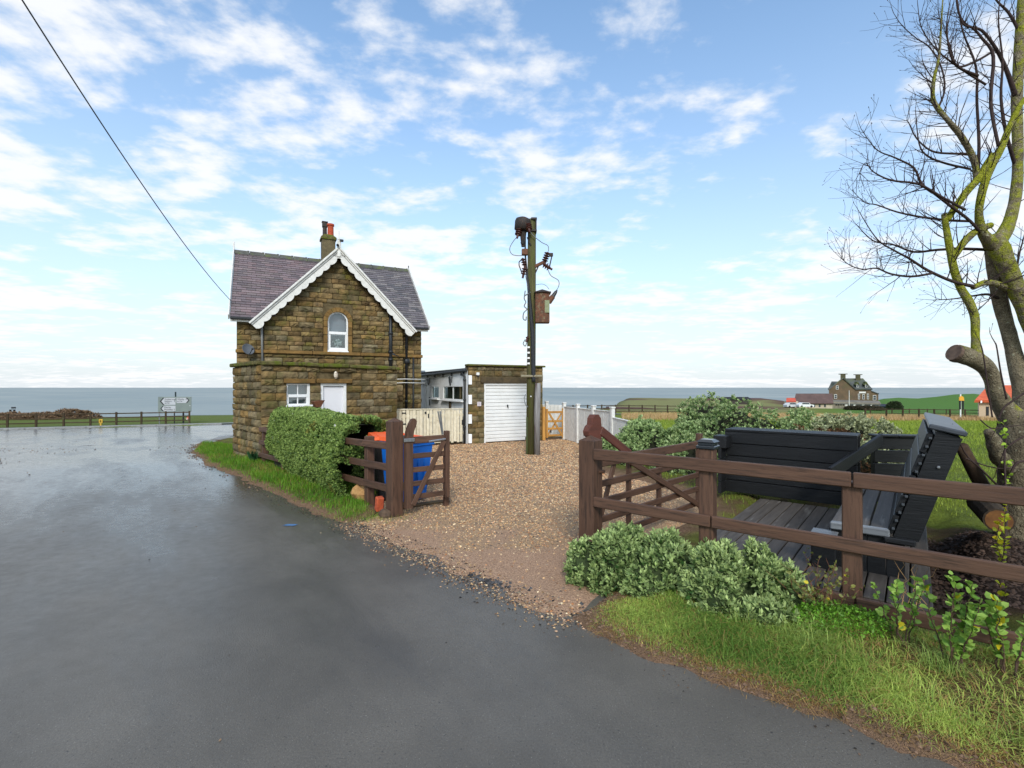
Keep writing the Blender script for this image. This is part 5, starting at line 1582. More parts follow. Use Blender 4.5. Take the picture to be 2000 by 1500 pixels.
leaf_m = MAT('leaf', (1, 1, 1), None, 5, .5, attr=True, spec=.35)
def leafnodes(m):
    N, L = m.node_tree.nodes, m.node_tree.links
    bs = N['Principled BSDF']; out = [n for n in N if n.type == 'OUTPUT_MATERIAL'][0]
    at_ = [n for n in N if n.type == 'ATTRIBUTE'][0]
    t = N.new('ShaderNodeBsdfTranslucent'); mx = N.new('ShaderNodeMixShader'); mx.inputs[0].default_value = .28
    L.new(at_.outputs['Color'], t.inputs['Color']); L.new(bs.outputs[0], mx.inputs[1]); L.new(t.outputs[0], mx.inputs[2]); L.new(mx.outputs[0], out.inputs[0])
leafnodes(leaf_m)
grass_m = MAT('grass_blade', (1, 1, 1), None, 5, .55, attr=True, spec=.25); leafnodes(grass_m)
twig_m = MAT('twig', srgb(96, 74, 58), srgb(66, 52, 44), 20, .85)
core2_m = MAT('shrub_heart', srgb(58, 74, 38), srgb(42, 50, 28), 14, .95)
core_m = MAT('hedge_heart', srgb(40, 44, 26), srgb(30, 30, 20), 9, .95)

def rosettes(P, Nrm, per, sp, size, width, tints, up=.35, jit=.25):
    """shoots: at each point a tuft of leaves fanning round its axis"""
    n = len(P)
    ax = unit(Nrm * .7 + np.array([0, 0, up]) + RG.normal(0, jit, (n, 3)))
    u = unit(np.cross(ax, RG.normal(size=(n, 3)))); w = np.cross(ax, u)
    c, d, s, k = [], [], [], []
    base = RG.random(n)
    for j in range(per):
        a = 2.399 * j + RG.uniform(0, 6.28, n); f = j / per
        spread = (1.15 - .85 * f)[..., None] if hasattr(f, 'shape') else 1.15 - .85 * f
        dj = ax * (1 - spread * .55) + (u * np.cos(a)[:, None] + w * np.sin(a)[:, None]) * spread
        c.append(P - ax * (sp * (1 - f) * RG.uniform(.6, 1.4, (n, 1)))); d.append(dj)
        s.append(size * RG.uniform(.7, 1.2, n) * (1.1 - .45 * f))
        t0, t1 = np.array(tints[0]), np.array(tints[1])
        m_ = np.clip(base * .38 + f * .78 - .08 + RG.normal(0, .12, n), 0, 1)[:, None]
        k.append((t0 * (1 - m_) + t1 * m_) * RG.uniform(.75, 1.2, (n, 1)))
    return np.concatenate(c), np.concatenate(d), np.concatenate(s), np.concatenate(k)

def blob_points(n, C, R, seed, lump=.22, zmin=0.02, fr=1.8):
    """points on and just under a lumpy dome"""
    v = unit(RG.normal(size=(n * 2, 3))); v = v[v[:, 2] > -.25][:n]
    rad = 1 - lump * .5 + lump * 1.6 * (fbm(v * 1.0 + seed, fr, 3) - .42)
    dep = 1 - .16 * RG.random(len(v)) ** 2
    P = np.array(C) + v * np.array(R) * (rad * dep)[:, None]
    k = P[:, 2] > zmin
    nr = unit(v / np.array(R))
    return P[k], nr[k]

def blob_core(C, R, seed, lump, mat, fr=1.8, sc=.78):
    vs, fs = [], []
    n, k = 28, 16
    V = np.array([(math.sin(math.pi * i / k) * math.cos(2 * math.pi * j / n), math.sin(math.pi * i / k) * math.sin(2 * math.pi * j / n), math.cos(math.pi * i / k)) for i in range(k + 1) for j in range(n)])
    rad = (1 - lump * .5 + lump * 1.6 * (fbm(V + seed, fr, 3) - .42)) * sc
    P = np.array(C) + V * np.array(R) * rad[:, None]
    P[:, 2] = np.maximum(P[:, 2], -.05 if C[2] > -.01 else C[2] - .5)
    F = [(i * n + j, (i + 1) * n + j, (i + 1) * n + (j + 1) % n, i * n + (j + 1) % n) for i in range(k) for j in range(n)]
    m = MB(); m.add([tuple(p) for p in P], F); return m

def shrub(name, label, cat, blobs, npts, per, size, width, tints, lump=.3, sp=.05, up=.35, group=None, round_=False, dead=0.0, corem=None):
    b0 = blobs[0][0]
    t = thing(name, label, cat, (b0[0], b0[1], 0), 0, group)
    cs, ds, ss, ks = [], [], [], []
    tot = sum(b[1][0] * b[1][2] + b[1][0] * b[1][1] for b in blobs)
    cores = MB()
    for i, (C, R) in enumerate(blobs):
        n = int(npts * (R[0] * R[2] + R[0] * R[1]) / tot)
        P, Nn = blob_points(n, C, R, 3.1 * i + len(label) * .7, lump, .02 if C[2] > -.01 else C[2] - .4)
        keep = np.ones(len(P), bool)
        for j, (C2, R2) in enumerate(blobs):
            if j != i: keep &= (((P - np.array(C2)) / (np.array(R2) * .82)) ** 2).sum(1) > 1
        P, Nn = P[keep], Nn[keep]
        c, d, s, k = rosettes(P, Nn, per, sp, size, width, tints, up)
        if dead:
            dm = np.tile(fbm(P, 2.2, 2) > (1 - dead), per)
            k[dm] = np.array(srgb(130, 96, 68)) * RG.uniform(.6, 1.1, (dm.sum(), 1))
        cs.append(c); ds.append(d); ss.append(s); ks.append(k)
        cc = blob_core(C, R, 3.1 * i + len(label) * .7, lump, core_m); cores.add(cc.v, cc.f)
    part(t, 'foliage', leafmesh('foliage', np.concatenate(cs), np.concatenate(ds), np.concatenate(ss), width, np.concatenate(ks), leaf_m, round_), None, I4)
    part(t, 'dark_core', cores, corem or core_m, I4)  # solid dark hull, stops see-through and stands for shade inside the leaves
    return t

G1, G2 = srgb(72, 98, 46), srgb(158, 178, 104)
# clipped hedge along the left fence: a long lumpy bar
hd = thing('hedge', 'thick clipped green hedge growing through the brown fence beside the lane', 'hedge', (-4.2, 9.9, 0))
HA, HB = LP0 + LD * 5.55 - LN * .36, LP0 + LD * 1.30 - LN * .36
hdv = np.array((HB - HA).normalized()); hn = np.array([hdv[1], -hdv[0], 0]); hn = -hn if hn[1] > 0 else hn     # towards the lane
HLn = (HB - HA).length
def hedge_surface(s, a, inset=0.0):
    """s 0..1 along, a angle: 0 foot of lane side, pi/2 top, pi foot of house side"""
    f = s
    wid = .50 + .02 * f; top = 1.40 - .13 * f
    ca_, sa_ = np.cos(a), np.sin(a)
    ex_ = np.sign(ca_) * np.abs(ca_) ** .38 * wid
    ez_ = np.abs(sa_) ** .34 * top
    belly = .16 * np.sin(np.clip(ez_ / top, 0, 1) * 3.0) * (ca_ > 0) * (.4 + f)
    P = np.array(HA)[None] + hdv[None] * (s * HLn)[:, None] + hn[None] * (ex_ + belly * 1)[:, None]
    P = P + np.array([0, 0, 1])[None] * ez_[:, None]
    lum = (fbm(P, 1.7, 3) - .5) * .24
    Nn = unit(hn[None] * (ca_ * .9)[:, None] + np.array([0, 0, 1])[None] * (sa_ * 1.0)[:, None])
    endf = sstep(.06, 0, s)[:, None] * -hdv[None] + sstep(.95, 1, s)[:, None] * hdv[None]
    return P + Nn * (lum - inset)[:, None] + endf * 0.0, unit(Nn + endf)
n = 11500
s_ = RG.random(n)
zq = RG.random(n); a_ = np.arcsin(np.clip(zq, .02, 1) ** (1 / .34)); a_ = np.where(RG.random(n) < .45, RG.uniform(.9, 2.6, n), a_)
P, Nn = hedge_surface(s_, a_, .10 * RG.random(n) ** 2)
ends = 1500
se = np.where(RG.random(ends) < .5, RG.uniform(-.02, .02, ends), RG.uniform(.98, 1.03, ends)); ae = RG.uniform(.15, 3.0, ends)
Pe, Ne = hedge_surface(np.clip(se, 0, 1), ae, .6 * RG.random(ends))
P = np.concatenate([P, Pe]); Nn = np.concatenate([Nn, Ne])
Pb, Nb = blob_points(1100, (-2.35, 9.2, 0), (.7, .7, 1.22), 4.4, .3)
P = np.concatenate([P, Pb]); Nn = np.concatenate([Nn, Nb])
k = P[:, 2] > .06 + .42 * sstep(.45, 0, ((P - np.array(HA)) @ hdv) / HLn) * (((P - np.array(HA)) @ hn) > .1); P, Nn = P[k], Nn[k]
for bx0, by0 in ((-1.72, 7.93), (-2.13, 8.38)):
    k = (np.hypot(P[:, 0] - bx0, P[:, 1] - by0) > .50) | (P[:, 2] > 1.30); P, Nn = P[k], Nn[k]
    k = ~((P[:, 2] > .9) & (np.hypot(P[:, 0] - bx0 + .22, P[:, 1] - by0 + .40) < .42)); P, Nn = P[k], Nn[k]
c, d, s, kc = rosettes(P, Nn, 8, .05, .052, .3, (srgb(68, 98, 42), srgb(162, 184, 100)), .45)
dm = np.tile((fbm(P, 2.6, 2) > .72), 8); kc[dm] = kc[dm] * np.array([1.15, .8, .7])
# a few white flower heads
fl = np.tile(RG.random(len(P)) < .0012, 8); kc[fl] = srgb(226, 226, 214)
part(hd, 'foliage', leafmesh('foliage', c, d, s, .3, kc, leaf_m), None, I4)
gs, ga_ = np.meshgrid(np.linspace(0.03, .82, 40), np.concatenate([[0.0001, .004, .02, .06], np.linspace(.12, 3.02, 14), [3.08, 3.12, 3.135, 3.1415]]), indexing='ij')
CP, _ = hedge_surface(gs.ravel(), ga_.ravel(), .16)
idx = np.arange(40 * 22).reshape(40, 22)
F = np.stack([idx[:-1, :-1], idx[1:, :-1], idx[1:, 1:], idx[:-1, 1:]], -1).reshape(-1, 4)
part(hd, 'dark_core', npmesh('dark_core', CP, F, core_m, None, True), None, I4)  # closed inner hull, coloured dark as the shaded inside of the hedge

# bushes behind the long gate and the seating
shrub('bush', 'low rounded grey green bush beside the white fence', 'bush', [((3.25, 12.2, .1), (1.05, 1.0, 1.05)), ((4.0, 11.6, .1), (1.0, .9, 1.22)), ((2.7, 11.8, 0), (.75, .8, .85))], 4400, 7, .075, .32, (srgb(92, 122, 64), srgb(196, 216, 150)), .5, .06)
shrub('bush', 'large dense green bush behind the long open gate', 'bush', [((5.35, 11.4, .1), (1.45, 1.1, 1.56)), ((4.5, 10.4, 0), (1.1, .9, 1.16)), ((6.4, 11.0, .1), (1.1, 1.0, 1.52)), ((3.7, 10.6, 0), (.8, .8, .85)), ((5.2, 9.9, 0), (.9, .7, 1.25)), ((5.0, 12.4, .2), (1.3, .9, 1.5)), ((6.1, 10.1, .1), (.8, .7, 1.45)), ((4.4, 11.6, .1), (.8, .8, 1.4)), ((3.9, 11.0, .0), (.8, .8, 1.15)), ((6.9, 10.4, .1), (.8, .7, 1.45))], 9000, 7, .075, .32, (srgb(92, 122, 62), srgb(198, 214, 150)), .5, .06)
shrub('bush', 'pale silvery bush with brown twigs behind the black planter wall', 'bush', [((6.55, 9.6, .1), (1.1, .8, 1.46)), ((7.15, 9.3, .05), (.8, .7, 1.34)), ((5.7, 9.3, 0), (.9, .6, 1.36)), ((7.0, 9.9, .1), (.9, .7, 1.44)), ((6.2, 8.6, 0), (.8, .5, 1.15))], 5600, 7, .075, .30, (srgb(112, 118, 82), srgb(204, 208, 162)), .5, .06, .5, None, False, .36)
# bushes before the right fence
shrub('bush', 'leafy grey green bush at the foot of the right gate post', 'bush', [((1.02, 4.52, .12), (.50, .36, .50)), ((1.36, 4.36, .16), (.40, .34, .46)), ((.70, 4.62, .10), (.24, .26, .42)), ((1.62, 4.25, .14), (.30, .28, .44)), ((1.2, 4.2, .08), (.3, .22, .34))], 2100, 12, .058, .24, (srgb(54, 88, 38), srgb(190, 210, 138)), .5, .10, .6, corem=core2_m)
shrub('bush', 'bushy grey green shrub spilling over grass before the middle fence post', 'bush', [((1.72, 3.98, .12), (.40, .34, .54)), ((2.05, 3.92, .12), (.36, .34, .52)), ((1.62, 3.78, .06), (.26, .24, .38)), ((2.25, 3.80, .05), (.22, .22, .34)), ((1.82, 3.62, .04), (.30, .22, .34))], 2100, 12, .058, .24, (srgb(52, 86, 36), srgb(194, 212, 140)), .5, .10, .6, corem=core2_m)

def twiggy(name, label, base, n, h, spread, leaves, lsize, tints, seed, sway=.3, mat=None, cat='shrub', round_=True, stemr=.006, yellow=.05, per=1):
    r = random.Random(seed)
    t = thing(name, label, cat, base)
    cs, ds, ks, ss = [], [], [], []
    for i in range(n):
        a = r.uniform(0, 6.28); s0 = spread * r.uniform(.25, 1)
        p = Vector((base[0] + math.cos(a) * .03, base[1] + math.sin(a) * .03, base[2] - .03))
        hh = h * r.uniform(.65, 1.0)
        pts = []; segs = 8
        for k in range(segs + 1):
            f = k / segs
            q = p + Vector((math.cos(a) * s0 * f ** 1.2 + r.uniform(-1, 1) * sway * .05, math.sin(a) * s0 * f ** 1.2 + r.uniform(-1, 1) * sway * .05, hh * f))
            pts.append(q)
        m = MB(); m.tube(pts, [stemr * (1 - .7 * k / segs) for k in range(segs + 1)], 5); part(t, 'stem', m, mat or twig_m, I4)
        for k in range(leaves):
            f = r.uniform(.28, 1.0); x = f * segs; j = min(int(x), segs - 1); q = pts[j].lerp(pts[j + 1], x - j)
            b = r.uniform(0, 6.28)
            cs.append(tuple(q)); ds.append((math.cos(b), math.sin(b), r.uniform(.1, 1.0))); ss.append(lsize * r.uniform(.6, 1.15))
            mm = r.random(); c0 = np.array(tints[0]) * (1 - mm) + np.array(tints[1]) * mm
            if r.random() < yellow: c0 = np.array(srgb(206, 190, 40))
            ks.append(c0)
    if leaves:
        part(t, 'leaves', leafmesh('leaves', np.array(cs), np.array(ds), np.array(ss), .42 if round_ else .3, np.array(ks), leaf_m, round_), None, I4)
    return t
YG = (srgb(96, 138, 48), srgb(160, 190, 90))
def base_at(x, y): return (x, y, gz(x, y))
twiggy('sapling', 'short bright green sapling just right of the front fence post', base_at(2.62, 3.28), 5, .50, .16, 26, .05, YG, 5, yellow=.03)
twiggy('sapling', 'tallest bright green leafy sapling standing before the rails', base_at(2.72, 3.02), 7, .66, .17, 40, .05, YG, 6, yellow=.02)
twiggy('sapling', 'bright green sapling with yellow leaves at the right edge of the verge', base_at(2.98, 2.93), 6, .56, .15, 30, .052, YG, 9, yellow=.08)
twiggy('twiggy_shrub', 'thin brown twiggy shrub with small leaves beside the front fence post', base_at(2.30, 3.70), 26, .46, .34, 9, .032, (srgb(104, 112, 54), srgb(140, 140, 70)), 21, .8, MAT('red_twig', srgb(126, 84, 60), srgb(92, 62, 48), 20, .8), stemr=.004)
twiggy('dead_stalks', 'dry tan weed stalks in front of the bench end', base_at(2.90, 3.55), 7, .62, .12, 0, .03, YG, 33, 1.0, MAT('straw_stalk', srgb(176, 140, 92), srgb(140, 106, 70), 20, .8), 'plant', stemr=.004)
iv = twiggy('ivy_stem', 'upright stem wrapped in yellow green leaves before the tree', (3.62, 3.55, .1), 2, 1.15, .04, 46, .04, (srgb(170, 186, 40), srgb(206, 206, 60)), 41, .3, None, 'plant', yellow=.3)
# daffodil leaves by the corner of the extension
g = G(498, 905)
dt = thing('daffodil_clump', 'clump of dark green strap leaves at the extension corner', 'plant', g)
n = 70; a = RG.uniform(0, 6.28, n)
c = np.array(g)[None] + np.stack([np.cos(a) * .08, np.sin(a) * .08, np.zeros(n) + .03], 1)
part(dt, 'leaves', leafmesh('leaves', c, np.stack([np.cos(a) * .35, np.sin(a) * .35, np.ones(n)], 1), RG.uniform(.2, .34, n), .06, np.array(srgb(52, 92, 56))[None] * RG.uniform(.7, 1.2, (n, 1)), leaf_m), None, I4)
# ferny bright weed in the verge
g = G(1640, 1262); g.z = gz(g.x, g.y)
fw_ = thing('ferny_weed', 'bright green ferny weed patch in the right verge grass', 'plant', g)
n = 1500
rr = np.sqrt(RG.random(n)) * .30; a = RG.uniform(0, 6.28, n)
c = np.stack([g.x + rr * np.cos(a) * 1.1, g.y + rr * np.sin(a) * .8, np.zeros(n)], 1)
c[:, 2] = bilerp(GZ, c[:, 0], c[:, 1]) + .03 + .12 * np.sqrt(np.clip(1 - (rr / .3) ** 2, 0, 1)) * RG.uniform(.5, 1.1, n)
part(fw_, 'leaves', leafmesh('leaves', c, RG.normal(size=(n, 3)) * np.array([1, 1, .5]) + np.array([0, 0, .5]), RG.uniform(.014, .034, n), .3, np.array(srgb(112, 160, 48))[None] * RG.uniform(.45, 1.25, (n, 1)), leaf_m), None, I4)

# ------------------------------------------------------------------ grass
def blades(name, x, y, z, h, w, colr, label, lean=.5, segs=2):
    n = len(x)
    a = RG.uniform(0, 6.28, n); l = RG.uniform(.1, 1.0, n) * lean
    dx, dy_ = np.cos(a), np.sin(a)
    b = np.stack([x, y, z - .01], 1)
    sdv = np.stack([-dy_, dx, np.zeros(n)], 1) * w[:, None]
    out = np.stack([dx, dy_, np.zeros(n)], 1)
    up = np.array([0, 0, 1.])
    if segs == 1:
        t_ = b + up * h[:, None] + out * (h * l)[:, None]
        V = np.stack([b - sdv, b + sdv, t_], 1).reshape(-1, 3)
        F = np.arange(n * 3).reshape(-1, 3)
        me = npmesh(name, V, F, grass_m, np.repeat(colr, 3, 0))
    else:
        m1 = b + up * (h * .6)[:, None] + out * (h * l * .35)[:, None]
        t_ = b + up * (h * (1 - .35 * l))[:, None] + out * (h * l)[:, None]
        V = np.stack([b - sdv, b + sdv, m1 + sdv * .75, m1 - sdv * .75, t_], 1).reshape(-1, 3)
        F = (np.arange(n)[:, None, None] * 5 + np.array([(0, 1, 2), (0, 2, 3), (3, 2, 4)])[None]).reshape(-1, 3)
        me = npmesh(name, V, F, grass_m, np.repeat(colr, 5, 0))
    return struct(name, me, 'stuff', label)

def mixc(a, b, f): return np.array(a)[None] * (1 - f[:, None]) + np.array(b)[None] * f[:, None]
def inside_at(x, y): return bilerp(inside, x, y)
def bare(x, y): return fbm(np.stack([x, y], 1) + 5, 1.6, 3)
# right verge
def den_r(x, y):
    i = -inside_at(x, y); b = bare(x, y)
    dx_ = (x - 2.05) * .771 + (y - 5.35) * -.637; dy_ = (x - 2.05) * .637 + (y - 5.35) * .771
    ondeck = (dx_ > -.05) & (dx_ < 3.4) & (dy_ > -.72) & (dy_ < 3.5)
    soilp = np.hypot((x - 4.55) / 1.05, (y - 4.7) / 1.2) < 1.15
    return sstep(.03, .22, i) * (.16 + .84 * sstep(.36, .50, b)) * ~ondeck * ~soilp
x, y = scatter(270000, (.3, 4.6, 1.9, 5.4), den_r)
z = bilerp(GZ, x, y); i_ = -inside_at(x, y); b_ = bare(x, y)
tall = vnoise(np.stack([x, y], 1), 2.6)
h = RG.uniform(.03, .085, len(x)) * (.6 + 1.0 * tall) * (.55 + .6 * sstep(.1, .6, i_))
f = np.clip(RG.normal(.45, .25, len(x)) + (fbm(np.stack([x, y], 1), 1.2) - .5) * 1.2, 0, 1)
cg = mixc(srgb(98, 136, 54), srgb(196, 212, 104), f)
dryp = RG.random(len(x)) < (.12 + .50 * sstep(.30, .06, i_) + .22 * sstep(.48, .36, b_))
cg[dryp] = mixc(srgb(150, 116, 66), srgb(196, 164, 106), RG.random(dryp.sum()))
blades('grass_verge', x, y, z, h, RG.uniform(.0012, .0026, len(x)), cg, 'tufty green and straw coloured grass of the right verge', 2.4)
# long tussocks towards the right
x, y = scatter(40000, (1.6, 4.2, 2.0, 4.2), lambda x, y: sstep(.25, .5, -inside_at(x, y)) * (vnoise(np.stack([x, y], 1) + 7, 3.0) > .66) * .6)
blades('grass_tussocks', x, y, bilerp(GZ, x, y), RG.uniform(.08, .20, len(x)), RG.uniform(.0012, .0024, len(x)), mixc(srgb(96, 132, 56), srgb(190, 206, 112), RG.random(len(x))), 'long grass tussocks in the right verge', 1.6)
# flattened straw along the lane edge
x, y = scatter(60000, (.2, 3.4, 1.9, 4.4), lambda x, y: np.exp(-((-inside_at(x, y) - .16) / .13) ** 2) * (.15 + .85 * (vnoise(np.stack([x, y], 1), 2.0) > .42)))
z = bilerp(GZ, x, y) + .004
blades('dead_straw', x, y, z, RG.uniform(.015, .03, len(x)), RG.uniform(.001, .0025, len(x)), mixc(srgb(150, 112, 66), srgb(204, 166, 104), RG.random(len(x))) * RG.uniform(.6, 1.1, (len(x), 1)), 'flattened dead straw along the lane edge', 5.0)
# clods of earth in the verge edge
x, y = scatter(30000, (.2, 3.6, 1.9, 4.6), lambda x, y: np.exp(-((-inside_at(x, y) - .10) / .12) ** 2) * .35 + .03 * (-inside_at(x, y) > .1))
struct('earth_clods', pebbles('earth_clods', x, y, bilerp(GZ, x, y) + .002, RG.uniform(.005, .02, len(x)), np.array(srgb(128, 102, 82))[None] * RG.uniform(.4, 1.35, (len(x), 1)), peb_m), 'stuff', 'small earth clods and stones in the verge edge')
x, y = scatter(16000, (3.2, 6.0, 3.4, 6.2), lambda x, y: sstep(1.25, .7, np.hypot((x - 4.55) / 1.05, (y - 4.7) / 1.2)))
struct('soil_crumbs', pebbles('soil_crumbs', x, y, bilerp(GZ, x, y), RG.uniform(.006, .032, len(x)), np.array(srgb(70, 54, 44))[None] * RG.uniform(.35, 1.5, (len(x), 1)), peb_m), 'stuff', 'crumbly dark soil under the tree')
# sparse weeds about the left gate post
x = RG.normal(-2.05, .28, 1500); y = RG.normal(6.95, .16, 1500)
k = (bilerp(SDR, x, y) < .02); x, y = x[k], y[k]
blades('post_weeds', x, y, np.maximum(bilerp(GZ, x, y), bilerp(DZ, x, y)), RG.uniform(.02, .07, len(x)), RG.uniform(.002, .004, len(x)), mixc(srgb(92, 124, 46), srgb(168, 176, 84), RG.random(len(x))), 'sparse weeds round the left gate post foot', 1.5, 1)
# left verge
def den_l(x, y):
    q = (np.stack([x, y], 1) - np.array([-6.13, 11.87])) @ np.array([.707, -.707])
    i = -inside_at(x, y)
    return sstep(.02, .2, i) * (.55 + .45 * sstep(.3, .45, bare(x, y)))
x, y = scatter(230000, (-11.2, -1.2, 6.2, 19.5), den_l)
housem = (psd([(-6.1, 11.9), (-3.4, 14.6), (-3, 18), (-9, 19), (-7.7, 13.5)], x, y) > 0) | (y > .75 * (-x) + 9.5) | (x * .742 + y * .67 - (-1.69 * .742 + 7 * .67) > .75)
x, y = x[~housem], y[~housem]
z = bilerp(GZ, x, y)
h = RG.uniform(.04, .10, len(x)) * (.7 + .7 * vnoise(np.stack([x, y], 1), 2.0)) * np.clip(.5 + sstep(0, .4, -inside_at(x, y)), .5, 1.2)
f = np.clip(RG.normal(.45, .22, len(x)) + (fbm(np.stack([x, y], 1), 1.0) - .5), 0, 1)
cg = mixc(srgb(64, 112, 24), srgb(126, 168, 46), f)
dryp = RG.random(len(x)) < .05 + .4 * sstep(.2, .02, -inside_at(x, y)) + .25 * (fbm(np.stack([x, y], 1) + 2, 1.3) > .62)
cg[dryp] = mixc(srgb(140, 116, 64), srgb(170, 150, 84), RG.random(dryp.sum()))
blades('grass_verge', x, y, z, h, RG.uniform(.003, .006, len(x)), cg, 'lush short grass between the lane and the clipped hedge', .7, 1)
# paddock to the right
def den_p(x, y): return sstep(.1, .6, -inside_at(x, y)) * np.clip(11 / y, .15, 1) * (x > 2.3 + .12 * (y - 7)) * (x / y < 1.35)
x, y = scatter(300000, (2.3, 46, 6.5, 40), den_p)
dx_ = (x - 2.05) * .771 + (y - 5.35) * -.637; dy_ = (x - 2.05) * .637 + (y - 5.35) * .771
k = ~((dx_ > -.05) & (dx_ < 3.6) & (dy_ < 3.5)); x, y = x[k], y[k]
z = bilerp(GZ, x, y)
f = np.clip(RG.normal(.5, .2, len(x)) + (fbm(np.stack([x, y], 1), .5) - .5), 0, 1)
cg = mixc(srgb(110, 134, 42), srgb(164, 178, 70), f)
blades('paddock_grass', x, y, z, RG.uniform(.04, .10, len(x)) * np.clip(y / 12, 1, 2), RG.uniform(.004, .008, len(x)) * np.clip(y / 10, 1, 3.5), cg, 'bright green paddock grass', .6, 1)
# ------------------------------------------------------------------ bare tree
bark_m = MAT('mossy_bark', srgb(150, 138, 114), srgb(100, 90, 74), 9, .92, srgb(184, 180, 154), 24, (.60, .68), bsc=26, bst=.9, bd=.03, bsc2=70, spec=.1)
def mossnodes(m):
    N, L = m.node_tree.nodes, m.node_tree.links
    bs = N['Principled BSDF']
    src = bs.inputs['Base Color'].links[0].from_socket
    a = N.new('ShaderNodeAttribute'); a.attribute_name = 'col'
    geo = N.new('ShaderNodeNewGeometry')
    n = N.new('ShaderNodeTexNoise'); n.inputs['Scale'].default_value = 11; n.inputs['Detail'].default_value = 7; n.inputs['Roughness'].default_value = .7
    L.new(geo.outputs['Position'], n.inputs['Vector'])
    ad = N.new('ShaderNodeMath'); ad.operation = 'ADD'; L.new(n.outputs['Fac'], ad.inputs[0])
    sp = N.new('ShaderNodeSeparateColor'); L.new(a.outputs['Color'], sp.inputs[0]); L.new(sp.outputs[0], ad.inputs[1])
    r = N.new('ShaderNodeMapRange'); r.inputs[1].default_value = .78; r.inputs[2].default_value = .96; L.new(ad.outputs[0], r.inputs[0])
    n2 = N.new('ShaderNodeTexNoise'); n2.inputs['Scale'].default_value = 45; L.new(geo.outputs['Position'], n2.inputs['Vector'])
    mg = N.new('ShaderNodeMix'); mg.data_type = 'RGBA'; L.new(n2.outputs['Fac'], mg.inputs[0]); mg.inputs[6].default_value = (*srgb(92, 100, 32), 1); mg.inputs[7].default_value = (*srgb(178, 178, 58), 1)
    mx = N.new('ShaderNodeMix'); mx.data_type = 'RGBA'; L.new(r.outputs[0], mx.inputs[0]); L.new(src, mx.inputs[6]); L.new(mg.outputs[2], mx.inputs[7])
    L.new(mx.outputs[2], bs.inputs['Base Color'])
mossnodes(bark_m)
btwig_m = MAT('dark_twig', srgb(70, 56, 52), srgb(52, 42, 42), 18, .85, spec=.15)
TY = 5.2
tree = thing('bare_tree', 'bare mossy tree with cut limb standing behind the right fence', 'tree', (5.45, TY, 0))
def spline(P_, R_, k=5):
    out, rad = [], []
    for i in range(len(P_) - 1):
        p0, p1, p2, p3 = P_[max(i - 1, 0)], P_[i], P_[i + 1], P_[min(i + 2, len(P_) - 1)]
        for j in range(k):
            t = j / k
            out.append(.5 * ((2 * p1) + (p2 - p0) * t + (2 * p0 - 5 * p1 + 4 * p2 - p3) * t * t + (3 * p1 - p0 - 3 * p2 + p3) * t ** 3))
            rad.append(R_[i] + (R_[i + 1] - R_[i]) * t)
    out.append(P_[-1]); rad.append(R_[-1])
    return out, rad
LIMBS = []
def limb(pts, moss=.25, n=12, name='limb', rough=.10):
    """pts: (u, v, depth offset, half width in px)"""
    P_, R_ = [], []
    for u, v, dy_, hw in pts:
        Y = TY + dy_; P_.append(at(u, v, Y)); R_.append(hw * .76 * Y / FPX)
    P_, R_ = spline(P_, R_)
    m = MB(); m.tube(P_, R_, n, True)
    V = np.array(m.v); cen = np.repeat(np.array([tuple(p) for p in P_]), n, 0)
    dv = V - cen
    amp = 1 + rough * 2.2 * (fbm(V, 9.0, 3) - .5) + rough * 1.8 * (fbm(V + 3, 3.0, 2) - .5)
    V = cen + dv * amp[:, None]
    m.v = [tuple(v) for v in V]
    up = unit(dv)[:, 2]
    ms = moss * .95 + .12 * up + .10 * (fbm(V, 2.0, 2) - .5) * 2
    m.c = [(float(q), float(q), float(q)) for q in ms]
    LIMBS.append((P_, R_))
    return part(tree, name, m, bark_m, I4, True)
limb([(2004, 1120, .1, 66), (1998, 1010, .1, 52), (1994, 930, .05, 46), (1996, 860, 0, 46), (2000, 805, 0, 44)], .06, 18, 'trunk', .12)
limb([(1998, 840, 0, 36), (1964, 798, 0, 23), (1947, 770, -.05, 18), (1940, 745, -.08, 17), (1928, 720, -.1, 19), (1906, 703, -.12, 21), (1885, 696, -.14, 22), (1867, 691, -.15, 22)], .26, 16, 'limb', .12)
m = MB(); c0, c1 = at(1867, 690, TY - .15), at(1862, 688, TY - .152)
m.tube([c0, c1], [16.2 * TY / FPX, 15.5 * TY / FPX], 16); part(tree, 'cut_face', m, MAT('sawn_wood', srgb(112, 92, 78), srgb(78, 62, 54), 14, .85), I4)
limb([(1968, 915, -.05, 18), (1950, 892, -.2, 17), (1940, 862, -.25, 15), (1930, 842, -.28, 11)], .0, 10, 'burr', .3)
limb([(1908, 700, -.12, 13), (1905, 660, -.12, 9), (1904, 620, -.1, 9.5), (1893, 590, -.1, 9.5), (1876, 562, -.1, 9), (1863, 525, -.12, 9), (1855, 485, -.12, 8), (1848, 445, -.12, 7), (1844, 418, -.12, 6)], .44, 10)
limb([(2014, 835, .1, 34), (1998, 760, .15, 20), (1984, 705, .2, 17), (1974, 662, .2, 16), (1957, 600, .18, 16), (1946, 545, .15, 16), (1941, 500, .1, 18), (1942, 465, .05, 20)], .16, 14)
limb([(2060, 720, .0, 20), (2018, 645, .0, 18), (1994, 588, 0, 17), (1972, 532, 0, 19), (1952, 488, 0, 23), (1937, 460, 0, 18)], .42, 14)
limb([(1945, 480, 0, 20), (1964, 450, .05, 15), (1978, 410, .1, 12), (1986, 360, .15, 11), (1988, 290, .2, 11), (1986, 200, .25, 11), (1990, 110, .3, 10), (1995, 20, .3, 10), (2000, -60, .3, 8)], .34, 10)
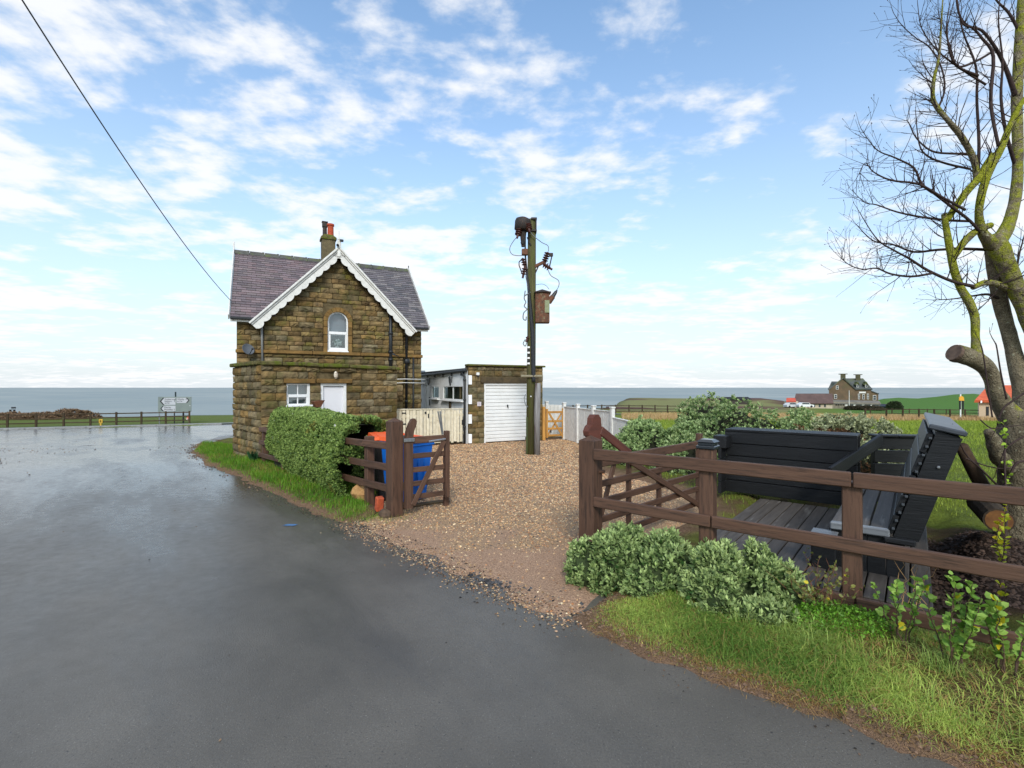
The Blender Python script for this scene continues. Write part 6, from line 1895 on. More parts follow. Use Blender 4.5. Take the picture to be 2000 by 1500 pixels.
limb([(1938, 478, 0, 18), (1920, 455, -.1, 11), (1912, 420, -.15, 9), (1918, 375, -.2, 9), (1932, 335, -.2, 9), (1955, 290, -.2, 8), (1975, 240, -.2, 7), (2000, 195, -.2, 6), (2040, 165, -.2, 5)], .46, 8)
limb([(1850, 430, -.12, 7), (1868, 402, -.14, 8), (1890, 372, -.16, 9), (1910, 350, -.18, 9), (1925, 325, -.2, 8), (1940, 300, -.22, 6)], .50, 8)
limb([(1908, 350, -.16, 7), (1902, 312, -.2, 7), (1880, 270, -.25, 7), (1856, 240, -.3, 6), (1832, 212, -.3, 6), (1822, 190, -.3, 5), (1824, 155, -.3, 4), (1834, 110, -.3, 3), (1838, 50, -.3, 2), (1842, -10, -.3, 1.4)], .36, 7)
limb([(1862, 505, -.1, 7), (1885, 470, -.1, 8), (1912, 448, -.08, 8), (1935, 440, -.05, 8)], .42, 8)
limb([(1900, 562, -.1, 6), (1925, 552, -.06, 8), (1950, 556, 0, 8), (1970, 565, .05, 9)], .36, 8)
def thin(pts, name='branch'):
    P_, R_ = [], []
    for u, v, dy_, hw in pts:
        Y = TY + dy_; P_.append(at(u, v, Y)); R_.append(hw * .58 * Y / FPX)
    P_, R_ = spline(P_, R_, 4)
    m = MB(); m.tube(P_, R_, 6); LIMBS.append((P_, R_))
    return part(tree, name, m, btwig_m, I4, True)
THIN = [
 [(1925, 465, -.1, 5), (1895, 432, -.15, 5), (1860, 405, -.2, 5), (1825, 378, -.25, 4.5), (1800, 360, -.3, 4), (1785, 328, -.3, 3.5), (1748, 308, -.35, 2.6), (1712, 292, -.4, 1.8), (1682, 252, -.4, 1)],
 [(1885, 410, -.3, 4.5), (1845, 388, -.35, 4), (1795, 360, -.35, 3.6), (1740, 352, -.4, 3), (1705, 335, -.4, 2), (1690, 318, -.4, 1.4), (1676, 343, -.4, .8)],
 [(1893, 432, .1, 4), (1850, 430, .15, 4), (1800, 424, .2, 3.4), (1752, 414, .2, 2.6), (1712, 400, .2, 2), (1690, 396, .2, 1.4), (1668, 376, .2, .8)],
 [(1930, 488, .1, 5), (1880, 486, .15, 4.6), (1830, 488, .2, 4), (1785, 492, .2, 3.4), (1745, 478, .2, 2.6), (1705, 470, .25, 2), (1672, 438, .25, 1)],
 [(1905, 560, -.1, 6), (1862, 550, -.15, 5), (1812, 528, -.2, 4.5), (1776, 505, -.25, 3.6), (1748, 490, -.3, 3), (1712, 466, -.3, 2), (1673, 405, -.3, .9)],
 [(1820, 534, -.2, 4), (1780, 540, -.2, 3.6), (1740, 535, -.2, 3), (1712, 524, -.2, 2.4), (1685, 526, -.2, 2), (1660, 518, -.2, 1.4), (1640, 502, -.2, .8)],
 [(1955, 585, .15, 5), (1930, 575, .1, 4), (1900, 578, .1, 3), (1860, 584, .1, 2), (1822, 586, .1, 1)],
 [(1984, 190, .25, 8), (1965, 135, .2, 6), (1945, 95, .15, 5), (1918, 60, .1, 4), (1890, 50, .1, 3.4), (1872, 25, .1, 2.6), (1866, -20, .1, 2)],
 [(1950, 285, -.2, 5), (1935, 200, -.1, 5), (1940, 110, 0, 5), (1918, 75, 0, 4), (1900, 55, 0, 3.4), (1880, 45, 0, 2.6), (1868, 0, 0, 1.6)],
 [(1910, 340, .0, 5), (1912, 280, .05, 4.5), (1908, 200, .1, 4), (1906, 130, .1, 3.4), (1880, 60, .1, 2.4), (1870, 0, .1, 1.6)],
 [(1940, 100, .1, 4), (1905, 120, .0, 4), (1870, 130, -.1, 3.4), (1858, 100, -.1, 2.6), (1848, 60, -.1, 2), (1856, 0, -.1, 1.2)],
 [(1910, 148, -.1, 5), (1870, 130, -.15, 4), (1855, 100, -.2, 3), (1850, 55, -.2, 2), (1862, 10, -.2, 1.2)],
 [(1832, 212, -.3, 3.5), (1845, 175, -.3, 3), (1838, 130, -.3, 2.4), (1815, 92, -.3, 2), (1790, 75, -.3, 1.6), (1762, 50, -.3, 1.2), (1745, 25, -.3, .8)],
 [(1925, 165, .0, 4), (1885, 140, -.05, 3.4), (1850, 115, -.1, 2.8), (1828, 96, -.1, 2), (1800, 55, -.1, 1.6), (1792, 5, -.1, 1)],
 [(1900, 300, .1, 4), (1860, 300, .1, 3.4), (1820, 295, .1, 3), (1790, 270, .1, 2.2), (1775, 240, .1, 1.6), (1770, 236, .1, .9)],
 [(1895, 330, .2, 4), (1850, 320, .2, 3.4), (1812, 305, .2, 3), (1795, 280, .2, 2.2), (1788, 215, .2, 1)],
 [(2000, 560, .1, 6), (1985, 545, .1, 4), (1990, 500, .1, 3), (1998, 470, .1, 2), (2005, 440, .1, 1)],
 [(1918, 380, .2, 5), (1935, 320, .25, 4), (1968, 270, .3, 3.4), (1990, 230, .3, 2.4), (2010, 200, .3, 1.6)],
 [(1985, 330, .2, 6), (1965, 260, .1, 5), (1955, 190, .1, 4), (1958, 120, .1, 3), (1950, 40, .1, 2), (1955, -20, .1, 1.2)],
 [(1990, 60, .3, 5), (1970, 25, .3, 4), (1950, 5, .3, 3), (1930, -20, .3, 2)]]
for i_, t_ in enumerate(THIN):
    if i_ not in (17,): thin(t_)
# whippy shoots by the trunk
for pts in ([(1938, 815, -.5, 2.4), (1930, 760, -.5, 2.4), (1920, 690, -.5, 2), (1914, 668, -.5, 1)], [(1966, 780, -.45, 3), (1955, 730, -.45, 2.6), (1947, 680, -.45, 2), (1944, 670, -.45, 2)],
            [(2005, 765, -.5, 3), (1975, 785, -.5, 3), (1958, 800, -.5, 2.4), (1948, 830, -.5, 2)], [(2005, 850, -.5, 3), (1978, 865, -.5, 3), (1962, 880, -.5, 2.2), (1955, 900, -.5, 1.6)],
            [(1860, 828, -.5, 2), (1885, 885, -.5, 2.6), (1915, 915, -.5, 3), (1945, 945, -.5, 3.4)], [(1885, 895, -.5, 2.4), (1920, 908, -.5, 2), (1950, 915, -.5, 2)], [(1915, 820, -.5, 2), (1935, 836, -.5, 2.2), (1960, 835, -.5, 2)],
            [(1962, 1110, -1.2, 3), (1966, 1000, -.8, 3), (1962, 900, -.6, 3), (1965, 850, -.5, 3), (1960, 830, -.5, 2)], [(2005, 900, -.5, 4), (1985, 905, -.5, 4), (1972, 930, -.5, 3.4), (1962, 945, -.5, 3)]):
    thin(pts, 'shoot')
# fine twigs, too many to pick apart
tw = MB()
rt = random.Random(77)
def twig(p, d, L, r, lev):
    pts, rad = [p], [r]
    n = max(3, int(L / .06)); q = p.copy(); dd_ = d.copy()
    for i in range(n):
        dd_ = (dd_ + Vector((rt.gauss(0, .10), rt.gauss(0, .10), rt.gauss(.05, .09)))).normalized()
        q = q + dd_ * (L / n); pts.append(q.copy()); rad.append(max(r * (1 - .75 * (i + 1) / n), .0012))
    tw.tube(pts, rad, 4, False)
    if lev > 0:
        for i in range(1, len(pts) - 1):
            if rt.random() < (.62 if lev > 1 else .5):
                ax = (pts[i + 1] - pts[i]).normalized()
                s = ax.orthogonal().normalized(); s.rotate(Matrix.Rotation(rt.uniform(0, 6.28), 3, ax))
                nd = (ax * .75 + s * rt.uniform(.6, 1.0) + Vector((0, 0, .15))).normalized()
                twig(pts[i], nd, L * rt.uniform(.28, .55), rad[i] * .65, lev - 1)
    else:
        e = pts[-1]; tw.tube([e, e + dd_ * .012, e + dd_ * .022], [rad[-1] * 1.0, .0035, .001], 4, False)
for P_, R_ in LIMBS:
    for i in range(2, len(P_) - 1):
        if R_[i] > .055 or P_[i].z < 2.5: continue
        pr_ = (.52 if R_[i] < .03 else .22) * (1.15 if P_[i].x < 4.75 else .8)
        for _ in range(2):
            if rt.random() > pr_: continue
            ax = (P_[i + 1] - P_[i - 1]).normalized()
            s = ax.orthogonal().normalized(); s.rotate(Matrix.Rotation(rt.uniform(0, 6.28), 3, ax))
            nd = (ax * .55 + s + Vector((-.12, 0, .30))).normalized()
            twig(P_[i], nd, rt.uniform(.14, .42), max(.0028, min(R_[i] * .45, .006)), 1)
    twig(P_[-1], (P_[-1] - P_[-2]).normalized(), rt.uniform(.12, .25), max(R_[-1], .003), 1) if R_[-1] < .02 else None
part(tree, 'twigs', tw, btwig_m, I4, kind='stuff')
print('twig faces', len(tw.f))
# yellow green leaves sprouting on the shoots
c = []
for (u, v) in ((1962, 868), (1966, 900), (1968, 930), (1964, 960), (1963, 845), (1972, 905), (1958, 830), (1966, 942)):
    for q in range(5): c.append(tuple(at(u + rt.uniform(-4, 4), v + rt.uniform(-6, 6), TY - .55)))
c = np.array(c)
part(tree, 'sprouting_leaves', leafmesh('sprouting_leaves', c, RG.normal(size=c.shape), RG.uniform(.025, .05, len(c)), .42, np.array(srgb(170, 200, 70))[None] * RG.uniform(.7, 1.2, (len(c), 1)), leaf_m, True), None, I4)

# ------------------------------------------------------------------ far fences, sign and coast
def rail_fence(name, label, pts, zs, hpost, wpost, hr, mat, skip=None, step=1.9):
    t = thing(name, label, 'fence', pts[0])
    for p, q in zip(pts[:-1], pts[1:]):
        m = MB(); 
        for z in zs:
            if not (skip and skip(p) and skip(q)):
                beam(t, 'rail', (p.x, p.y, p.z + z), (q.x, q.y, q.z + z), .04, hr, mat, I4, .004)
    for p in pts:
        if skip and skip(p): continue
        m = MB(); m.box((0, 0, hpost / 2 - .1), (wpost, wpost, hpost + .2), .01); part(t, 'post', m, mat, TR(p) @ RZ(22 + RD.uniform(-6, 6)) @ Matrix.Rotation(RD.uniform(-.03, .03), 4, 'X'))
    return t
def uof(p): return 1000 + FPX * p.x / p.y
pts = [along(MR1 + 2.2, s, .05) for s in np.arange(-48, -9, 1.72)]
pts = [p for p in pts if p.y > 5 and -60 < uof(p) < 500]
rail_fence('post_and_rail_fence', 'dark three rail fence along the coast road behind the direction sign', pts, (1.0, .66, .32), 1.12, .13, .09, farwood_m)
pts = [along(MR1 + 2.2, s, .05) for s in np.arange(20, 52, 1.95)]
pts = [p for p in pts if 1040 < uof(p) < 1345]
rail_fence('post_and_rail_fence', 'dark rail fence crossing the far field beside the white fence', pts, (1.0, .62, .28), 1.12, .13, .09, farwood_m)
pts = [G(u, v) for u, v in ((1690, 821), (1731, 821), (1763, 822), (1795, 822), (1825, 822), (1856, 821), (1885, 821), (1913, 820), (1945, 819), (1985, 818))]
rail_fence('wire_fence', 'thin brown post fence with dry grass along the green paddock', pts, (.95, .62), 1.03, .11, .05, farwood_m)
pts = [G(u, v) for u, v in ((1700, 813), (1742, 812.5), (1776, 812), (1811, 812), (1848, 812), (1880, 812), (1920, 812))]
rail_fence('wire_fence', 'farther brown post fence behind the paddock fence', pts, (1.0, .6), 1.1, .11, .06, farwood_m)

def text_mesh(body, size, mat):
    cu = bpy.data.curves.new('lettering', 'FONT'); cu.body = body; cu.size = size; cu.extrude = .002
    ob = bpy.data.objects.new('lettering', cu); COL.objects.link(ob)
    dg = bpy.context.evaluated_depsgraph_get()
    me = bpy.data.meshes.new_from_object(ob.evaluated_get(dg)); me.materials.clear(); me.materials.append(mat)
    bpy.data.objects.remove(ob); return me
sgp = G(341, 829); sY = sgp.y
sgn = thing('direction_sign', 'large grey road direction sign with white panels and black arrow heads', 'sign', sgp)
sM = TR(sgp) @ RZ(6)
k_ = sY / FPX
def sx(u): return (u - 341) * k_
def sz(v): return EYE - (v - HZ) * k_ - sgp.z
grey_m = MAT('grey_sign_back', srgb(124, 134, 128), srgb(112, 122, 118), 2, .5); wsign_m = MAT('white_sign', srgb(176, 178, 182), None, 3, .45); blk_m = MAT('black_print', srgb(24, 26, 28), None, 3, .6)
m = MB(); m.box(((sx(311) + sx(372)) / 2, 0, (sz(775) + sz(804)) / 2), (sx(372) - sx(311), .04, sz(775) - sz(804)), .01); part(sgn, 'back_board', m, grey_m, sM)
def arrow_panel(u0, u1, v0, v1, left, lines):
    x0, x1, z0, z1 = sx(u0), sx(u1), sz(v1), sz(v0); zm = (z0 + z1) / 2; a = (z1 - z0) * .42
    pl = [(x0 + a, z0), (x1, z0), (x1, z1), (x0 + a, z1), (x0, zm)] if left else [(x0, z0), (x1 - a, z0), (x1, zm), (x1 - a, z1), (x0, z1)]
    m = MB(); m.prism([(p[0], -.03, p[1]) for p in pl], (0, .008, 0)); pn = part(sgn, 'panel', m, wsign_m, sM)
    w = (z1 - z0) * .16
    if left: ch = [(x0 + a, z1), (x0, zm), (x0 + a, z0), (x0 + a - w * 1.2, z0), (x0 - w * 1.2, zm), (x0 + a - w * 1.2, z1)]
    else: ch = [(x1 - a, z1), (x1, zm), (x1 - a, z0), (x1 - a + w * 1.2, z0), (x1 + w * 1.2, zm), (x1 - a + w * 1.2, z1)]
    m = MB(); m.prism([(p[0], -.034, p[1]) for p in ch], (0, .008, 0)); part(pn, 'arrow_head', m, blk_m, sM)
    n = len(lines); hh = (z1 - z0) / (n + .4)
    for i, tx in enumerate(lines):
        me = text_mesh(tx, hh * 1.02, blk_m)
        part(pn, 'lettering', me, None, sM @ TR((x0 + a + .02) if left else x0 + .05, -.034, z1 - hh * (i + 1.0)) @ Matrix.Rotation(math.pi / 2, 4, 'X'))
arrow_panel(317, 343, 777, 790.5, True, ['Guisborough', 'Saltburn   9', 'A174'])
arrow_panel(317.5, 343, 792.5, 803, True, ['Ellerby', 'Mickleby 2'])
arrow_panel(345, 366.5, 777, 787, False, ['Whitby  4', 'A174'])
m = MB(); m.box((sx(369.5), -.03, sz(792.5)), (.10, .01, .06)); part(sgn, 'number_plate', m, wsign_m, sM)
for u in (312.5, 340, 356.5, 367):
    m = MB(); m.tube([(sx(u), .05, -.1), (sx(u), .05, sz(776))], .045 if u != 356.5 else .07, 8); part(sgn, 'leg', m, dpipe_m if u > 313 else metal_m, sM)
m = MB(); m.box((sx(342), .06, sz(771)), (.10, .08, sz(766) - sz(777)), .01); part(sgn, 'top_post', m, MAT('dark_green_post', srgb(30, 44, 46), None, 3, .5), sM)
rb_ = MB(); r_ = .13
for q in range(14):
    c0 = Vector((rt.uniform(-.12, .14), rt.uniform(-.05, .05), rt.uniform(-.12, .14)))
    rb_.add([c0 + Vector((rt.uniform(-.12, .12), rt.uniform(-.06, .06), rt.uniform(-.12, .12))) for _ in range(4)], [(0, 1, 2, 3)], None, srgb(222, 120, 96) if q % 3 else srgb(236, 214, 208))
p = sM @ Vector((sx(366), -.12, sz(818)))
solo('plastic_bag', rb_, VC(), 'crumpled pink and white bag caught on the direction sign leg', 'bag', TR(p))
hp = G(197, 833)
hy = thing('marker_post', 'short yellow marker post on the verge before the coast road fence', 'post', hp)
m = MB(); m.box((0, 0, .28), (.13, .10, .60), .02); part(hy, 'post_shaft', m, MAT('yellow_post', srgb(206, 168, 62), srgb(176, 140, 60), 8, .7))
m = MB(); m.box((0, 0, .44), (.30, .08, .34), .03); m.box((0, -.045, .44), (.16, .01, .16)); part(hy, 'plate', m, MATS['yellow_post'])
# rough bank of brown scrub at the left
tt_ = []
for i in range(9):
    u = -30 + i * 22
    p = at(u, 815, 54)
    tt_.append(((p.x, p.y, float(T(p.x, p.y)) + .1), (2.6, 2.0, .62 + .3 * (i % 3) / 2 + (.3 if i == 8 else 0))))
t = thing('scrub_bank', 'low brown scrub bank on the cliff top at the left', 'scrub', tt_[0][0])
for C, R in tt_:
    P, Nn = blob_points(500, C, R, C[0], .4, -9)
    c, d, s, kc = rosettes(P, Nn, 5, .12, .26, .3, (srgb(110, 86, 66), srgb(156, 128, 98)), .5)
    part(t, 'bush', leafmesh('bush', c, d, s, .25, kc, leaf_m), None, I4)
p = at(24, 806, 75)
bn = thing('cliff_bench', 'tiny dark bench on the cliff top at the far left', 'bench', p)
m = MB(); m.box((0, 0, .45), (.7, .3, .06)); part(bn, 'seat', m, dpipe_m)
m = MB(); m.box((0, .2, .75), (.7, .05, .25)); part(bn, 'backrest', m, dpipe_m)
for s in (-.3, .3):
    m = MB(); m.box((s, 0, .1), (.08, .3, .75)); part(bn, 'leg', m, dpipe_m)

# ------------------------------------------------------------------ far buildings on the right
HY = 145.0; hk = HY / FPX
hb_ = at(1668, 797, HY); HZ0 = hb_.z
hotel = thing('hotel', 'large stone hotel with two chimneys and steep slate gables overlooking the sea', 'hotel', (hb_.x, hb_.y, HZ0))
def hx(u): return (u - 1000) * hk
def hz_(v): return EYE - (v - HZ) * hk
HW = lambda: MAT('hotel_stone', srgb(112, 92, 70), srgb(84, 72, 58), .6, .95, srgb(96, 88, 62), .3, (.5, .65))
HR = lambda: MAT('hotel_slate', srgb(92, 94, 92), srgb(72, 76, 74), .4, .8, srgb(88, 96, 56), .25, (.52, .64))
frame_h = MAT('hotel_white_paint', srgb(214, 212, 206), None, 3, .6); hglass = MAT('hotel_glass', srgb(60, 68, 74), None, 3, .2, spec=.6); trim_m = MAT('stone_trim', srgb(150, 134, 100), None, 3, .9)
# left gable block (gable to viewer), right range set back
def hprism(root, name, pts, y0, y1, mat):
    m = MB(); m.prism([(hx(u) + .66 * (y0 - HY), y0, hz_(v)) for u, v in pts], (.66 * (y1 - y0), y1 - y0, 0)); return part(root, name, m, mat, I4)
yF = HY
hprism(hotel, 'wall', [(1619, 800), (1670, 800), (1670, 758), (1646.5, 739), (1619, 760)], yF, yF + 11, HW())
hprism(hotel, 'wall', [(1670.2, 800), (1702, 800), (1702, 759), (1670.2, 759)], yF + .6, yF + 11, HW())
hprism(hotel, 'wall', [(1702.2, 800), (1716.5, 800), (1716.5, 769), (1702.2, 764)], yF + 1.5, yF + 9, HW())
# roofs
def slab(root, name, a, b, c, d, mat, th=.25):
    m = MB(); vs = [Vector(p) + Vector((.66 * (p[1] - HY) if 100 < p[1] else .95 * (p[1] - 46), 0, 0)) for p in (a, b, c, d)]; n = (vs[1] - vs[0]).cross(vs[3] - vs[0]).normalized() * th
    m.add(vs + [v - n for v in vs], [(0, 1, 2, 3), (7, 6, 5, 4), (0, 4, 5, 1), (1, 5, 6, 2), (2, 6, 7, 3), (3, 7, 4, 0)]); return part(root, name, m, mat, I4)
ax_, az_ = hx(1646.5), hz_(737)
hr1 = slab(hotel, 'roof', (hx(1616.5), yF - .4, hz_(761)), (ax_, yF - .4, az_), (ax_, yF + 11, az_), (hx(1616.5), yF + 11, hz_(761)), HR())
slab(hotel, 'roof', (ax_, yF - .4, az_), (hx(1672), yF - .4, hz_(759.5)), (hx(1672), yF + 11, hz_(759.5)), (ax_, yF + 11, az_), HR())
hr2 = slab(hotel, 'roof', (hx(1664), yF + .1, hz_(760)), (hx(1704.5), yF + .1, hz_(760)), (hx(1688), yF + 6, hz_(738.2)), (hx(1650), yF + 6, hz_(738.2)), HR())
slab(hotel, 'roof', (hx(1704.5), yF + .1, hz_(760)), (hx(1704.5), yF + 12, hz_(760)), (hx(1688), yF + 6, hz_(738.2)), (hx(1687.9), yF + 5.9, hz_(738.2)), HR())
slab(hotel, 'roof', (hx(1702.5), yF + 1.2, hz_(763)), (hx(1718), yF + 1.2, hz_(768.5)), (hx(1718), yF + 9, hz_(768.5)), (hx(1702.5), yF + 9, hz_(763)), HR())
slab(hotel, 'roof', (hx(1617), yF + 7, hz_(759)), (hx(1640), yF + 7, hz_(759)), (hx(1640), yF + 11, hz_(744)), (hx(1624), yF + 11, hz_(744)), HR())
for u0, u1, vt in ((1641.5, 1653, 729), (1672, 1683, 730.2)):
    ch = hprism(hotel, 'chimney', [(u0 + .6, 745), (u1 - .6, 745), (u1 - .6, vt + 1.2), (u0 + .6, vt + 1.2)], yF + 4.8, yF + 6.4, MAT('hotel_chimney', srgb(88, 84, 60), srgb(66, 64, 48), 1, .95))
    m = MB(); m.box((hx((u0 + u1) / 2) + 3.7, yF + 5.6, hz_(vt + .6)), ((u1 - u0) * hk * .95, 1.7, .22)); part(ch, 'cap', m, MATS['hotel_chimney'], I4)
for u0, u1 in ((1664.5, 1680), (1681, 1697.5)):
    um = (u0 + u1) / 2 + 3
    dm_ = hprism(hotel, 'dormer', [(um - 3, 757.5), (um + 3, 757.5), (um + 3, 750.5), (um - 3, 750.5)], yF + .8, yF + 3, HR())
    slab(hotel, 'dormer_roof', (hx(um - 4.5), yF + .4, hz_(751.5)), (hx(um + .5), yF + .4, hz_(745.5)), (hx(um - 3), yF + 4, hz_(744.5)), (hx(um - 9), yF + 4, hz_(749)), MAT('mossy_slate', srgb(104, 108, 60), srgb(78, 84, 56), .6, .9))
    slab(hotel, 'dormer_roof', (hx(um + .5), yF + .4, hz_(745.5)), (hx(um + 4.5), yF + .4, hz_(751.5)), (hx(um + 1), yF + 4, hz_(749)), (hx(um - 3), yF + 4, hz_(744.5)), MATS['mossy_slate'])
    m = MB(); m.box((hx(um) + .5, yF + .76, hz_(754)), (4.2 * hk, .08, 5.4 * hk)); w = part(dm_, 'window', m, frame_h, I4)
    m = MB(); m.box((hx(um) + .5, yF + .70, hz_(754)), (2.9 * hk, .06, 4.0 * hk)); part(dm_, 'pane', m, hglass, I4)
def hwin(u0, u1, v0, v1, y, bar=True):
    m = MB(); m.box((hx((u0 + u1) / 2) + .66 * (y - HY), y, hz_((v0 + v1) / 2)), ((u1 - u0) * hk, .12, (v1 - v0) * hk)); w = part(hotel, 'window', m, frame_h, I4)
    vm = (v0 + v1) / 2
    for a, b in ((v0 + .7, vm - .3), (vm + .3, v1 - .7)):
        m = MB(); m.box((hx((u0 + u1) / 2) + .66 * (y - HY), y - .04, hz_((a + b) / 2)), ((u1 - u0 - 1.4) * hk, .12, (b - a) * hk)); part(w, 'pane', m, hglass, I4)
hwin(1632.5, 1637.5, 753, 760.5, yF - .02); hwin(1629, 1634.5, 770, 778.5, yF - .02); hwin(1676, 1679.5, 769, 780, yF + .58); hwin(1684.5, 1688.5, 770, 780, yF + .58); hwin(1693.5, 1697, 769, 780, yF + .58); hwin(1705.5, 1712, 772, 782, yF + 1.48)
m = MB(); m.box((hx(1686.5), yF + .5, hz_(766.5)), (13 * hk, .15, 3.2 * hk)); part(hotel, 'signboard', m, frame_h, I4)
# ground floor glazed lean-to
lt = hprism(hotel, 'sun_lounge', [(1624, 800), (1717.5, 800), (1717.5, 787), (1624, 784)], yF - 3.2, yF - .05, MAT('lounge_wall', srgb(150, 142, 124), srgb(110, 102, 88), .8, .9))
slab(hotel, 'sun_lounge_roof', (hx(1623), yF - 3.5, hz_(786.5)), (hx(1718.5), yF - 3.5, hz_(788.5)), (hx(1718), yF - .06, hz_(783)), (hx(1624), yF - .06, hz_(780.5)), MAT('lounge_roof', srgb(128, 124, 116), srgb(104, 100, 94), .8, .8))
for i in range(12):
    u = 1652 + i * 5.4
    m = MB(); m.box((hx(u) - 2.1, yF - 3.25, hz_(791.5)), (4.3 * hk, .1, 5.2 * hk)); w = part(lt, 'pane', m, hglass if i % 3 else frame_h, I4)
for i in range(4):
    m = MB(); m.box((hx(1633 + i * 4.5) - 2.1, yF - 3.25, hz_(790.0)), (2.6 * hk, .1, 2.2 * hk)); part(lt, 'opening', m, MAT('dark_opening', srgb(34, 34, 34), None, 3, .9), I4)
fp = thing('flagpole', 'slim white flagpole in front of the hotel', 'flagpole', (hx(1659), yF - 6, HZ0))
m = MB(); m.tube([(hx(1659) * .958, yF - 6, HZ0 - 1), (hx(1659) * .958, yF - 6, hz_(764))], [.11, .07], 8); part(fp, 'pole', m, frame_h, I4)
m = MB(); m.lathe([(.02, 0), (.12, .1), (.02, .22)], 8, TR(hx(1659) * .958, yF - 6, hz_(764))); part(fp, 'finial', m, frame_h, I4)
# low brown roofed building and neighbours
lb = thing('long_building', 'long low building with brown tiled roof beside the hotel', 'building', (hx(1588), yF - 4, HZ0))
m = MB(); m.prism([(hx(1556) - 4, yF - 6, hz_(797)), (hx(1626) - 4, yF - 6, hz_(797)), (hx(1626) - 4, yF - 6, hz_(785)), (hx(1556) - 4, yF - 6, hz_(785))], (4.2, 7, 0)); part(lb, 'wall', m, MAT('pale_wall', srgb(196, 182, 162), srgb(168, 152, 132), .5, .9), I4)
slab(lb, 'roof', (hx(1553.5), yF - 6.6, hz_(786.5)), (hx(1628), yF - 6.6, hz_(786.5)), (hx(1626), yF - 2, hz_(768.5)), (hx(1555.5), yF - 2, hz_(768.5)), MAT('brown_tiles', srgb(104, 82, 76), srgb(84, 66, 62), .7, .85))
for u in (1592, 1602, 1612):
    m = MB(); m.box((hx(u) - 4, yF - 6.05, hz_(791)), (3 * hk, .1, 5 * hk)); part(lb, 'window', m, hglass, I4)
rh = thing('red_roofed_shed', 'small building with bright red roof left of the brown roof', 'shed', (hx(1545), yF - 8, HZ0))
m = MB(); m.box((hx(1545) * .945, yF - 8, hz_(787)), (15 * hk, 3, 10 * hk)); part(rh, 'wall', m, MATS['pale_wall'], I4)
slab(rh, 'roof', (hx(1536) + .9, yF - 9.8, hz_(782)), (hx(1554) + .9, yF - 9.8, hz_(782)), (hx(1553) + .6, yF - 7.5, hz_(776)), (hx(1537) + .6, yF - 7.5, hz_(776)), MAT('red_tiles', srgb(204, 92, 70), srgb(176, 76, 60), 1, .8))
ds = at(1435, 786, 110)
sh = thing('dark_shed', 'long low black roofed shed on the horizon above the bushes', 'shed', ds)
m = MB(); m.box((0, 0, .2), (5.6, 3, 1.2)); part(sh, 'wall', m, MAT('tarred_boards', srgb(62, 56, 52), None, 2, .9))
m = MB(); m.prism([(-3.0, -1.8, .7), (-3.0, 0, 1.25), (-3.0, 1.8, .7)], (6.0, 0, 0)); part(sh, 'roof', m, MAT('black_felt', srgb(38, 38, 40), None, 2, .8))
# parked cars
def car(label, u, v, Y, body, rz=10):
    p = at(u, v, Y)
    t = thing('parked_car', label, 'car', p, rz, 'cars parked by the hotel')
    m = MB(); pr_ = [(-2.0, .25), (2.0, .25), (2.05, .62), (1.9, .78), (1.1, .86), (.65, 1.32), (-1.1, 1.38), (-1.75, .92), (-2.05, .82)]
    m.prism([(a, -.8, b) for a, b in pr_], (0, 1.6, 0)); part(t, 'body', m, body)
    m = MB(); m.prism([(a, -.82, b) for a, b in [(-1.45, .92), (.9, .90), (.55, 1.26), (-1.0, 1.30)]], (0, 1.64, 0)); part(t, 'side_glass', m, hglass)
    for x in (-1.3, 1.3):
        for s in (-.72, .72):
            m = MB(); m.lathe([(.32, -.1), (.32, .1)], 12, TR(x, s, .32) @ Matrix.Rotation(math.pi / 2, 4, 'X')); part(t, 'wheel', m, MATS['black_rubber'])
    return t
silver = MAT('silver_paint', srgb(206, 208, 210), None, 3, .3, spec=.5)
car('silver car parked farthest left before the brown roofed building', 1546, 796, 135, silver)
car('white car parked below the middle of the brown roof', 1572, 796, 132, MAT('white_paint', srgb(226, 226, 226), None, 3, .3, spec=.5), 0)
car('dark car half hidden by the bush right of the hotel', 1733, 799, 128, MAT('dark_paint', srgb(40, 44, 50), None, 3, .3, spec=.5), 20)
p = at(1748, 799, 126)
shrub('bush', 'dark round bush beyond the paddock right of the hotel', 'bush', [((p.x, p.y, p.z + .5), (2.2, 1.6, 1.7))], 900, 5, .3, .35, (srgb(44, 56, 34), srgb(78, 92, 56)), .4, .1)
for ch in list(bpy.data.objects):
    if ch.name.startswith('foliage') and ch.parent and 'dark round bush' in ch.parent.get('label', ''): pass
p0 = at(1690, 799, 120)
shrub('hedge', 'dark low hedge in front of the hotel', 'hedge', [((at(1660 + 14 * i, 799, 118 - i).x, 118 - i, at(1660, 799, 118).z + .1), (1.6, 1.2, .9)) for i in range(5)], 1500, 5, .25, .35, (srgb(60, 52, 42), srgb(92, 86, 60)), .4, .1)
# road sign on the right
rp = G(1876, 822)
rs = thing('road_sign', 'white pole with black panels and yellow top beyond the paddock fence', 'sign', rp)
ks_ = rp.y / FPX
m = MB(); m.tube([(0, 0, 0), (0, 0, 52 * ks_)], .05, 8); part(rs, 'pole', m, white_m)
m = MB(); m.box((-.10, -.06, 31 * ks_), (.16, .04, 17 * ks_), .01); part(rs, 'panel', m, blk_m)
m = MB(); m.box((.16, -.06, 31 * ks_), (.16, .04, 17 * ks_), .01); part(rs, 'panel', m, blk_m)
m = MB(); m.prism([(-.18, -.08, 39.5 * ks_), (.26, -.08, 39.5 * ks_), (.22, -.08, 46 * ks_), (.02, -.08, 49 * ks_), (-.18, -.08, 46 * ks_)], (0, .05, 0)); part(rs, 'yellow_top', m, MAT('amber_plate', srgb(222, 160, 50), None, 3, .6))
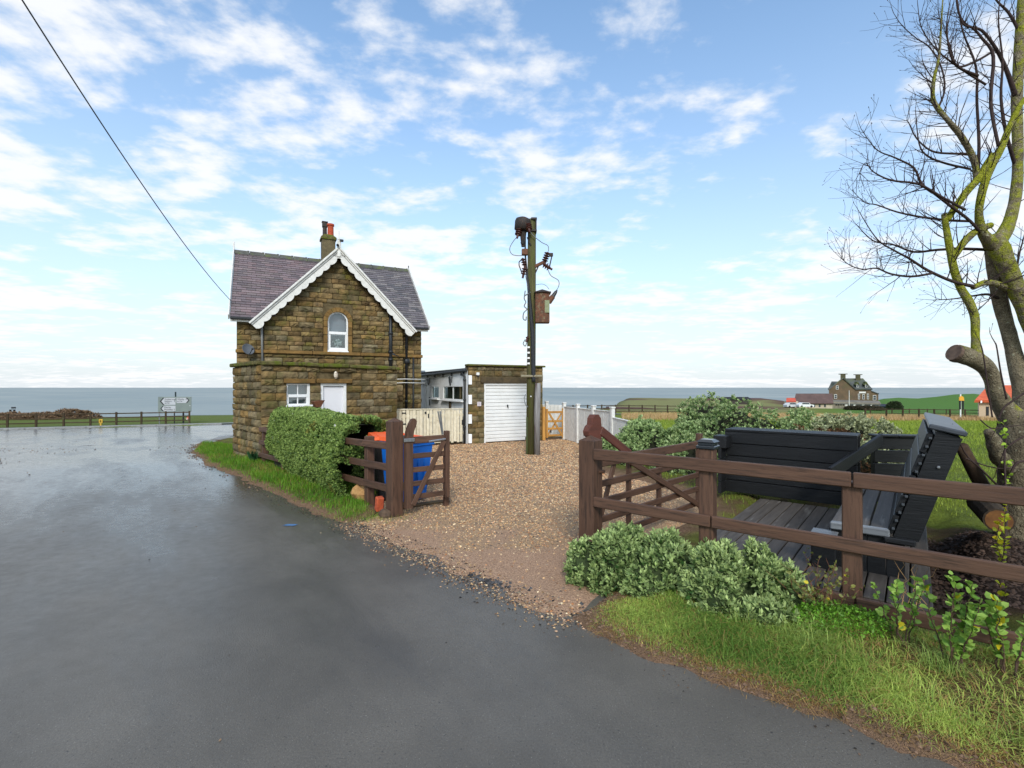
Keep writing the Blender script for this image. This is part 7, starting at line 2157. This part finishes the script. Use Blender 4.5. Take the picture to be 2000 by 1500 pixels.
# red roofed bungalow behind the tree
by = 46.0; bk = by / FPX
bO = at(1950, 822, by)
bun = thing('bungalow', 'pale bungalow with red tiled roof half hidden by the tree', 'house', bO)
def bx_(u): return (u - 1000) * bk
def bz_(v): return EYE - (v - HZ) * bk
m = MB(); m.prism([(bx_(1912), by, bz_(826)), (bx_(2040), by, bz_(826)), (bx_(2040), by, bz_(779)), (bx_(1912), by, bz_(779))], (6.6, 7, 0)); part(bun, 'wall', m, MAT('beige_render', srgb(196, 176, 150), srgb(176, 154, 128), .8, .9), I4)
slab(bun, 'roof', (bx_(1904), by - .5, bz_(781)), (bx_(2048), by - .5, bz_(781)), (bx_(2030), by + 3.4, bz_(752)), (bx_(1932), by + 3.4, bz_(752)), MAT('orange_pantiles', srgb(214, 104, 66), srgb(188, 84, 54), 2, .85, bsc=8, bst=.5))
m = MB(); m.prism([(bx_(1903), by - .6, bz_(783)), (bx_(1906), by - .6, bz_(783)), (bx_(1934) + 3.1, by + 3.3, bz_(754)), (bx_(1930) + 3.1, by + 3.3, bz_(754))], (0, 0, -.18)); part(bun, 'verge_board', m, white_m, I4)
m = MB(); m.box((bx_(1928), by - .02, bz_(803)), (5 * bk, .06, 18 * bk)); part(bun, 'window', m, dpipe_m, I4)
# dry grass strip by the far fences
def den_d(x, y):
    u = 1000 + FPX * x / y
    return ((u > 1240) & (u < 2010)) * 1.0
x = RG.uniform(8, 56, 60000); y = RG.uniform(30, 60, 60000)
v = HZ + FPX * (EYE - bilerp(GZ, x, y)) / y; u = 1000 + FPX * x / y
k = (u > 1215) & (u < 2015) & (v > 811.5) & (v < 823 + 5 * (vnoise(np.stack([x, y], 1), .8) - .5)); x, y = x[k], y[k]
z = bilerp(GZ, x, y)
blades('dry_grass', x, y, z, RG.uniform(.2, .5, len(x)), RG.uniform(.02, .05, len(x)), mixc(srgb(166, 134, 88), srgb(212, 180, 130), RG.random(len(x))), 'strip of tall dry straw coloured grass along the far fences', .5, 1)
# ------------------------------------------------------------------ groups of alike things
GROUPS = {'bush': 'bushes about the garden', 'sapling': 'saplings in the right verge', 'wheelie_bin': 'wheelie bins by the gate', 'gate_post': 'entrance gate posts',
          'field_gate': 'open five bar gates', 'post_and_rail_fence': 'brown rail fences', 'wire_fence': 'paddock fences', 'rock': 'stones by the fence'}
for o in bpy.data.objects:
    if o.parent is None and o.get('category'):
        g_ = GROUPS.get(o.name.split('.')[0])
        if g_: o['group'] = g_
